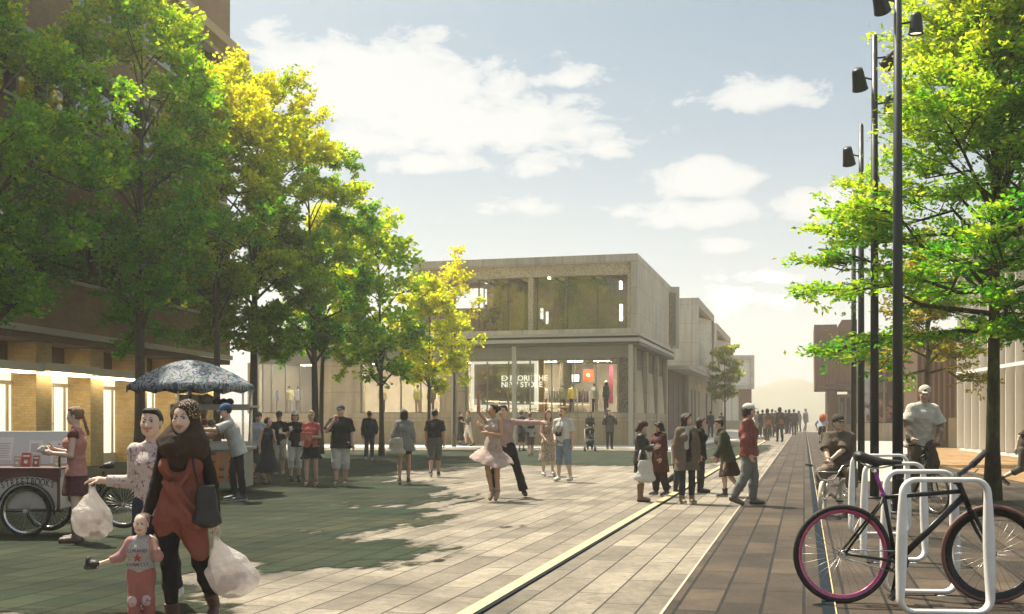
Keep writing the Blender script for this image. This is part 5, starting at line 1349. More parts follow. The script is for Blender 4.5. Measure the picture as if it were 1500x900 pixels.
for y in (-.055, .055):
    fr.path([q(1236, 805, y), q(1300, 815, y*.6), q(1312, 817, 0)], .011, 8)
    fr.path([q(1236, 803, y), q(1288, 735, y*.4), q(1295, 724, 0)], .010, 8)
fr.tube(q(1312, 817, -.045), q(1312, 817, .045), .024, .024, 14)
fr.build('frame', M_BLKPAINT, bk)
fk = MB()
fk.tube(q(1419, 738), q(1422, 745), .022, .022, 10); fk.tube(q(1421, 745, -.06), q(1421, 745, .06), .02, .02, 10)
for y in (-.062, .062): fk.path([q(1421, 744, y), q(1436, 775, y), q(1454, 807, y*.95)], [.018, .015, .009], 10)
fk.build('fork', M_BLKPAINT, bk)
sp = MB(); sp.tube(q(1295, 722), q(1280, 680), .0155, .0155, 12); sp.tube(q(1293, 716), q(1294, 721), .022, .022, 12); sp.build('seat_post', M_PURPLE, bk)
sd_prims = [Cone(q(1258, 663), q(1284, 671), .045, .036, (.02, .021, .017), .03, V3(0, 1, 0), 1.75), Cone(q(1284, 671), q(1318, 672), .033, .018, (.02, .021, .017), .03, V3(0, 1, 0), 1.3), Ell(q(1275, 690), (.2, .2, .055), None, .01, sub=True)]
sa = soft_obj('saddle', sd_prims, M_LEATHER, .006, bk)
mb = MB()
for y in (-.022, .022): mb.path([q(1262, 672, y), q(1276, 681, y), q(1290, 680, y), q(1310, 676, y*.4)], .005, 6)
mb.tube(q(1280, 684, -.03), q(1280, 684, .03), .014, n=10); mb.build('saddle_rail', M_CHROME, sa)
hb = MB(); hb.path([q(1405, 705), q(1402, 696), q(1402, 691)], [.024, .025, .028], 12); hb.build('stem', M_BLKPAINT, bk)
hb = MB(); hb.path([q(1384, 697, -.24), q(1394, 694, -.12), q(1402, 691, 0), q(1420, 683, .07), q(1436, 675, .13), q(1450, 666, .20)], .020, 12); ho = hb.build('handlebar', M_BLKPAINT, bk)
hb = MB(); hb.path([q(1433, 677, .125), q(1446, 669, .18), q(1462, 658, .245)], [.027, .027, .025], 12); hb.build('grip', M_RUBBER, ho); hb = MB(); hb.path([q(1388, 696, -.2), q(1380, 698, -.27)], .02, 12); hb.build('grip', M_RUBBER, ho)
hb = MB(); hb.path([q(1416, 688, .06), q(1432, 690, .1), q(1446, 683, .17)], [.007, .006, .005], 8); hb.tube(q(1414, 687, .05), q(1420, 685, .075), .02, n=10); hb.build('brake_lever', M_CHROME, ho)
cr = MB(); cy_ = -.052
c0 = q(1312, 817, cy_)
n = 44; ring = []
for i in range(n):
    a = 2*math.pi*i/n
    for rr in (.088 + (.006 if i % 2 else 0), .074): ring.append(c0 + Vector((rr*math.cos(a), 0, rr*math.sin(a))))
    for rr in (.088 + (.006 if i % 2 else 0), .074): ring.append(c0 + Vector((rr*math.cos(a), .004, rr*math.sin(a))))
cr.add(ring, sum([[(i*4, i*4+1, ((i+1) % n)*4+1, ((i+1) % n)*4), (i*4+2, ((i+1) % n)*4+2, ((i+1) % n)*4+3, i*4+3), (i*4, ((i+1) % n)*4, ((i+1) % n)*4+2, i*4+2), (i*4+1, i*4+3, ((i+1) % n)*4+3, ((i+1) % n)*4+1)] for i in range(n)], []))
for k in range(5): a = 2*math.pi*k/5 + .3; cr.tube(c0, c0 + Vector((.078*math.cos(a), 0, .078*math.sin(a))), .009, .006, 6)
cro = cr.build('chainring', M_OLDBLK, bk)
mb = MB(); mb.path([q(1312, 817, -.075), q(1301, 862, -.085)], [.017, .012], 8); mb.path([q(1312, 817, .075), q(1323, 772, .085)], [.017, .012], 8); mb.build('crank', M_BLKPAINT, bk)
for (px, py, y) in ((1301, 862, -.135), (1323, 772, .135)):
    Mx = Matrix.Translation(q(px, py, y)) @ Matrix.Rotation(R(-55 if y < 0 else 10), 4, 'Y'); mb = MB()
    mb.box((-.05, -.045, -.012), (.05, -.03, .012), Mx); mb.box((-.05, .03, -.012), (.05, .045, .012), Mx); mb.box((-.05, -.029, -.010), (-.035, .029, .010), Mx); mb.box((.035, -.029, -.010), (.05, .029, .010), Mx); mb.box((-.034, -.008, -.008), (.034, .008, .008), Mx); mb.build('pedal', M_OLDBLK, bk)
ch = MB(); ch.path([q(1236, 799, cy_+.002), q(1312, 801, cy_+.002)], .004, 6, wide=(1.6, .8)); ch.path([q(1236, 812, cy_+.002), q(1312, 833, cy_+.002)], .004, 6, wide=(1.6, .8)); ch.torus(q(1234, 806, cy_), .035, .006, None, 24, 6); ch.build('chain', M_CHROME, bk)

# ---- bicycle racks: rounded white loops with a blade-like section
def rack(px0, px1, Y, ztop, label):
    t = empty('bicycle_rack', (PX((px0+px1)/2, Y), Y, 0), R(-4), label, 'bicycle rack', 'white bicycle racks')
    w = (px1-px0)*Y/F_PX/2; r = .10; pts = []; wd = []
    def corner(cx, cz, a0, a1):
        for k in range(6): a = R(a0 + (a1-a0)*k/5); pts.append((cx + r*math.cos(a), 0, cz + r*math.sin(a)))
    zt, z0 = ztop-.03, .035
    corner(w-r-.02, zt-r, 0, 90); corner(-w+r+.02, zt-r, 90, 180)
    for k in range(1, 6): pts.append((-w+.02 - .02*k/6, 0, zt-r - (zt-2*r)*k/6))
    corner(-w+r, z0+r, 180, 270); corner(w-r, z0+r, 270, 360)
    for k in range(1, 6): pts.append((w - .02*k/6, 0, z0+r + (zt-2*r)*k/6))
    mb = MB(); n = 10; P_ = [Vector(p) for p in pts]; m = len(P_); base = []
    for i, p in enumerate(P_):
        tdir = (P_[(i+1) % m] - P_[i-1]).normalized(); nn = Vector((tdir.z, 0, -tdir.x)); up = p.z/zt
        side = abs(tdir.z)                      # upright legs swell like a blade towards the ground
        a_ = .020 + .020*side*math.sin(math.pi*min(1, max(0, 1.02-up)))**1.3; b_ = .030 + .025*side*(1-up)
        for k in range(n):
            an = 2*math.pi*k/n; cs, sn = math.cos(an), math.sin(an)
            sq = (abs(cs)**4 + abs(sn)**4)**-.25
            base.append(p + nn*(cs*sq*a_) + Vector((0, sn*sq*b_, 0)))
    mb.add(base, [(i*n+k, i*n+(k+1) % n, ((i+1) % m)*n+(k+1) % n, ((i+1) % m)*n+k) for i in range(m) for k in range(n)], True)
    mb.build('loop', M_RACK, t)
    for sx in (-1, 1): mb = MB(); mb.lathe([(.0, .013), (.05, .013), (.055, .0045)], (sx*(w-.13), 0, 0), 14); mb.build('foot_plate', M_CHROME, t)
rack(1320, 1449, 8.45, 1.085, 'nearest white loop bicycle rack, in front of the black bicycle frame')
rack(1296, 1399, 9.45, 1.10, 'white loop bicycle rack just behind the black bicycle frame')
rack(1265, 1354, 11.6, 1.08, 'third white loop bicycle rack, left of the black saddle nose')
rack(1247, 1330, 14.2, 1.08, 'farthest white loop bicycle rack beside the small cream bike')

# ---- simple bicycles for the riders
def rider_bike(label, loc, rz, kind, Rw, mats, bar_h, seat_h, wb, group='bicycles being ridden', sc=1.0, steer=0):
    """bike facing local -y; wheels in the yz plane"""
    fm, tm, rm = mats; t = empty('bicycle', loc, rz, label, 'bicycle', group)
    MR = Matrix.Rotation(R(90), 3, 'Z'); MF = Matrix.Rotation(R(90 + steer), 3, 'Z')
    rear, front = Vector((0, wb/2, Rw)), Vector((0, -wb/2, Rw)); bb = Vector((0, .06, Rw*.95 if kind == 'bmx' else .28))
    tr = .03 if kind == 'bmx' else .018
    wheel(t, rear, Rw, tr, MR, (tm, rm, M_SPOKE), spokes=20, depth=.018); wheel(t, front, Rw, tr, MF, (tm, rm, M_SPOKE), spokes=20, depth=.018)
    head_t = Vector((0, -wb/2+.22, bar_h*.72)); head_b = Vector((0, -wb/2+.17, bar_h*.72-.13)); st = Vector((0, .22, seat_h-.14))
    fr = MB(); r = .019
    fr.tube(bb, st, r); fr.tube(st - (st-bb)*.06, head_t - Vector((0, 0, .03)), r); fr.tube(bb, head_b + Vector((0, 0, .03)), r*1.2); fr.tube(head_t, head_b, .023)
    for x in (-.05, .05): fr.path([bb, rear + Vector((x, 0, 0))], .010, 8); fr.path([st - (st-bb)*.1, rear + Vector((x, 0, 0))], .009, 8)
    fr.build('frame', fm, t)
    fk = MB()
    for x in (-.05, .05): fk.path([head_b + Vector((x*.9, 0, 0)), front + Vector((x, 0, 0))], [.015, .011], 8)
    fk.tube(head_b + Vector((-.05, 0, 0)), head_b + Vector((.05, 0, 0)), .014); fk.build('fork', fm, t)
    sd_ = MB(); sd_.tube(st, st + Vector((0, .03, .12)), .013); sd_.build('seat_post', M_CHROME, t)
    s0 = st + Vector((0, .04, .14))
    soft_obj('saddle', [Cone(s0 + Vector((0, .10, .0)), s0 + Vector((0, 0, 0)), .04, .034, (.05, .045, .035), .03, V3(1, 0, 0), 1.7), Cone(s0, s0 + Vector((0, -.14, 0)), .03, .018, (.05, .045, .035), .03, V3(1, 0, 0), 1.3)], M_LEATHER, .009, t)
    hb = MB(); top = head_t + Vector((0, -.02, .05)); Mz = Matrix.Rotation(R(steer), 3, 'Z')
    if kind == 'bmx':
        pts = [(-.34, .06, .24), (-.22, .03, .22), (-.11, 0, .02), (0, -.01, 0), (.11, 0, .02), (.22, .03, .22), (.34, .06, .24)]
        hb.tube(top + Mz @ Vector((-.17, .015, .13)), top + Mz @ Vector((.17, .015, .13)), .009)
    else: pts = [(-.29, .1, .06), (-.2, .03, .06), (-.06, 0, .02), (0, 0, 0), (.06, 0, .02), (.2, .03, .06), (.29, .1, .06)]
    P_ = [top + Mz @ Vector(p) for p in pts]; hb.path(P_, .012, 10); hb.tube(head_t, top, .016); ho = hb.build('handlebar', M_CHROME if kind == 'bmx' else fm, t)
    for a, b in ((P_[0], P_[1]), (P_[-1], P_[-2])): g = MB(); g.path([a, a + (b-a)*.9], .018, 10); g.build('grip', M_RUBBER, ho)
    cr = MB(); cr.torus(bb + Vector((.045, 0, 0)), .075, .007, MR, 30, 6); cr.build('chainring', M_CHROME, t)
    cr = MB(); cr.path([bb + Vector((.06, 0, 0)), bb + Vector((.07, -.15, -.03))], .011, 8); cr.path([bb + Vector((-.06, 0, 0)), bb + Vector((-.07, .15, .03))], .011, 8); cr.build('crank', M_CHROME, t)
    for sx, yq, zq in ((1, -.15, -.03), (-1, .15, .03)):
        p_ = MB(); p_.cbox(bb + Vector((sx*.125, yq, zq)), (.10, .09, .022)); p_.build('pedal', M_OLDBLK, t)
    return t, P_

# ---- book cart
M_CARTP = simple('cart_cream', (.62, .56, .48), .5, var=.06); M_MAROON = simple('cart_maroon', (.13, .05, .04), .45, var=.15)
YC = 13.94; KC = YC/F_PX
ct = empty('book_cart', (PX(38, YC), YC, 0), 0, 'cream street library cargo tricycle lettered STREETBOOKS with a propped lid', 'cargo bike')
c = lambda px, py, y=0: Vector(((px-38)*KC, y, EYE + (HY-py)*KC))
xl, xr_ = -1.25, (85-38)*KC
z0, zt = .37, c(0, 686).z
mb = MB(); mb.box((xl, .05, z0), (xr_, .72, zt-.02)); mb.build('box', M_CARTP, ct, None, .008)
# maroon upper band whose lower edge is an arch
arch = [(xl+.02, zt-.25)] + [(x_, zt-.105 - .5*(x_-.02)**2 - .004) for x_ in [-.65+.1*k for k in range(11)]] + [(xr_, zt-.19), (xr_, zt), (xl+.02, zt)]
Mf = Matrix(((1, 0, 0, 0), (0, 0, -1, .048), (0, 1, 0, 0), (0, 0, 0, 1)))
mb = MB(); mb.prism(arch, .02, Mf); mb.build('arched_band', M_MAROON, ct)
mb = MB(); mb.box((xl-.03, .0, zt-.018), (xr_+.03, .76, zt+.005)); mb.box((xr_-.02, .012, z0), (xr_+.012, .046, zt-.02)); mb.build('top_board', M_MAROON, ct, None, .004)
def arc_text(name, body, size, mat, parent, fn, x0, x1, y):
    V = []; Fs = []; n = len(body); b = 0
    for i, chr_ in enumerate(body):
        x_ = x0 + (x1-x0)*(i+.5)/n
        cu = bpy.data.curves.new('t', 'FONT'); cu.body = chr_; cu.size = size; cu.extrude = .002; cu.align_x = 'CENTER'
        tmp = bpy.data.objects.new('t', cu); COL.objects.link(tmp); me = bpy.data.meshes.new_from_object(tmp.evaluated_get(bpy.context.evaluated_depsgraph_get()))
        COL.objects.unlink(tmp); bpy.data.objects.remove(tmp)
        z_ = fn(x_); sl = math.atan((fn(x_+.01)-fn(x_-.01))/.02); cs, sn = math.cos(sl), math.sin(sl)
        for v in me.vertices: px_, py_ = v.co.x*.72, v.co.y*1.12; V.append((x_ + px_*cs - py_*sn, y - v.co.z, z_ + px_*sn + py_*cs))
        Fs += [tuple(v + b for v in p_.vertices) for p_ in me.polygons]; b += len(me.vertices); bpy.data.meshes.remove(me)
    me = bpy.data.meshes.new(name); me.from_pydata(V, [], Fs); me.update(); return link_mesh(name, me, mat, parent)
M_INK = simple('dark_ink', (.025, .02, .018), .6)
arc_text('lettering', 'STREETBOOKS', .115, M_INK, ct, lambda x_: zt - .215 - .42*(x_-.02)**2, -.34, .34, .046)
for y in (.0, .70):
    wheel(ct, c(38, 749, y) + Vector((0, 0, 0)), .325, .022, I3, (M_RUBBER, M_CHROME, M_SPOKE), spokes=32, depth=.02)
    mb = MB(); pts = [Vector((.36*math.cos(R(a)), y, c(0, 749).z + .36*math.sin(R(a)))) for a in range(-10, 165, 9)]; mb.path(pts, .03, 8, wide=(.25, 1.0)); mb.build('mudguard', M_OLDBLK, ct)
mb = MB(); mb.path([c(-90, 749, .06), c(88, 749, .06)], .016, 8); mb.path([c(85, 690, .3), c(88, 735, .3), c(98, 748, .3), c(168, 742, .3)], .018, 8); mb.path([c(92, 747, .3), c(134, 720, .3), c(139, 692, .3)], .018, 8); mb.path([c(139, 700, .3), c(168, 741, .3)], .012, 8); mb.path([c(88, 690, .3), c(134, 716, .3)], .017, 8); mb.build('frame', M_OLDBLK, ct)
wheel(ct, c(168.7, 742, .3), .31, .022, I3, (M_RUBBER, M_CHROME, M_SPOKE), spokes=32, depth=.02)
mb = MB(); pts = [c(168.7, 742, .3) + Vector((.345*math.cos(R(a)), 0, .345*math.sin(R(a)))) for a in range(30, 190, 9)]; mb.path(pts, .028, 8, wide=(.25, 1.0)); mb.build('mudguard', M_OLDBLK, ct)
soft_obj('saddle', [Cone(c(150, 683, .3), c(143, 684, .3), .05, .04, (.03, .022, .018), .03, V3(0, 1, 0), 1.7), Cone(c(143, 684, .3), c(134, 686, .3), .03, .018, (.03, .022, .018), .03, V3(0, 1, 0), 1.3)], M_LEATHER, .01, ct)
mb = MB()
for y in (.08, .66): mb.path([c(84, 700, y), c(83, 672, y), c(86, 666, y), c(90, 664, y)], .014, 8)
mb.path([c(86, 667, .08), c(86, 667, .66)], .013, 8); mb.build('push_bar', M_OLDBLK, ct)
mb = MB(); Ml = Matrix.Translation((0, .70, zt+.006)) @ Matrix.Rotation(R(-14), 4, 'X'); mb.box((xl, -.012, 0), ((76-38)*KC, .012, .47), Ml); lid = mb.build('lid', simple('lid_pale', (.62, .64, .60), .4, var=.04), ct, None, .01)
M_PAPER = simple('paper', (.80, .78, .72), .7, var=.03); M_PRINT = simple('print_grey', (.36, .33, .30), .8)
for (a, b, y0, y1, hd) in ((5, 25, 645, 669, 0), (40, 67, 646, 685, 1), (-60, -20, 640, 680, 0)):
    x0, x1 = (a-38)*KC, (b-38)*KC; zz0, zz1 = .0 + (686-y1)*KC*.9 + .02, (686-y0)*KC*.95
    mb = MB(); mb.box((x0, -.0165, zz0), (x1, -.0125, zz1), Ml); po = mb.build('notice', M_PAPER, lid)
    mb = MB()
    for k in range(9):
        z_ = zz0 + (zz1-zz0)*(.12+.075*k); mb.box((x0+.025, -.0185, z_), (x1-.025-(k*37 % 5)*.008, -.0169, z_+.006), Ml)
    if hd: mb.lathe([(0, .001), (.018, .001), (.018, 0)], Ml @ Vector(((x0+x1)/2-.02, -.017, zz1-.05)), 10, Matrix.Rotation(R(90), 3, 'X')); mb.lathe([(0, .001), (.012, .001), (.012, 0)], Ml @ Vector(((x0+x1)/2+.025, -.017, zz1-.045)), 10, Matrix.Rotation(R(90), 3, 'X'))
    mb.build('print', M_PRINT, po)
for i, (a, b, y0, y1, col, lb) in enumerate(((6, 16, 669, 685, (.45, .38, .28), 'small tan paperback standing first on the book cart'), (17, 31, 664, 685, (.45, .09, .07), 'tall red covered book standing in the row on the book cart'), (34, 44, 668, 685, (.30, .13, .08), 'brown covered book standing beside the white notice on the cart'), (65, 76, 671, 685, (.5, .5, .25), 'pale green booklet standing at the open end of the cart'))):
    M4 = Matrix.Translation((PX(38, YC), YC, 0)) @ Matrix.Translation(((a+b)/2*KC-38*KC, .26, zt+.006)) @ Matrix.Rotation(R(-12), 4, 'X')
    bo = empty('book', M4.translation, 0, lb, 'book', 'books on the cart'); bo.rotation_euler = (R(-12), 0, 0)
    w_, h_ = (b-a)*KC/2, (y1-y0)*KC
    mb = MB(); mb.box((-w_, 0, 0), (w_, .004, h_)); mb.box((-w_, .026, 0), (w_, .03, h_)); mb.box((-w_, .0041, 0), (-w_+.004, .0259, h_)); co = mb.build('cover', simple('cover_%d' % i, col, .4, var=.25, vs=14), bo)
    mb = MB(); mb.box((-w_*.7, -.0015, h_*.72), (w_*.7, -.0004, h_*.84)); mb.lathe([(0, .0), (w_*.45, 0), (w_*.45, .001)], (0, -.0012, h_*.38), 12, Matrix.Rotation(R(90), 3, 'X')); mb.build('cover_print', M_PAPER, co)
    mb = MB(); mb.box((-w_+.0045, .0045, .003), (w_-.004, .0255, h_-.003)); mb.build('pages', M_PAPER, bo)

# ---- fruit stand with the patterned umbrella
YF = 22.5; KF = YF/F_PX
fs = empty('fruit_stand', (PX(305, YF), YF, 0), 0, 'grey and orange fruit stand with a shelf on posts under the umbrella', 'fruit stand')
f = lambda px, py, y=0: Vector(((px-305)*KF, y, EYE + (HY-py)*KF))
xa, xb = f(258, 0).x, f(356, 0).x; zc_ = f(0, 648).z
mb = MB(); mb.box((xa, .0, .10), (xb, .9, zc_-.16)); mb.build('body', simple('stand_grey', (.36, .33, .27), .6, var=.15, vs=3), fs, None, .01)
M_ORANGE = simple('orange_panel', (.62, .22, .06), .5, var=.25, vs=6)
for k in range(4):
    mb = MB(); xx = xa+.06+k*(xb-xa-.12)/4; mb.box((xx+.02, -.015, .22), (xx+(xb-xa-.12)/4-.02, -.001, zc_-.22)); po = mb.build('panel', M_ORANGE, fs)
    mb = MB(); rnd = random.Random(k)
    for j in range(4): mb.cbox((xx+.06+rnd.random()*.2, -.019, .32+j*.16), (.10, .006, .045 + .02*(j % 2)))
    mb.build('panel_print', simple('panel_brown', (.17, .09, .05), .7), po)
mb = MB(); mb.box((xa-.06, -.08, zc_-.158), (xb+.06, .95, zc_-.10)); mb.box((xa-.05, -.07, zc_-.099), (xb+.05, -.03, zc_)); mb.box((xa-.05, .90, zc_-.099), (xb+.05, .94, zc_)); mb.build('counter', simple('counter_steel', (.42, .41, .37), .35, .5), fs)
mb = MB()
for x_ in (xa, xb-.04):
    for y_ in (.05, .80): mb.box((x_, y_, zc_-.10), (x_+.04, y_+.04, f(0, 566).z))
mb.build('post', M_CHROME, fs)
zs = f(0, 594).z; mb = MB(); mb.box((xa-.1, -.05, zs-.04), (xb+.14, .92, zs)); mb.box((xa-.1, -.08, zs-.1), (xb+.14, -.051, zs+.02)); mb.build('shelf', M_STEEL, fs)
mb = MB()
for sx in (xa+.1, xb-.2): mb.lathe([(.0, -.02), (.11, -.02), (.11, .02), (0, .02)], (sx+.05, .45, .11), 16, Matrix.Rotation(R(90), 3, 'X'))
mb.build('wheel', M_RUBBER, fs)
wf = lambda px, py, y=0: Vector((PX(px, YF), YF + y, PZ(py, YF)))
um = empty('parasol', (PX(284, YF), YF-.25, 0), 0, 'wide parasol of blue patterned cloth shading the fruit stand', 'parasol')
M_UMB, nt, out = new_mat('umbrella_print'); p = N(nt, 'ShaderNodeBsdfPrincipled'); vec = objcoord(nt, scale=(1, 1, .7))
w1 = N(nt, 'ShaderNodeTexWave'); w1.inputs['Scale'].default_value = 2.0; w1.inputs['Distortion'].default_value = 14; w1.inputs['Detail'].default_value = 2.0; w1.inputs['Detail Scale'].default_value = 2.2; L(nt, vec, w1.inputs['Vector'])
n1 = noise(nt, 6, 2, vec); v1 = N(nt, 'ShaderNodeTexVoronoi'); v1.inputs['Scale'].default_value = 5; L(nt, vec, v1.inputs['Vector'])
cc = ramp(nt, w1.outputs[0], [(.0, (.04, .06, .14)), (.22, (.11, .15, .28)), (.40, (.40, .42, .46)), (.53, (.64, .58, .34)), (.66, (.12, .16, .26)), (.84, (.52, .52, .48)), (1.0, (.2, .24, .34))])
cc = mixc(nt, ramp(nt, v1.outputs['Distance'], [(.10, 1.0), (.16, 0.0)]), cc, (.55, .16, .06)); cc = mixc(nt, ramp(nt, n1.outputs[0], [(.56, 0.0), (.62, .8)]), cc, (.05, .16, .10))
L(nt, cc, p.inputs['Base Color']); p.inputs['Roughness'].default_value = .7
tl = N(nt, 'ShaderNodeBsdfTranslucent'); L(nt, cc, tl.inputs[0]); mx = N(nt, 'ShaderNodeMixShader'); mx.inputs[0].default_value = .3; L(nt, p.outputs[0], mx.inputs[1]); L(nt, tl.outputs[0], mx.inputs[2]); L(nt, mx.outputs[0], out.inputs[0])
ztop, zrim, Ru = PZ(529, YF), PZ(566, YF), 92*KF
V = []; Fc = []; na, nr = 64, 12
for j in range(nr+1):
    q_ = j/nr
    for i in range(na):
        a = 2*math.pi*i/na; seg = (i % 8)/8; sc_ = 1 - .055*math.sin(math.pi*seg)*q_
        r = Ru*q_*sc_; z = zrim + (ztop-zrim)*(1-q_**1.7) - .02*math.sin(math.pi*seg)*q_ + (.0 if j < nr else 0)
        V.append((r*math.cos(a), r*math.sin(a), z))
for j in range(nr):
    for i in range(na): Fc.append((j*na+i, j*na+(i+1) % na, (j+1)*na+(i+1) % na, (j+1)*na+i))
b0 = len(V)                                   # hanging valance
for i in range(na):
    a = 2*math.pi*i/na; seg = (i % 8)/8; sc_ = 1 - .055*math.sin(math.pi*seg)
    V.append((Ru*sc_*1.0*math.cos(a), Ru*sc_*math.sin(a), zrim - .02*math.sin(math.pi*seg) - .10 - .03*math.sin(4*math.pi*seg)))
for i in range(na): Fc.append((nr*na+i, nr*na+(i+1) % na, b0+(i+1) % na, b0+i))
mb = MB(); mb.add(V, Fc, True); co = mb.build('canopy', M_UMB, um); so = co.modifiers.new('cloth', 'SOLIDIFY'); so.thickness = .006
mb = MB(); mb.tube((0, 0, .05), (0, 0, ztop-.02), .03, .025, 12); mb.lathe([(.0, .05), (.22, .05), (.24, .012), (.0, .012)], (0, 0, 0), 20); mb.build('pole', M_CHROME, um)
mb = MB()
for k in range(8):
    a = 2*math.pi*k/8; mb.path([(.03*math.cos(a), .03*math.sin(a), ztop-.05), (Ru*.5*math.cos(a), Ru*.5*math.sin(a), zrim+(ztop-zrim)*(1-.5**1.7)-.02), (Ru*.98*math.cos(a), Ru*.98*math.sin(a), zrim-.01)], .008, 6)
mb.build('rib', M_CHROME, um)
def blob(name, label, cat, loc, prims, mat, group=None, res=.012, wr=0.0):
    o = soft_obj(name, prims, mat, res, None, wrinkle=wr); o.location = loc; return tag(o, label, cat, group)
M_FRUIT = colmat('fruit_skin', rough=.45, bmp=.1, var=.2)
fl = [(291, 628, .075, (.22, .16, .05), 'brown melon at the lower end of the fruit pile'), (297, 616, .07, (.38, .08, .04), 'red fruit on top of the pile at its pole end'), (301, 630, .075, (.15, .16, .05), 'green melon at the bottom centre of the fruit pile'), (307, 617, .075, (.28, .20, .07), 'tan melon at the top centre of the fruit pile'), (311, 630, .075, (.40, .20, .06), 'orange melon at the bottom of the pile beside the papaya'), (316, 620, .06, (.13, .15, .05), 'small green melon on top beside the papaya')]
for px, py, r, col, lb in fl: blob('melon', lb, 'fruit', wf(px, py + 3, .12), [Ell((0, 0, 0), (r, r, r*.92), col)], M_FRUIT, 'fruit on the stand')
blob('papaya', 'long orange papaya standing by the fruit pile', 'fruit', wf(324, 627, .2), [Ell((0, 0, 0), (.11, .10, .2), (.55, .27, .07)), Ell((.0, 0, .12), (.06, .06, .12), (.5, .3, .08), .05)], M_FRUIT, 'fruit on the stand')
mb = MB()
cr_ = empty('fruit_crate', wf(303, 641, .12), 0, 'low slatted wooden crate holding the melons on the stand counter', 'crate')
for z in (-.03, .035): mb.box((-.36, -.13, z), (.36, -.115, z+.05)); mb.box((-.36, .115, z), (.36, .13, z+.05))
mb.box((-.36, -.114, -.035), (-.345, .114, .08)); mb.box((.345, -.114, -.035), (.36, .114, .08)); mb.box((-.344, -.114, -.035), (.344, .114, -.02)); mb.build('slat', M_TIMBER, cr_)
bx = MB(); bx.box((-.19, -.2, 0), (.19, .2, .22)); bx.box((-.197, -.207, .16), (.197, .207, .225)); o = bx.build('carton', simple('carton_grey', (.42, .39, .33), .8), None, None, .006); o.location = wf(272, 594, .4); tag(o, 'pale lidded carton on the stand shelf beside the parasol pole', 'box')
blob('sack', 'round pale sack lying on the stand shelf', 'sack', wf(297, 586, .35), [Ell((0, 0, .0), (.15, .16, .12), (.42, .37, .29)), Ell((.12, -.06, .03), (.05, .05, .06), (.36, .31, .24))], M_CLOTH, None, .014, .006)
for px, lb in ((313, 'dark blue cap lying next to the pale sack on the shelf'), (322, 'dark blue cap lying between two other caps on the shelf'), (331, 'dark blue cap lying last on the shelf by the post')):
    blob('cap', lb, 'cap', wf(px, 589, .3), [Ell((0, 0, 0), (.085, .095, .08), (.03, .04, .10)), Cone((0, -.07, -.02), (0, -.15, -.03), .02, .01, (.03, .04, .09), .02, V3(1, 0, 0), 4), Ell((0, 0, -.11), (.2, .2, .07), None, .004, sub=True)], M_CLOTH, 'caps on the shelf', .012)
# ------------------------------------------------------------------ the people
BLACK, NAVY, GREY, WHITE, JEAN = (.022, .021, .022), (.03, .036, .06), (.16, .155, .15), (.68, .66, .62), (.07, .09, .13)
DK, KHAKI = (.035, .028, .024), (.34, .29, .2)
def HH(feet, head): return (feet-head)*EYE/(feet-HY)
def stride(a=.25, b=.2, k=.35, sx=0.0, flip=False):
    l0 = ((-.02, -a, -1), (0, a*.35, -1)); l1 = ((.02, b, -1), (0, b + k, -1))
    return [(( -.02, b, -1), (0, b+k, -1)), ((.02, -a, -1), (0, a*.35, -1))] if flip else [l0, l1]
STAND = [((-.03, -.03, -1), (-.0, .03, -1)), ((.03, -.03, -1), (.0, .03, -1))]
DOWN = [((-.16, .04, -1), (-.02, -.18, -1)), ((.16, .04, -1), (.02, -.18, -1))]
def bend(q, out=.2, fwd=-.1, up=.3, inn=.35): return ((q*out, fwd, -1), (-q*inn, -1, up))
SHOE_BK, SHOE_WH = dict(col=(.02, .02, .02), sole=(.03, .03, .03)), dict(col=(.66, .64, .6))
M_CUP = simple('paper_cup', (.78, .74, .66), .5)
def cup(loc, label, mat=None):
    mb = MB(); mb.lathe([(0, 0), (.028, 0), (.038, .10), (.036, .10)], (0, 0, 0), 14); o = empty('drink_cup', loc, 0, label, 'cup', 'drinks in hand'); mb.build('cup', mat or M_CUP, o)
    mb = MB(); mb.lathe([(.040, .098), (.040, .108), (.0, .112)], (0, 0, 0), 14); mb.build('lid', M_WHITE, o); return o
def strap_bag(name, label, loc, size, col, rz=0, mat=None, straps=None, cat='bag'):
    o = empty(name, loc, rz, label, cat); w_, d_, h_ = size
    soft_obj('body', [Cone((0, 0, 0), (0, 0, -h_*.86), d_*.34, d_*.48, col, .03, V3(1, 0, 0), w_/d_, flat=True), Ell((w_*.03, 0, -h_*.82), (w_*.47, d_*.5, h_*.19), col, .05)], mat or M_LEATHER, .012, o, wrinkle=.006, seed=3)
    mb = MB()
    for q in straps or []: mb.path(q, .012, 6, wide=(1.4, .5))
    if straps: mb.build('strap', simple('strap_%0.2f%0.2f' % (col[0], col[1]), tuple(c_*.8 for c_ in col), .6), o)
    return o
def rel(o, *pts): return [Vector(p) - Vector(o) for p in pts]

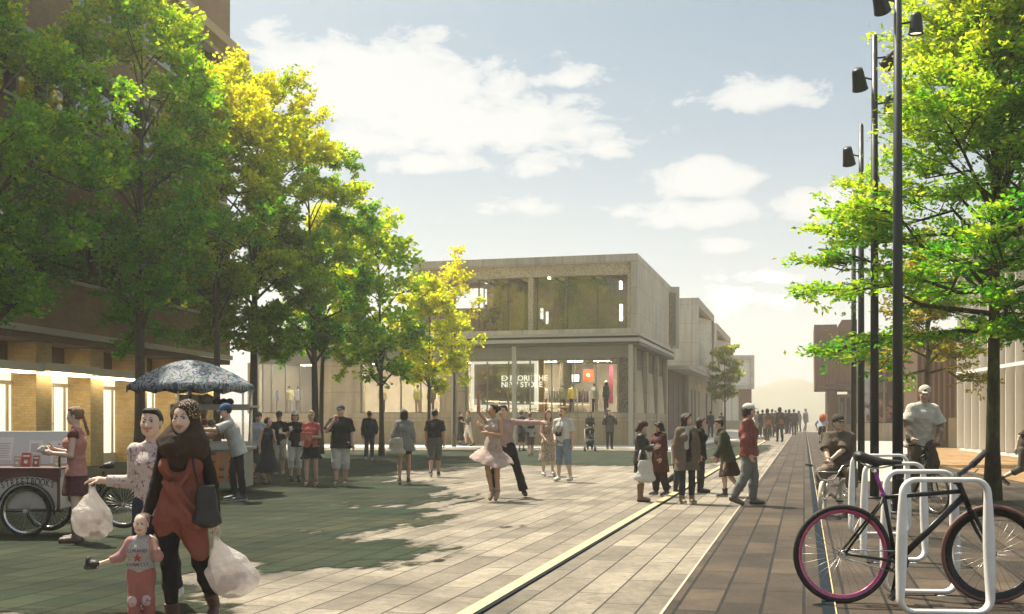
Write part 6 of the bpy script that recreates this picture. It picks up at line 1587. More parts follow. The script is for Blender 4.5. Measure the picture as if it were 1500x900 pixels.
# ---- 1 the woman in the head scarf
TERRA, SCARF = (.30, .098, .068), (.062, .036, .023)
def scarf_extra(t, J, res, u):
    hc, hf, hu, hs, k = J['head'], J['hf'], J['hu'], J['hs'], J['hsc']; U, S, F = J['U'], J['S'], J['F']; nb, ch = J['neck'], J['chest']
    P = lambda a, b, d: hc + (hs*a + hf*b + hu*d)*k
    AX = [hs, hf, hu]
    pr = [Ell(P(0, -.026, .022), [.096*k, .112*k, .106*k], SCARF, .03, AX), Ell(P(0, -.02, -.06), [.088*k, .10*k, .085*k], SCARF, .04, AX)]
    pr += [Cone(P(0, .0, -.11), nb - U*.03 + F*.015, .092*k, .13*k, SCARF, .05, S, 1.2)]
    pr += [Cone(nb - U*.02 + F*.03, ch + F*.075 + U*.045, .118*k, .07*k, SCARF, .05, S, 1.55), Cone(nb - U*.04, J['sh', -1]*.55 + nb*.45 - U*.02, .09, .06, SCARF, .05), Cone(nb - U*.04, J['sh', 1]*.55 + nb*.45 - U*.02, .10, .07, SCARF, .05)]
    pr += [Cone(P(.06, -.02, -.09), nb + S*.10 - U*.06 + F*.05, .06*k, .08*k, SCARF, .04), Cone(P(-.06, .02, -.1), nb - S*.06 - U*.06 + F*.08, .045*k, .07*k, SCARF, .04)]
    for j in range(6):                            # folds running round the neck
        a = -1 + .4*j; pr.append(Cone(P(-.085, .035, -.12 - .012*j), nb + S*(.10 - .02*j) - U*(.01 + .022*j) + F*(.125 + .012*j), .012, .018, SCARF, .014))
    pr += [Ell(P(0, .105, -.022), [.059*k, .075*k, .085*k], None, .018, AX, sub=True)]
    soft_obj('head_scarf', pr, M_CLOTH, .0075, t, wrinkle=.0035, seed=5, wfreq=38)
    pr = [Ell(P(.028, -.018, .05), [.083*k, .105*k, .086*k], (.05, .03, .02), .02, AX), Ell(P(0, .12, -.03), [.075*k, .095*k, .115*k], None, .015, AX, sub=True), Ell(P(-.135, 0, .03), [.11*k, .3*k, .3*k], None, .01, AX, sub=True), Ell(P(.02, 0, -.11), [.3*k, .3*k, .1*k], None, .01, AX, sub=True)]
    soft_obj('beaded_band', pr, M_PAT['dots'], .0075, t)
    # wrap tunic: two crossed panels, a deep V, the hem falling lower on one side
    pel, wst = J['pel'], J['waist']; pr = []
    pr += [Cone(wst - U*.02, ch + U*.015, .103, .110, TERRA, .04, S, 1.38, flat=True), Cone(ch + U*.01 + S*.07, J['sh', 1] - S*.045 + U*.012, .085, .058, TERRA, .04), Cone(ch + U*.02 - S*.075, J['sh', -1] + S*.045 + U*.005, .075, .045, TERRA, .04)]
    for q in (-1, 1): pr.append(Ell(ch + S*q*.07 + F*.085 - U*.012, (.085, .072, .085), TERRA, .03))
    pr += [Cone(wst, pel - U*.10, .108, .155, TERRA, .03, S, 1.3, flat=True)]
    pr += [Cone(pel - U*.02 + S*.05, pel - U*.30 + S*.15 + F*.04, .125, .072, TERRA, .04), Cone(pel - U*.04 - S*.05, pel - U*.13 - S*.085, .12, .105, TERRA, .04)]
    pr += [Cone(wst + F*.125 - S*.10 + U*.06, pel + F*.15 + S*.15 - U*.10, .022, .03, TERRA, .03), Cone(wst + F*.13 - S*.04 + U*.05, pel + F*.14 + S*.18 - U*.04, .016, .022, TERRA, .02), Cone(ch + F*.15 + S*.12, wst + F*.125 - S*.03, .014, .02, TERRA, .02)]
    pr += [Cone(J['neck'] + F*.13 + U*.05, wst + F*.16 + U*.03 - S*.01, .125, .022, None, .012, S, 1.0, sub=True), Cone(pel + F*.13 - U*.30 - S*.02, pel + F*.15 - U*.08 - S*.005, .115, .02, None, .02, sub=True)]
    soft_obj('tunic', pr, M_CLOTH, .009, t, wrinkle=.004, seed=8, wfreq=30)
Yw = 7.95
t_, J_ = person('hijab', 'woman in a brown head scarf and terracotta tunic striding with a shopping bag', (PX(266, Yw), Yw, 0), 3, 1.60, 'f', 'east', .0085, lean=(.03, .03), yaw=-7, pitch=3,
       arms=[((-.24, .05, -1), (-.26, -.22, -1)), ((.25, .06, -1), (.12, -.12, -1))], legs=[((-.0, -.12, -1), (.04, .12, -1)), ((.16, .02, -1), (.14, .62, -1))],
       top=dict(col=(.028, .02, .017), sleeve=.98, hem=.02, loose=.010, name='blouse'), bottom=dict(col=(.018, .017, .019), len=1.0, loose=.004, cuff=.038, name='tights'),
       shoes=dict(col=(.07, .025, .02), boot=.25), fine=True, smile=.35, extra=scarf_extra, headsc=1.17)
# ---- 2 the smiling youth beside her
person('youth', 'smiling short haired youth in a pale floral shirt half hidden behind the scarfed woman', (PX(226, 8.75), 8.75, 0), -8, 1.57, 'm', 'east', .0095, lean=(-.03, .0), yaw=8, pitch=-2,
       arms=[((-.10, .12, -1), (-1, -.35, .06)), ((.1, .1, -1), (.1, -.2, -1))], legs=stride(.2, .2, .3), top=dict(col=(.60, .52, .48), sleeve=.95, hem=.06, loose=.018, mat='floral', collar=(.62, .54, .5)),
       bottom=dict(col=(.03, .035, .07), loose=.016), shoes=SHOE_WH, hair=dict(col=(.02, .014, .01), style='short'), fine=True, smile=.9, headsc=1.12)
# ---- 3 the toddler
def toddler_extra(t, J, res, u):
    ch, S, F, U = J['chest'], J['S'], J['F'], J['U']
    mk = simple('print_red', (.30, .04, .03), .7); dkp = simple('print_dark', (.12, .11, .11), .7)
    pts = []
    for k in range(10): a = math.pi/2 + math.pi*k/5; r = .034 if k % 2 == 0 else .014; pts.append((r*math.cos(a), r*math.sin(a)))
    c_ = J['waist'] + F*.102 + U*.045
    mb = MB(); M = frame_matrix(Vector(c_) , S, U, F); mb.prism(pts, .006, M); mb.build('star_print', mk, t)
    for s_, dz, sz in (('LURAND', .105, .034), ('TEAM CO', .0, .034)):
        p_ = J['waist'] + F*(.104 if dz else .108) + U*(dz*.92 - .012)
        text_obj('lettering', s_, sz, dkp, t, Vector(p_), (R(90), 0, 0), .003, 'CENTER', 1.0, 1.0, .0006)
    for q in (-1, 1):
        soft_obj('knee_patch', [Ell(J['knee', q] + F*.050, (.036, .014, .042), (.56, .40, .38), .01)], M_PAT['floral'], .008, t)
Yt = 7.75
person('toddler', 'toddler in a grey star print top and pink trousers holding the woman\'s hand', (PX(207, Yt), Yt, 0), 4, .80, 'm', 'pale', .0075, child=True, yaw=4, pitch=3,
       arms=[((-.55, -.1, -.8), (-.85, -.35, -.25)), ((.35, -.35, -.6), (-.1, -.45, .9))], legs=stride(.16, .1, .2), top=dict(col=(.50, .48, .46), sleeve=.8, hem=.05, loose=.014, slvcol=(.52, .28, .26), wr=.002),
       bottom=dict(col=(.44, .17, .15), loose=.016, cuff=.05), shoes=dict(col=(.3, .1, .1)), hair=dict(col=(.30, .21, .14), style='buzz'), fine=True, smile=.2, extra=toddler_extra, girth=1.0)

# plastic carrier bags
M_PLAST, nt, out = new_mat('thin_plastic')
p = N(nt, 'ShaderNodeBsdfPrincipled'); p.inputs['Base Color'].default_value = (.80, .74, .70, 1); p.inputs['Roughness'].default_value = .25; vec = objcoord(nt); n1 = noise(nt, 16, 5, vec, dist=2.5); L(nt, bump(nt, n1.outputs[0], 1.0, .03), p.inputs['Normal'])
tr = N(nt, 'ShaderNodeBsdfTransparent'); tl = N(nt, 'ShaderNodeBsdfTranslucent'); tl.inputs[0].default_value = (.82, .76, .72, 1)
m1 = N(nt, 'ShaderNodeMixShader'); m1.inputs[0].default_value = .4; L(nt, p.outputs[0], m1.inputs[1]); L(nt, tl.outputs[0], m1.inputs[2])
m2 = N(nt, 'ShaderNodeMixShader'); m2.inputs[0].default_value = .72; L(nt, tr.outputs[0], m2.inputs[1]); L(nt, m1.outputs[0], m2.inputs[2]); L(nt, m2.outputs[0], out.inputs[0])
M_FOOD = colmat('food_lumps', rough=.5, var=.25)
def carrier(loc, w_, h_, label, sway=0.0):
    o = empty('carrier_bag', loc, 0, label, 'bag', 'plastic carrier bags')
    s = V3(sway, 0, 0)
    pr = [Cone((0, 0, -.03), s*.5 + V3(0, 0, -h_*.45), .02, w_*.36, (1, 1, 1), .05, V3(1, 0, 0), 1.15), Ell(s + V3(0, 0, -h_*.72), (w_*.52, w_*.40, h_*.29), (1, 1, 1), .08), Cone((-.03, 0, .03), (0, 0, -.06), .012, .022, (1, 1, 1), .02), Cone((.03, 0, .03), (0, 0, -.06), .012, .022, (1, 1, 1), .02)]
    for k in range(7): a = k*.9; pr.append(Cone((.01*math.cos(a), .01*math.sin(a), -.02), s*.8 + V3(w_*.42*math.cos(a), w_*.34*math.sin(a), -h_*.6), .008, .02, (1, 1, 1), .03))
    soft_obj('film', pr, M_PLAST, .008, o, wrinkle=.007, seed=4, wfreq=45)
    rs = np.random.RandomState(int(w_*1000)); pr = []
    for k in range(13):
        a = rs.uniform(0, 6.28); r = rs.uniform(0, .3)*w_; pr.append(Ell(s*.95 + V3(r*math.cos(a), r*.7*math.sin(a), -h_*(.66 + .2*rs.rand())), [w_*.15, w_*.12, w_*.11], tuple(np.clip(V3(.62, .44, .38)*rs.uniform(.7, 1.15), 0, 1)), .006))
    soft_obj('contents', pr, M_FOOD, .008, o)
    mb = MB(); mb.path([(-.03, 0, .02), (-.02, -.01, .06), (.02, -.01, .06), (.03, 0, .02)], .008, 8); mb.build('handle', M_PLAST, o)
    return o
hp = wpos('youth', ('hand', -1)); carrier(hp + Vector((.01, -.02, -.05)), .31, .42, 'knotted clear plastic bag hanging from the youth\'s outstretched hand')
hp = wpos('hijab', ('hand', 1)); carrier(hp + Vector((.01, -.03, -.05)), .34, .44, 'bulging white plastic bag swinging from the scarfed woman\'s hand', .13)
# black shoulder bag and the toddler's black mitten toy
a_, b_ = wpos('hijab', ('sh', 1)), wpos('hijab', 'pel')
o_ = Vector((a_.x + .06, a_.y - .16, b_.z + .18))
strap_bag('shoulder_bag', 'black leather shoulder bag hanging at the scarfed woman\'s hip', o_, (.19, .10, .30), (.02, .018, .017), R(20), M_LEATHER, [rel(o_, (a_.x - .035, a_.y - .055, a_.z + .055), (a_.x - .015, a_.y - .145, a_.z - .12), (a_.x + .03, a_.y - .17, a_.z - .3), (o_.x + .0, o_.y, o_.z - .04)), rel(o_, (a_.x - .035, a_.y - .055, a_.z + .055), (a_.x - .0, a_.y + .03, a_.z + .03), (a_.x + .05, a_.y + .02, a_.z - .3), (o_.x + .07, o_.y + .03, o_.z - .04))])
hp = wpos('toddler', ('hand', -1)); blob('toy', 'small black toy in the toddler\'s fist', 'toy', hp, [Ell((-.02, -.01, .0), (.05, .035, .035), (.015, .015, .015)), Ell((-.05, -.01, .03), (.02, .02, .03), (.02, .02, .02)), Ell((-.06, 0, -.02), (.03, .02, .02), (.015, .015, .015))], M_LEATHER, None, .007)

# ---- the cart lady
person('cart_lady', 'woman with a braid in a pink sleeveless top standing behind the book cart', G(112, 795), -84, 1.67, 'f', 'pale', .0095, yaw=0, pitch=6,
       arms=[((-.1, -.25, -1), (.15, -1, .25)), ((.12, -.05, -1), (-.15, -1, .12))], legs=[((-.06, -.05, -1), (-.03, .03, -1)), ((.06, .05, -1), (.05, .03, -1))],
       top=dict(col=(.60, .26, .22), sleeve=.10, hem=.045, loose=.018, name='tunic_top', wr=.003, slvcol=(.16, .06, .05)), skirt=dict(col=(.13, .045, .05), hem=.36, flare=.06, wide=1.2, name='shorts_skirt'),
       shoes=dict(col=(.15, .10, .075), boot=.55, sole=(.1, .07, .05)), socks=dict(col=(.28, .09, .09), top=.18, mat='stripe'), hair=dict(col=(.30, .17, .08), style='braid'), fine=True)
hp = wpos('cart_lady', ('hand', 1)); blob('paper_flower', 'crumpled white paper in the cart woman\'s fingers', 'paper', hp + Vector((-.03, -.03, .03)), [Ell((0, 0, 0), (.045, .03, .035), (.75, .72, .66)), Ell((.03, 0, .03), (.03, .02, .02), (.7, .68, .6))], M_CLOTH, None, .008, .006)

# ---- fruit stand people
person('vendor', 'fruit seller in a white shirt bending behind the fruit pile', (PX(297, 24.2), 24.2, 0), 12, 1.78, 'm', 'brown', .013, lean=(.05, -.12), yaw=6, pitch=8, arms=[bend(-1), bend(1)], top=dict(col=(.6, .58, .53)), bottom=dict(col=DK), shoes=SHOE_BK, hair=dict(col=(.025, .02, .016), style='short'))
person('customer', 'man in a white tee and backward blue cap leaning on the fruit stand', G(348, 735), -72, 1.80, 'm', 'light', .011, lean=(0, -.32), yaw=-4, pitch=12, arms=[((-.1, -.7, -.55), (.05, -1, -.15)), ((.2, -.9, -.45), (-.1, -1, .05))],
       legs=[((-.02, -.22, -1), (0, .12, -1)), ((.05, .1, -1), (.0, .14, -1))], top=dict(col=(.62, .60, .56), loose=.028, hem=.07, flare=.02), bottom=dict(col=(.028, .026, .026), loose=.006), shoes=dict(col=(.03, .03, .03), sole=(.6, .58, .54)), hair=dict(col=(.03, .02, .015), style='short'), cap=dict(col=(.06, .14, .30), vcol=(.10, .22, .42)), shades=False)

# ---- the strolling groups on the square
person('plaid_man', 'man in a pale plaid shirt and dark shorts behind the woman in the dark dress', G(379, 700), -5, HH(700, 606), 'm', 'light', .012, arms=DOWN, legs=stride(.2, .12, .3), top=dict(col=(.56, .55, .52), mat='plaid', loose=.025, collar=(.55, .54, .5), hem=.07), bottom=dict(col=(.05, .05, .06), len=.55, loose=.03), shoes=dict(col=(.16, .03, .03)), cap=dict(col=(.10, .09, .085)), shades=True, hair=dict(col=(.1, .07, .05), style='short'))
person('dress_woman', 'woman in a long dark speckled dress with curled hair looking sideways', G(391, 709), 35, HH(709, 614), 'f', 'light', .012, yaw=25, lean=(.05, 0), arms=[((-.25, .05, -1), (-.1, -.1, -1)), bend(1, .15, -.1, .1)], legs=stride(.1, .1, .15), top=dict(col=(.05, .05, .065), sleeve=0, loose=.012, name='dress_top'), skirt=dict(col=(.05, .05, .065), hem=.72, flare=.13, mat='dots' if False else M_CLOTH, sway=(.04, .05, 0)), shoes=dict(col=(.1, .07, .05)), hair=dict(col=(.05, .03, .02), style='curly'))
hp = wpos('dress_woman', ('hand', -1)); strap_bag('handbag', 'small green handbag on the arm of the woman in the dark dress', hp + Vector((-.03, 0, .02)), (.2, .1, .26), (.05, .08, .05), .4, M_LEATHER, [[(-.06, 0, 0), (-.03, 0, .16), (.03, 0, .16), (.06, 0, 0)]])
person('black_tee_man', 'man in a black tee with a round chest print looking into his cup', G(409, 697), 8, HH(697, 605), 'm', 'light', .012, pitch=18, arms=[((-.15, .03, -1), (.1, -.6, -.7)), bend(1, .2, -.05, .15, .5)], legs=stride(.15, .1, .2), top=dict(col=BLACK, loose=.03, hem=.06, marks=[((.05, .135, -.02), (.035, .02, .035), (.5, .42, .2))]), bottom=dict(col=(.52, .47, .38), len=.55, loose=.03), shoes=dict(col=(.3, .2, .12)), cap=dict(col=(.045, .05, .06)), shades=True, hair=dict(col=(.08, .05, .03)))
hp = wpos('black_tee_man', ('hand', 1)); cup(hp + Vector((-.02, -.03, -.03)), 'paper cup held by the man with the round chest print')
person('visor_woman', 'woman in a white visor, black top and white capri trousers holding a drink', G(432, 706), 12, HH(706, 604), 'f', 'light', .012, arms=[bend(-1, .15, -.05, .5, .3), DOWN[1]], legs=stride(.15, .1, .2), top=dict(col=BLACK, sleeve=.3, loose=.02, hem=.05), bottom=dict(col=(.66, .64, .6), len=.72, loose=.012, name='capri_trousers'), shoes=SHOE_BK, cap=dict(col=(.68, .66, .6)), shades=True, hair=dict(col=(.12, .07, .04), style='bob'))
hp = wpos('visor_woman', ('hand', -1)); cup(hp + Vector((.0, -.03, -.02)), 'paper cup raised by the woman in the white visor')
person('pink_woman', 'blond woman in a coral blouse, black fringed shorts and sunglasses clutching a folder', G(456, 713), 0, HH(713, 603), 'f', 'light', .011, arms=[((-.2, -.02, -1), (.5, -.7, -.15)), ((.2, .0, -1), (-.6, -.75, .05))], legs=stride(.14, .08, .15), top=dict(col=(.60, .16, .13), sleeve=.22, loose=.018, hem=.03, slit=True), skirt=dict(col=BLACK, hem=.30, flare=.06, wide=1.3, name='fringed_shorts', frill=True), shoes=dict(col=(.3, .16, .1)), hair=dict(col=(.42, .28, .14), style='bun'), shades=True)
hp = wpos('pink_woman', ('hand', 1)); mb = MB(); mb.cbox((0, 0, 0), (.26, .03, .18)); o = mb.build('folder', simple('folder_coral', (.5, .12, .09), .6), None, None, .006); o.location = hp + Vector((-.05, .0, -.0)); tag(o, 'coral folder clutched by the blond woman', 'folder')
person('drinking_man', 'tall man in a black shirt and white shorts drinking from a cup', G(499, 713), 3, HH(713, 596), 'm', 'light', .011, arms=[((-.38, -.5, -.8), (.62, -.28, .85)), ((.2, .04, -1), (.12, -.1, -1))], legs=stride(.12, .1, .18), top=dict(col=(.026, .024, .024), loose=.035, hem=.07, collar=BLACK, flare=.02), bottom=dict(col=(.66, .63, .57), len=.62, loose=.035), shoes=dict(col=(.15, .09, .06)), cap=dict(col=(.07, .08, .10)), hair=dict(col=(.06, .04, .03)), girth=1.08)
hp = wpos('drinking_man', ('hand', -1)); cup(hp + Vector((.03, -.05, -.03)), 'red tinted cup at the lips of the man in the black shirt', simple('red_cup', (.4, .1, .07), .4))
person('jacket_man', 'man in a dark hooded jacket and jeans walking away past the small open tree', G(541, 676), 180, HH(676, 603), 'm', 'brown', .014, arms=[bend(-1, .3, .0, -.9, .2), ((.2, .05, -1), (.05, -.15, -1))], legs=stride(.15, .12, .3), top=dict(col=(.03, .028, .04), sleeve=1, loose=.03, hem=.08, collar=(.04, .04, .05), name='jacket'), bottom=dict(col=(.035, .04, .06), loose=.014), shoes=dict(col=(.35, .33, .3)), hair=dict(col=(.06, .05, .045), style='short'))
person('cardigan_woman', 'bob haired woman in a grey cardigan walking away with a large pale shoulder bag', G(592, 710), 180, HH(710, 601), 'f', 'tan', .011, arms=[((-.2, .05, -1), (-.02, -.2, -1)), ((.3, -.05, -1), (-.1, -.6, -.5))], legs=stride(.12, .1, .25), top=dict(col=(.26, .25, .23), sleeve=.9, loose=.05, hem=.10, flare=.03, name='cardigan'), skirt=dict(col=BLACK, hem=.26, flare=.03, wide=1.25, name='shorts'), shoes=dict(col=(.02, .018, .016)), hair=dict(col=(.025, .018, .014), style='bob'))
sh = wpos('cardigan_woman', ('sh', 1)); o_ = Vector((sh.x - .02, sh.y - .17, sh.z - .33)); strap_bag('shoulder_bag', 'large pale slouchy bag on the shoulder of the woman in the grey cardigan', o_, (.42, .16, .42), (.52, .47, .36), .1, M_CLOTH, [rel(o_, (sh.x + .02, sh.y - .02, sh.z + .055), (sh.x - .04, sh.y - .13, sh.z - .1), (o_.x - .12, o_.y, o_.z)), rel(o_, (sh.x + .03, sh.y - .02, sh.z + .055), (sh.x + .08, sh.y - .12, sh.z - .1), (o_.x + .12, o_.y, o_.z))])
person('grey_shorts_man', 'man in a black tee and grey shorts walking away in sandals', G(637, 699), 180, HH(699, 601), 'm', 'tan', .012, arms=[((-.2, .03, -1), (-.03, -.18, -1)), ((.2, .03, -1), (.03, -.12, -1))], legs=stride(.12, .12, .35), top=dict(col=(.028, .025, .024), loose=.022, hem=.05), bottom=dict(col=(.12, .12, .125), len=.55, loose=.03), shoes=dict(col=(.02, .02, .02)), hair=dict(col=(.02, .016, .013), style='short'))
person('hug_woman', 'woman in a long dark robe walking arm in arm along the pale path', G(675, 653), 60, HH(653, 604), 'f', 'light', .018, arms=[bend(-1), bend(1)], legs=stride(.1, .1, .2), top=dict(col=DK, sleeve=1, loose=.03), skirt=dict(col=DK, hem=.8, flare=.09), shoes=SHOE_BK, hair=dict(col=(.05, .03, .02), style='bun'))
person('hug_man', 'man in a grey tee and pale shorts walking arm in arm on the path', G(686, 654), -65, HH(654, 602), 'm', 'light', .018, arms=[bend(-1), DOWN[1]], legs=stride(.3, .2, .2), top=dict(col=(.10, .095, .10)), bottom=dict(col=(.6, .57, .5), len=.55, loose=.025), shoes=SHOE_BK, hair=dict(col=(.1, .07, .04)))

# ---- the dancers
person('dancer', 'dancing woman in a pale flared dress with one arm raised high', G(722, 735), -32, 1.66, 'f', 'tan', .010, lean=(-.02, .10), yaw=-40, pitch=-6, arms=[((-.75, .0, .75), (.05, -.1, 1)), ((.25, -.25, -.9), (-.7, -.6, .15))], legs=[((-.02, -.10, -1), (.12, .14, -1), (.05, -.6, -.8)), ((.04, -.03, -1), (-.06, .12, -1), (.1, -.6, -.8))], lift=.0,
       top=dict(col=(.60, .50, .42), sleeve=0, loose=.006, hem=.02, name='bodice', wr=.001), skirt=dict(col=(.58, .44, .38), z0=.0, hem=.26, flare=.25, wide=1.15, sway=(-.06, .05, .0), wr=.012, name='flared_skirt'), shoes=dict(col=(.42, .27, .18), sole=(.1, .06, .04)), hair=dict(col=(.02, .015, .012), style='bun'),
       extra=lambda t, J, res, u: soft_obj('belt', [Cone(J['waist'] - J['U']*.03, J['waist'] + J['U']*.02, .096, .094, (.02, .015, .012), .005, J['S'], 1.42, flat=True)], M_LEATHER, .010, t))
person('dance_partner', 'man in black flared trousers and a pale pink shirt lunging behind the dancing woman', G(741, 729), 6, 1.80, 'm', 'light', .011, lean=(-.10, .0), yaw=-25, arms=[((-.5, -.5, -.3), (-.4, -.7, .3)), ((1, -.05, -.06), (1, -.1, .04))], legs=[((-.30, -.05, -1), (.02, .06, -1)), ((.36, .05, -1), (.30, .10, -1))], top=dict(col=(.52, .36, .33), sleeve=.95, loose=.014, hem=.0), bottom=dict(col=BLACK, loose=.02, cuff=.07), shoes=SHOE_BK, hair=dict(col=(.02, .016, .013)))

# ---- people near the store
person('backpack_friend', 'person in a long dark top standing on the path beyond the dancer', G(764, 661), 150, HH(661, 602), 'f', 'light', .018, arms=DOWN, legs=STAND, top=dict(col=(.055, .04, .05), sleeve=.3, loose=.03, hem=.12, flare=.02), bottom=dict(col=(.07, .06, .07), len=.6, loose=.02), shoes=SHOE_BK, hair=dict(col=(.10, .07, .05), style='short'))
person('backpacker', 'walker in a white shirt and brown shorts with a dark backpack beyond the dancer', G(777, 669), 195, HH(669, 605), 'm', 'light', .016, lean=(.03, -.05), arms=[bend(-1), bend(1)], legs=stride(.2, .15, .3), top=dict(col=(.58, .57, .55), loose=.03, hem=.1), bottom=dict(col=(.16, .09, .06), len=.55, loose=.02), shoes=dict(col=(.2, .12, .08)), hair=dict(col=(.3, .2, .12)))
hp = wpos('backpacker', 'chest'); blob('backpack', 'small dark backpack on the walker in the white shirt', 'backpack', hp + Vector((.05, -.19, 0)), [Box((0, 0, 0), (.13, .08, .19), (.05, .035, .04), .01, None, .06), Ell((0, -.06, -.07), (.10, .06, .09), (.06, .04, .04))], M_CLOTH, None, .014, .003)
person('leopard_woman', 'red haired woman in a leopard print dress walking beside the man in the white tee', G(803, 698), 14, HH(698, 602), 'f', 'pale', .012, yaw=-10, arms=[((-.2, .0, -1), (.25, -.6, -.55)), bend(1, .15, .0, .1, .5)], legs=[((-.10, -.22, -1), (-.06, .10, -1)), ((.12, .12, -1), (.1, .35, -1))], top=dict(col=(.46, .37, .28), sleeve=.1, loose=.01, mat='leopard', name='dress_top', slit=True), skirt=dict(col=(.46, .37, .28), hem=.62, flare=.10, mat='leopard', name='dress_skirt'), shoes=SHOE_WH, hair=dict(col=(.26, .10, .05), style='long'))
person('white_tee_man', 'bearded fair haired man in a white tee and denim shorts carrying a small black camera', G(825, 706), -28, HH(706, 597), 'm', 'light', .011, yaw=-25, pitch=3, arms=[((-.2, .05, -1), (.3, -.55, -.5)), ((.2, .06, -1), (.05, -.1, -1))], legs=[((-.08, .05, -1), (-.12, .2, -1)), ((.18, -.22, -1), (.16, .05, -1))], top=dict(col=(.70, .67, .62), loose=.028, hem=.06), bottom=dict(col=(.25, .31, .38), len=.58, loose=.03), shoes=SHOE_WH, hair=dict(col=(.30, .17, .07), style='short', beard=True), smile=.2)
hp = wpos('white_tee_man', 'waist'); nk = wpos('white_tee_man', 'neck'); o_ = hp + Vector((-.12, -.17, .02)); o = empty('camera', o_, 0, 'small black camera hanging on a neck strap of the man in the white tee', 'camera'); mb = MB(); mb.cbox((0, 0, 0), (.14, .06, .10)); mb.lathe([(0, .09), (.035, .09), (.04, 0)], (0, -.03, 0), 16, Matrix.Rotation(R(90), 3, 'X')); mb.build('body', M_RUBBER, o, None, .006); mb = MB(); mb.path(rel(o_, (o_.x + .06, o_.y, o_.z + .05), (nk.x + .03, nk.y - .15, nk.z - .16), (nk.x + .06, nk.y - .03, nk.z - .01)), .006, 6); mb.path(rel(o_, (o_.x - .06, o_.y, o_.z + .05), (nk.x - .09, nk.y - .14, nk.z - .16), (nk.x - .055, nk.y - .03, nk.z - .01)), .006, 6); mb.build('strap', M_RUBBER, o)
person('stroller_woman', 'woman in black pushing a stroller along the pale path', G(864, 659), 0, HH(659, 604), 'f', 'light', .017, arms=[((-.1, -.25, -1), (.1, -1, -.1)), ((.1, -.25, -1), (-.1, -1, -.1))], legs=STAND, top=dict(col=BLACK, sleeve=1, loose=.025, hem=.1, name='coat'), bottom=dict(col=BLACK), shoes=SHOE_BK, hair=dict(col=(.04, .025, .018), style='long'))
ps = G(863, 661); ps.y -= .55
st_ = empty('stroller', ps, 0, 'dark stroller with a child in front of the woman in black', 'stroller')
soft_obj('seat', [Cone((0, .15, .50), (0, -.12, .42), .20, .18, (.05, .05, .05), .05, V3(1, 0, 0), 1.1), Cone((0, .2, .5), (0, .28, .95), .16, .17, (.05, .05, .05), .05, V3(1, 0, 0), 1.2), Ell((0, -.02, .66), (.13, .2, .16), None, .03, sub=True)], M_CLOTH, .02, st_)
soft_obj('hood', [Ell((0, .20, .95), (.23, .26, .20), (.045, .045, .045)), Ell((0, -.02, .83), (.2, .25, .22), None, .02, sub=True)], M_CLOTH, .018, st_)
mb = MB()
for x_ in (-.22, .22): mb.path([(x_, .45, 1.02), (x_, .2, .6), (x_, -.3, .12)], .012, 6); mb.path([(x_, -.1, .45), (x_, .32, .12)], .012, 6)
mb.path([(-.22, .45, 1.02), (.22, .45, 1.02)], .014, 6); mb.build('frame', M_STEEL, st_)
for x_ in (-.24, .24):
    for y_ in (-.3, .32): mb = MB(); mb.torus((x_, y_, .115), .09, .025, Matrix.Rotation(R(90), 3, 'Z'), 20, 8); mb.lathe([(0, .01), (.075, .01), (.075, -.01), (0, -.01)], (x_, y_, .115), 14, Matrix.Rotation(R(90), 3, 'Y')); mb.build('wheel', M_RUBBER, st_)
person('stroller_child', 'small child in grey sitting in the dark stroller', ps, 0, .82, 'm', 'pale', .017, child=True, seat=(0, .1, .56), arms=[bend(-1), bend(1)], legs=[((-.12, -1, -.1), (0, -.4, -1)), ((.12, -1, -.1), (0, -.4, -1))], top=dict(col=(.12, .12, .12), sleeve=1, loose=.02), bottom=dict(col=(.06, .06, .07), loose=.015), shoes=SHOE_BK, hair=dict(col=(.2, .14, .09), style='buzz'), group='children')
person('shoulder_man', 'man in a grey jacket with a child on his shoulders before the store', G(893, 658), 4, HH(658, 601), 'm', 'light', .017, arms=[((-.35, -.1, -.9), (.15, -.3, 1)), ((.35, -.1, -.9), (-.15, -.3, 1))], legs=STAND, top=dict(col=(.10, .09, .08), sleeve=1, loose=.035, hem=.1, name='jacket'), bottom=dict(col=BLACK, loose=.012), shoes=SHOE_BK, hair=dict(col=(.03, .02, .016)))
hp = wpos('shoulder_man', 'neck'); person('shoulder_child', 'small child riding on the shoulders of the man in the grey jacket', (hp.x - .10, hp.y + .05, 0), 10, .78, 'm', 'light', .016, child=True, seat=(0, .05, hp.z + .02), arms=[bend(-1), bend(1)], legs=[((-.25, -.9, .0), (.0, -.1, -1)), ((.25, -.9, .0), (0, -.1, -1))], top=dict(col=(.07, .07, .09), sleeve=1, loose=.02), bottom=dict(col=(.05, .05, .06)), shoes=SHOE_BK, hair=dict(col=(.05, .035, .025)), group='children')

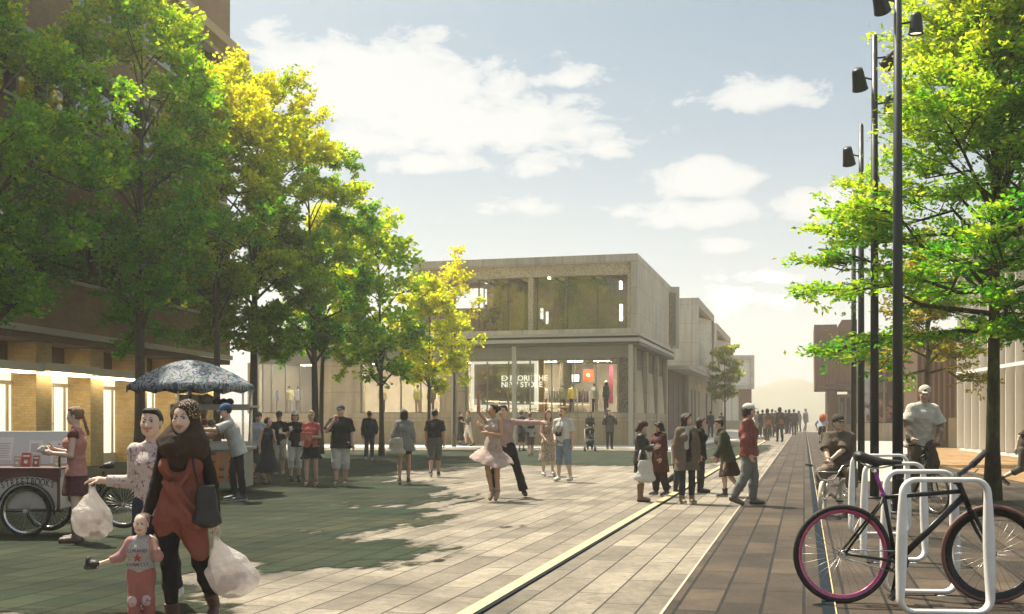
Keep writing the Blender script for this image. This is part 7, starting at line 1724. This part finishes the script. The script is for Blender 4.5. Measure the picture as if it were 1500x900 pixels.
# ---- the group by the yellow rail
person('tote_woman', 'woman in a dark leather jacket with a fur collar carrying a white tote bag', G(938, 735), 78, HH(735, 617), 'f', 'light', .011, lean=(0, -.06), yaw=0, pitch=28, arms=[((-.12, -.05, -1), (.2, -.85, .12)), ((.15, -.1, -1), (-.1, -1, .2))], legs=STAND, coat=dict(col=(.028, .024, .022), sleeve=1, loose=.04, hem=.06, mat=M_LEATHER, wr=.006), skirt=dict(col=(.022, .02, .02), hem=.34, flare=.03, wide=1.2), scarf=dict(col=(.42, .34, .22)), socks=dict(col=(.5, .48, .44), top=.02), shoes=dict(col=(.21, .12, .065), boot=.72, sole=(.06, .04, .03)), hair=dict(col=(.07, .04, .025), style='long', len=.6), cap=dict(col=(.10, .07, .055), beanie=True, visor=False))
sh = wpos('tote_woman', ('elb', -1)); o_ = Vector((sh.x + .05, sh.y - .07, sh.z - .18)); strap_bag('tote_bag', 'large white tote bag on the arm of the woman with the fur collar', o_, (.36, .13, .42), (.70, .68, .63), R(-12), M_CLOTH, [rel(o_, (o_.x - .12, o_.y - .03, o_.z - .02), (sh.x - .01, sh.y - .06, sh.z + .05), (sh.x + .03, sh.y - .05, sh.z + .05), (o_.x + .12, o_.y - .03, o_.z - .02))])
person('maroon_woman', 'dark haired woman in a long maroon coat facing the woman with the tote', G(966, 727), -60, HH(727, 620), 'f', 'light', .012, pitch=22, yaw=-18, arms=[((-.12, -.1, -1), (.1, -1, .05)), ((.15, 0, -1), (0, -.4, -1))], legs=stride(.1, .08, .2), coat=dict(col=(.12, .045, .04), sleeve=1, loose=.045, hem=.22, flare=.03), bottom=dict(col=(.06, .05, .042), loose=.03), scarf=dict(col=(.05, .035, .03)), shoes=dict(col=(.10, .085, .07)), hair=dict(col=(.022, .016, .013), style='long', len=.5))
person('kick_person', 'walker in a pale anorak with a red sleeve stepping off behind the maroon coat', G(992, 722), 60, HH(722, 632), 'm', 'light', .013, arms=[((-.1, -.1, -1), (.1, -.8, -.5)), ((.1, .1, -1), (0, -.2, -1))], legs=[((0, -.1, -1), (0, .15, -1)), ((.0, .05, -1), (0, 1.1, -.75))], top=dict(col=(.36, .34, .3), sleeve=1, loose=.04, hem=.08, slvcol=(.30, .07, .05), name='anorak'), bottom=dict(col=(.045, .05, .055), loose=.02), shoes=dict(col=(.05, .045, .04)), hair=dict(col=(.03, .02, .018), style='short'))
person('parka_woman', 'long haired woman in an open taupe parka and white scarf by the yellow rail', G(1006, 738), 12, HH(738, 606), 'f', 'light', .010, yaw=42, arms=[((-.22, .06, -1), (-.02, -.1, -1)), ((.22, .06, -1), (.02, -.1, -1))], legs=STAND, top=dict(col=(.03, .028, .03), sleeve=.9, loose=.012), coat=dict(col=(.19, .155, .115), sleeve=1, loose=.045, hem=.17, flare=.02, open=.075, name='parka'), bottom=dict(col=(.04, .045, .055), loose=.006), scarf=dict(col=(.55, .53, .48), ends=(-1,), drop=.12), shoes=dict(col=(.25, .17, .10), boot=.18), hair=dict(col=(.08, .045, .03), style='wavy'))
person('hidden_friend', 'dark haired woman in black peering out behind the taupe parka', G(1026, 722), 70, HH(722, 612), 'f', 'light', .013, arms=DOWN, legs=STAND, top=dict(col=BLACK, sleeve=1, loose=.03, hem=.1), bottom=dict(col=(.05, .05, .055)), shoes=SHOE_BK, hair=dict(col=(.03, .022, .018), style='bob'))
person('olive_walker', 'walker in an olive jacket and dark skirt striding left past the red leather jacket', G(1065, 728), -84, HH(728, 612), 'f', 'light', .012, lean=(0, -.28), pitch=10, arms=[((-.1, .15, -1), (0, -.3, -1)), ((.15, -.25, -1), (0, -.55, -1))], legs=[((0, .12, -1), (0, .75, -.9)), ((0, -.22, -1), (0, .05, -1))], coat=dict(col=(.075, .075, .045), sleeve=1, loose=.045, hem=.10), skirt=dict(col=(.06, .035, .028), hem=.52, flare=.12, wide=1.1, sway=(0, .06, 0)), shoes=dict(col=(.05, .045, .03), boot=.25), hair=dict(col=(.06, .045, .03), style='short'))
person('red_jacket', 'man in a shiny red leather jacket, jeans and white cap striding over the rail', G(1097, 741), 68, HH(741, 594), 'm', 'light', .010, lean=(0, .02), yaw=10, arms=[((-.18, .0, -1), (.0, -.32, -1)), ((.15, .15, -1), (0, -.1, -1))], legs=[((-.04, .10, -1), (0, .55, -1)), ((.04, -.16, -1), (0, .04, -1))], coat=dict(col=(.20, .045, .035), sleeve=1, loose=.045, hem=.05, mat=M_LEATHER, wr=.008, name='leather_jacket', collar=(.17, .04, .03)), bottom=dict(col=(.24, .25, .24), loose=.024), shoes=dict(col=(.16, .14, .11), sole=(.08, .07, .06)), cap=dict(col=(.70, .67, .62)), hair=dict(col=(.07, .05, .035), style='bob', len=.6), girth=1.05)

# ---- down the street
person('wall_walker', 'walker in a dark check jacket passing the timber street front', G(1041, 641), 160, HH(641, 603), 'm', 'light', .02, arms=DOWN, legs=stride(), top=dict(col=(.07, .055, .055), sleeve=1, loose=.03), bottom=dict(col=(.06, .055, .06)), shoes=SHOE_BK, hair=dict(col=(.05, .04, .03)), eyes=False)
person('wall_walker2', 'walker in a mauve top and grey trousers going away near the lime tree', G(1057, 638), 170, HH(638, 605), 'm', 'light', .02, arms=DOWN, legs=stride(flip=True), top=dict(col=(.12, .09, .11), sleeve=.9, loose=.02), bottom=dict(col=(.12, .11, .12)), shoes=SHOE_BK, hair=dict(col=(.05, .04, .03)), eyes=False)
far = [(1117, 640, 601, (.06, .05, .04), 'tallest brown coat at the near end of the far crowd', 160), (1124, 646, 599, (.16, .10, .06), 'tan coated walker with an orange bag in the far crowd', 150), (1131, 640, 600, (.17, .07, .045), 'rust coated walker pressed behind the tan coat in the far crowd', 175), (1142, 648, 597, (.10, .075, .06), 'grey brown coated walker with an orange bag, centre of the far crowd', 185), (1151, 636, 601, (.045, .042, .042), 'short dark figure in the middle of the far crowd', 200), (1156, 636, 600, (.05, .045, .042), 'dark coated figure second from the end of the far crowd', 150), (1163, 638, 600, (.055, .045, .04), 'dark coated figure with folded arms at the street end of the far crowd', 170)]
far += [(1110, 638, 602, (.20, .17, .13), 'pale coated walker at the store end of the far crowd', 165), (1136, 634, 602, (.12, .06, .05), 'maroon coated walker glimpsed behind the centre of the far crowd', 20), (1170, 633, 602, (.24, .22, .19), 'light grey coated walker between the far crowd and the blue shirt', 190)]
for i, (px, fy, hy, col, lb, rz) in enumerate(far):
    person('far%d' % i, lb, G(px, fy), rz, HH(fy, hy), 'f' if i % 2 else 'm', 'light', .022, arms=[DOWN[0], bend(1)] if i % 3 else DOWN, legs=stride(.12, .1, .2, flip=bool(i % 2)), coat=dict(col=col, sleeve=1, loose=.05, hem=.18, flare=.02), bottom=dict(col=(.06, .05, .045), loose=.015), shoes=SHOE_BK, hair=dict(col=(.05, .035, .025), style='bob' if i % 2 else 'short'), eyes=False, group='far crowd down the street')
for k_, lb in (('far1', 'orange shoulder bag on the tan coated walker in the far crowd'), ('far3', 'orange shoulder bag on the grey brown coated walker in the far crowd')):
    hp = wpos(k_, 'waist'); strap_bag('shoulder_bag', lb, hp + Vector((.05, -.22, .05)), (.34, .12, .32), (.42, .17, .07), 0, M_CLOTH)
person('blue_shirt_walker', 'walker in a pale blue shirt and light trousers on the brown track far away', G(1180, 634), 30, HH(634, 599), 'm', 'light', .02, arms=DOWN, legs=stride(.3, .25, .3), top=dict(col=(.38, .42, .47), sleeve=.9, loose=.03, hem=.1), bottom=dict(col=(.42, .36, .28)), shoes=SHOE_WH, hair=dict(col=(.12, .08, .05)), shades=True)

# ---- riders
Yb = 17.2
def bar_at(o, P_, k, f=.5, up=.03):
    p_ = Vector(P_[k])*(1-f) + Vector(P_[k+1])*f; a = o.rotation_euler.z
    return Vector((p_.x*math.cos(a) - p_.y*math.sin(a), p_.x*math.sin(a) + p_.y*math.cos(a), p_.z + up)) + o.location
bt, bars = rider_bike('cream low stunt bicycle under the seated rider in the dark cap', (PX(1222, Yb), Yb, 0), R(-38), 'bmx', .285, (M_BMX, simple('cream_tyre', (.55, .50, .41), .7), M_BMX), .72, .62, .95, steer=14)
person('bmx_rider', 'seated rider in a dark cap and brown tee resting crossed hands on his handlebar', (PX(1234, Yb), Yb + .15, 0), -28, 1.74, 'm', (.55, .40, .29), .0095, reach=(bar_at(bt, bars, 3, .2, .16), bar_at(bt, bars, 2, .8, .19)), seat=(0, .10, .80), lean=(.0, -.30), yaw=48, pitch=-2, arms=[((-.30, -.38, -.9), (.45, -.85, -.38)), ((.35, -.35, -.9), (-.55, -.85, -.34))], legs=[((-.35, -.85, -.28), (.02, .18, -1)), ((.35, -.9, -.2), (.02, .25, -1))],
       top=dict(col=(.14, .11, .08), loose=.04, hem=.03, sleeve=.5), bottom=dict(col=(.26, .21, .15), loose=.035, len=.80), socks=dict(col=(.4, .36, .3), top=.6), shoes=dict(col=(.10, .085, .07)), cap=dict(col=(.075, .06, .045)), hair=dict(col=(.03, .024, .018), style='short'), fine=True, curls=(.7, .7))
Yr = 17.9
bt2, bars2 = rider_bike('dark bicycle straddled by the standing rider in the white cap', (PX(1342, Yr), Yr, 0), R(16), 'road', .33, (M_OLDBLK, M_RUBBER, M_CHROME), 1.38, .90, 1.0)
person('cap_rider', 'standing rider in a white cap and pale short sleeved shirt gripping his handlebar', (PX(1350, Yr), Yr + .1, 0), 8, 1.86, 'm', (.50, .35, .25), .0095, reach=(bar_at(bt2, bars2, 0, .5), bar_at(bt2, bars2, 5, .5)), lean=(.0, -.24), yaw=-26, pitch=5, arms=[((-.38, -.12, -1), (-.05, -.55, -1)), ((.38, -.12, -1), (.05, -.55, -1))], legs=[((-.10, -.25, -1), (-.02, .22, -1)), ((.12, -.55, -1), (.0, .35, -1))], lift=.20,
       top=dict(col=(.72, .68, .56), loose=.045, hem=.09, sleeve=.48, flare=.02, collar=(.6, .56, .45), wr=.006), coat=None, bottom=dict(col=(.12, .09, .06), loose=.035, len=.72), socks=dict(col=(.5, .46, .4), top=.5), shoes=dict(col=(.12, .1, .08)), cap=dict(col=(.66, .61, .5), logo=(.06, .05, .04)), hair=dict(col=(.05, .04, .03), style='buzz'), fine=True, curls=(.9, .9),
       extra=lambda t, J, res, u: soft_obj('undersleeve', [Cone(J['elb', q], J['wr', q], .048, .036, (.30, .25, .18), .01, flat=True) for q in (-1, 1)], M_CLOTH, .0095, t, wrinkle=.003))
Yo = 62
bt3, bars3 = rider_bike('bicycle of the far rider with the orange backpack', (PX(1204, Yo), Yo, 0), R(172), 'road', .34, (M_OLDBLK, M_RUBBER, M_CHROME), 1.05, .98, 1.02)
person('far_cyclist', 'cyclist in a pale blue shirt and black shorts riding away down the track', (PX(1204, Yo), Yo, 0), 172, 1.80, 'm', 'light', .018, reach=(bar_at(bt3, bars3, 0, .5), bar_at(bt3, bars3, 5, .5)), seat=(0, .16, 1.06), lean=(0, -.75), arms=[((-.25, -.7, -.8), (.0, -.6, -.5)), ((.25, -.7, -.8), (0, -.6, -.5))], legs=[((-.12, -.75, -.6), (0, .25, -1)), ((.12, -.3, -1), (0, .15, -1))], top=dict(col=(.42, .48, .58), loose=.03, sleeve=.5), bottom=dict(col=BLACK, len=.5, loose=.02), shoes=SHOE_BK, hair=dict(col=(.07, .05, .035), style='short'))
hp = wpos('far_cyclist', 'chest'); blob('backpack', 'bright orange backpack on the far cyclist', 'backpack', hp + Vector((.02, -.12, .19)), [Ell((0, 0, 0), (.20, .17, .24), (.55, .13, .05)), Box((0, -.12, -.02), (.12, .06, .13), (.5, .11, .04), .02, None, .05)], M_CLOTH, None, .018, .004)
# ---- runner leaving the frame on the right
person('runner', 'runner in a dark tee and shorts leaving the picture beside the mossy trunk', (PX(1500, 24), 24, 0), 70, 1.72, 'm', 'sepia', .012, lean=(0, -.22), arms=[((-.3, .75, -.65), (-.2, .25, -1)), ((.2, -.5, -.8), (-.1, -.8, .5))], legs=[((-.05, .18, -1), (0, 1.0, -.55)), ((.05, -.65, -.8), (0, .15, -1))], top=dict(col=(.08, .06, .05), sleeve=.5, loose=.02), bottom=dict(col=(.14, .12, .10), len=.72, loose=.02), shoes=dict(col=(.05, .035, .035)), hair=dict(col=(.04, .03, .02)))

# ---- inside the store: shoppers, clothes on rails and a hanging sign
SHG = 'shoppers inside the store'
def shop_loc(px, u_, z): p_ = UV(U0 + u_, V0 + W(px, u_)); return Vector((p_.x, p_.y, z))
def shopper(key, label, px, u_, col, legc, rz, capc=None, z=1.82, h=1.75, sex='m'):
    person(key, label, shop_loc(px, u_, z), rz, h, sex, 'light', .022, arms=DOWN, legs=STAND, top=dict(col=col, sleeve=1, loose=.03, hem=.06, name='jacket'), bottom=dict(col=legc), shoes=SHOE_BK, hair=dict(col=(.05, .035, .025), style='short' if not capc else 'bob'), cap=dict(col=capc) if capc else None, eyes=False, group=SHG)
shopper('shop1', 'shopper in a yellow jacket inside the store window', 838, 2.2, (.62, .48, .10), BLACK, 200)
shopper('shop2', 'shopper in a white jacket inside the store by the corner', 871, 1.6, (.7, .68, .62), BLACK, 150)
shopper('shop3', 'shopper in a long dark coat and white cap inside the store', 888, 1.6, (.05, .05, .04), (.05, .05, .04), 230, (.7, .68, .62), h=1.85)
shopper('shop4', 'shopper in white standing by the oak column inside the store', 797, 2.4, (.7, .68, .64), BLACK, 160)
shopper('shop5', 'shopper in olive at the back of the store', 824, 4.2, (.13, .13, .07), DK, 180, sex='f')
shopper('up1', 'visitor in a blue shirt at the upper store window', 712, 1.6, (.15, .22, .36), (.06, .09, .16), 170, z=6.52, h=1.78)
shopper('up2', 'visitor in a grey coat at the upper store window', 724, 1.7, (.14, .14, .14), (.12, .12, .13), 200, z=6.52, h=1.84)
blob('shopping_bag', 'pale shopping bag held by the visitor in the blue shirt upstairs', 'bag', shop_loc(718, 1.4, 7.0), [Box((0, 0, 0), (.17, .07, .2), (.6, .55, .45), .01, None, .02)], M_CLOTH, None, .02)
for i, (px, u_) in enumerate(((380, 1.6), (402, 2.6), (424, 1.7), (437, 2.8), (560, 2.2), (612, 1.8), (632, 2.4))):
    shopper('lshop%d' % i, ['shopper in white at the far left store window', 'shopper in dark blue beside a pale one at the far left window', 'shopper in a yellow shirt at the far left store window', 'shopper in grey at the right part of the far left window', 'shopper in tan behind the small open tree in the middle window', 'shopper in lime at the middle store window', 'shopper in black sitting out the queue in the middle window'][i], px, u_, [(.7, .68, .64), (.08, .1, .16), (.6, .5, .2), (.25, .25, .25), (.4, .3, .18), (.45, .5, .1), BLACK][i], [JEAN, DK, KHAKI, DK, DK, KHAKI, BLACK][i], [160, 30, 200, 190, 20, 175, 200][i])
def clothes_rail(px, u_, label, n, seed):
    o = empty('clothes_rail', shop_loc(px, u_, 1.82), 0, label, 'clothes rail', 'clothes rails in the store'); rnd = random.Random(seed)
    mb = MB(); wq = n*.05
    mb.path([(-wq, 0, .01), (-wq, 0, 1.45), (wq, 0, 1.45), (wq, 0, .01)], .018, 6); mb.build('frame', M_CHROME, o)
    for k in range(n):
        col = rnd.choice([(.03, .03, .035), (.6, .58, .55), (.05, .06, .1), (.3, .07, .05), (.1, .11, .07), (.45, .36, .12), (.02, .02, .02)]); x_ = -wq + .1*k + .05
        soft_obj('garment', [Cone((x_, 0, 1.36), (x_, 0, .7), .03, .045, col, .02, V3(0, 1, 0), 5), ], M_CLOTH, .035, o)
clothes_rail(812, 4.6, 'rail of mixed dark garments at the back of the store', 9, 1)
clothes_rail(855, 4.8, 'rail of bright garments under the red logo sign', 8, 2)
clothes_rail(846, 3.3, 'rail of jackets behind the shopper in yellow', 7, 3)
sg = empty('hanging_sign', shop_loc(862, 2.4, 4.05), R(-15), 'red square sign with a white dome mark hanging inside the store', 'sign')
mb = MB(); mb.box((-.29, -.02, -.35), (.29, .02, .35)); mb.build('board', simple('sign_red', (.68, .10, .03), .5, emit=(.8, .12, .04), estr=.25), sg)
mb = MB()
for r0, r1 in ((.19, .13), (.11, .05)):
    pts = [(r0*math.cos(R(a)), r0*math.sin(R(a))) for a in range(0, 91, 10)] + [(r1*math.cos(R(a)), r1*math.sin(R(a))) for a in range(90, -1, -10)]
    mb.prism([(x_ - .1, y_ - .05) for x_, y_ in pts], .006, Matrix(((1, 0, 0, 0), (0, 0, -1, -.0205), (0, 1, 0, 0), (0, 0, 0, 1))))
mb.build('mark', M_TXT, sg)
mb = MB(); mb.tube((-.2, 0, .35), (-.2, 0, .98), .006, n=6); mb.tube((.2, 0, .35), (.2, 0, .98), .006, n=6); mb.build('hanger', M_CHROME, sg)
sg = empty('hanging_sign', shop_loc(895, 2.2, 3.6), 0, 'tall dark pink banner beside the perforated panel inside the store', 'sign'); mb = MB(); mb.box((-.12, -.015, -1.2), (.12, .015, 1.0)); mb.build('banner', simple('banner_pink', (.5, .10, .16), .6), sg); mb = MB(); mb.tube((0, 0, 1.0), (0, 0, 1.4), .006, n=6); mb.build('hanger', M_CHROME, sg)
sg = empty('hanging_sign', shop_loc(843, 5.4, 4.0), 0, 'small black screen with a white picture above the clothes rails', 'screen'); mb = MB(); mb.box((-.3, -.02, -.3), (.3, .02, .3)); mb.build('frame', M_RUBBER, sg); mb = MB(); mb.box((-.22, -.03, -.2), (.22, -.0205, .22)); mb.build('screen', simple('screen_glow', (.8, .75, .7), .4, emit=(.9, .8, .75), estr=1.0), sg); mb = MB(); mb.tube((0, 0, .3), (0, 0, 1.0), .01, n=6); mb.build('hanger', M_CHROME, sg)
# ------------------------------------------------------------------ the air
mb = MB(); mb.box((-420, -12, -2.2), (420, 560, 48))
M_AIR = bpy.data.materials.new('air'); M_AIR.use_nodes = True
nt = M_AIR.node_tree; nt.nodes.clear(); out = nt.nodes.new('ShaderNodeOutputMaterial')
pv = N(nt, 'ShaderNodeVolumePrincipled'); pv.inputs['Color'].default_value = (.95, .94, .90, 1); pv.inputs['Density'].default_value = .0011; pv.inputs['Anisotropy'].default_value = .45
L(nt, pv.outputs[0], out.inputs['Volume'])
hz = mb.build('haze', M_AIR); hz['kind'] = 'stuff'
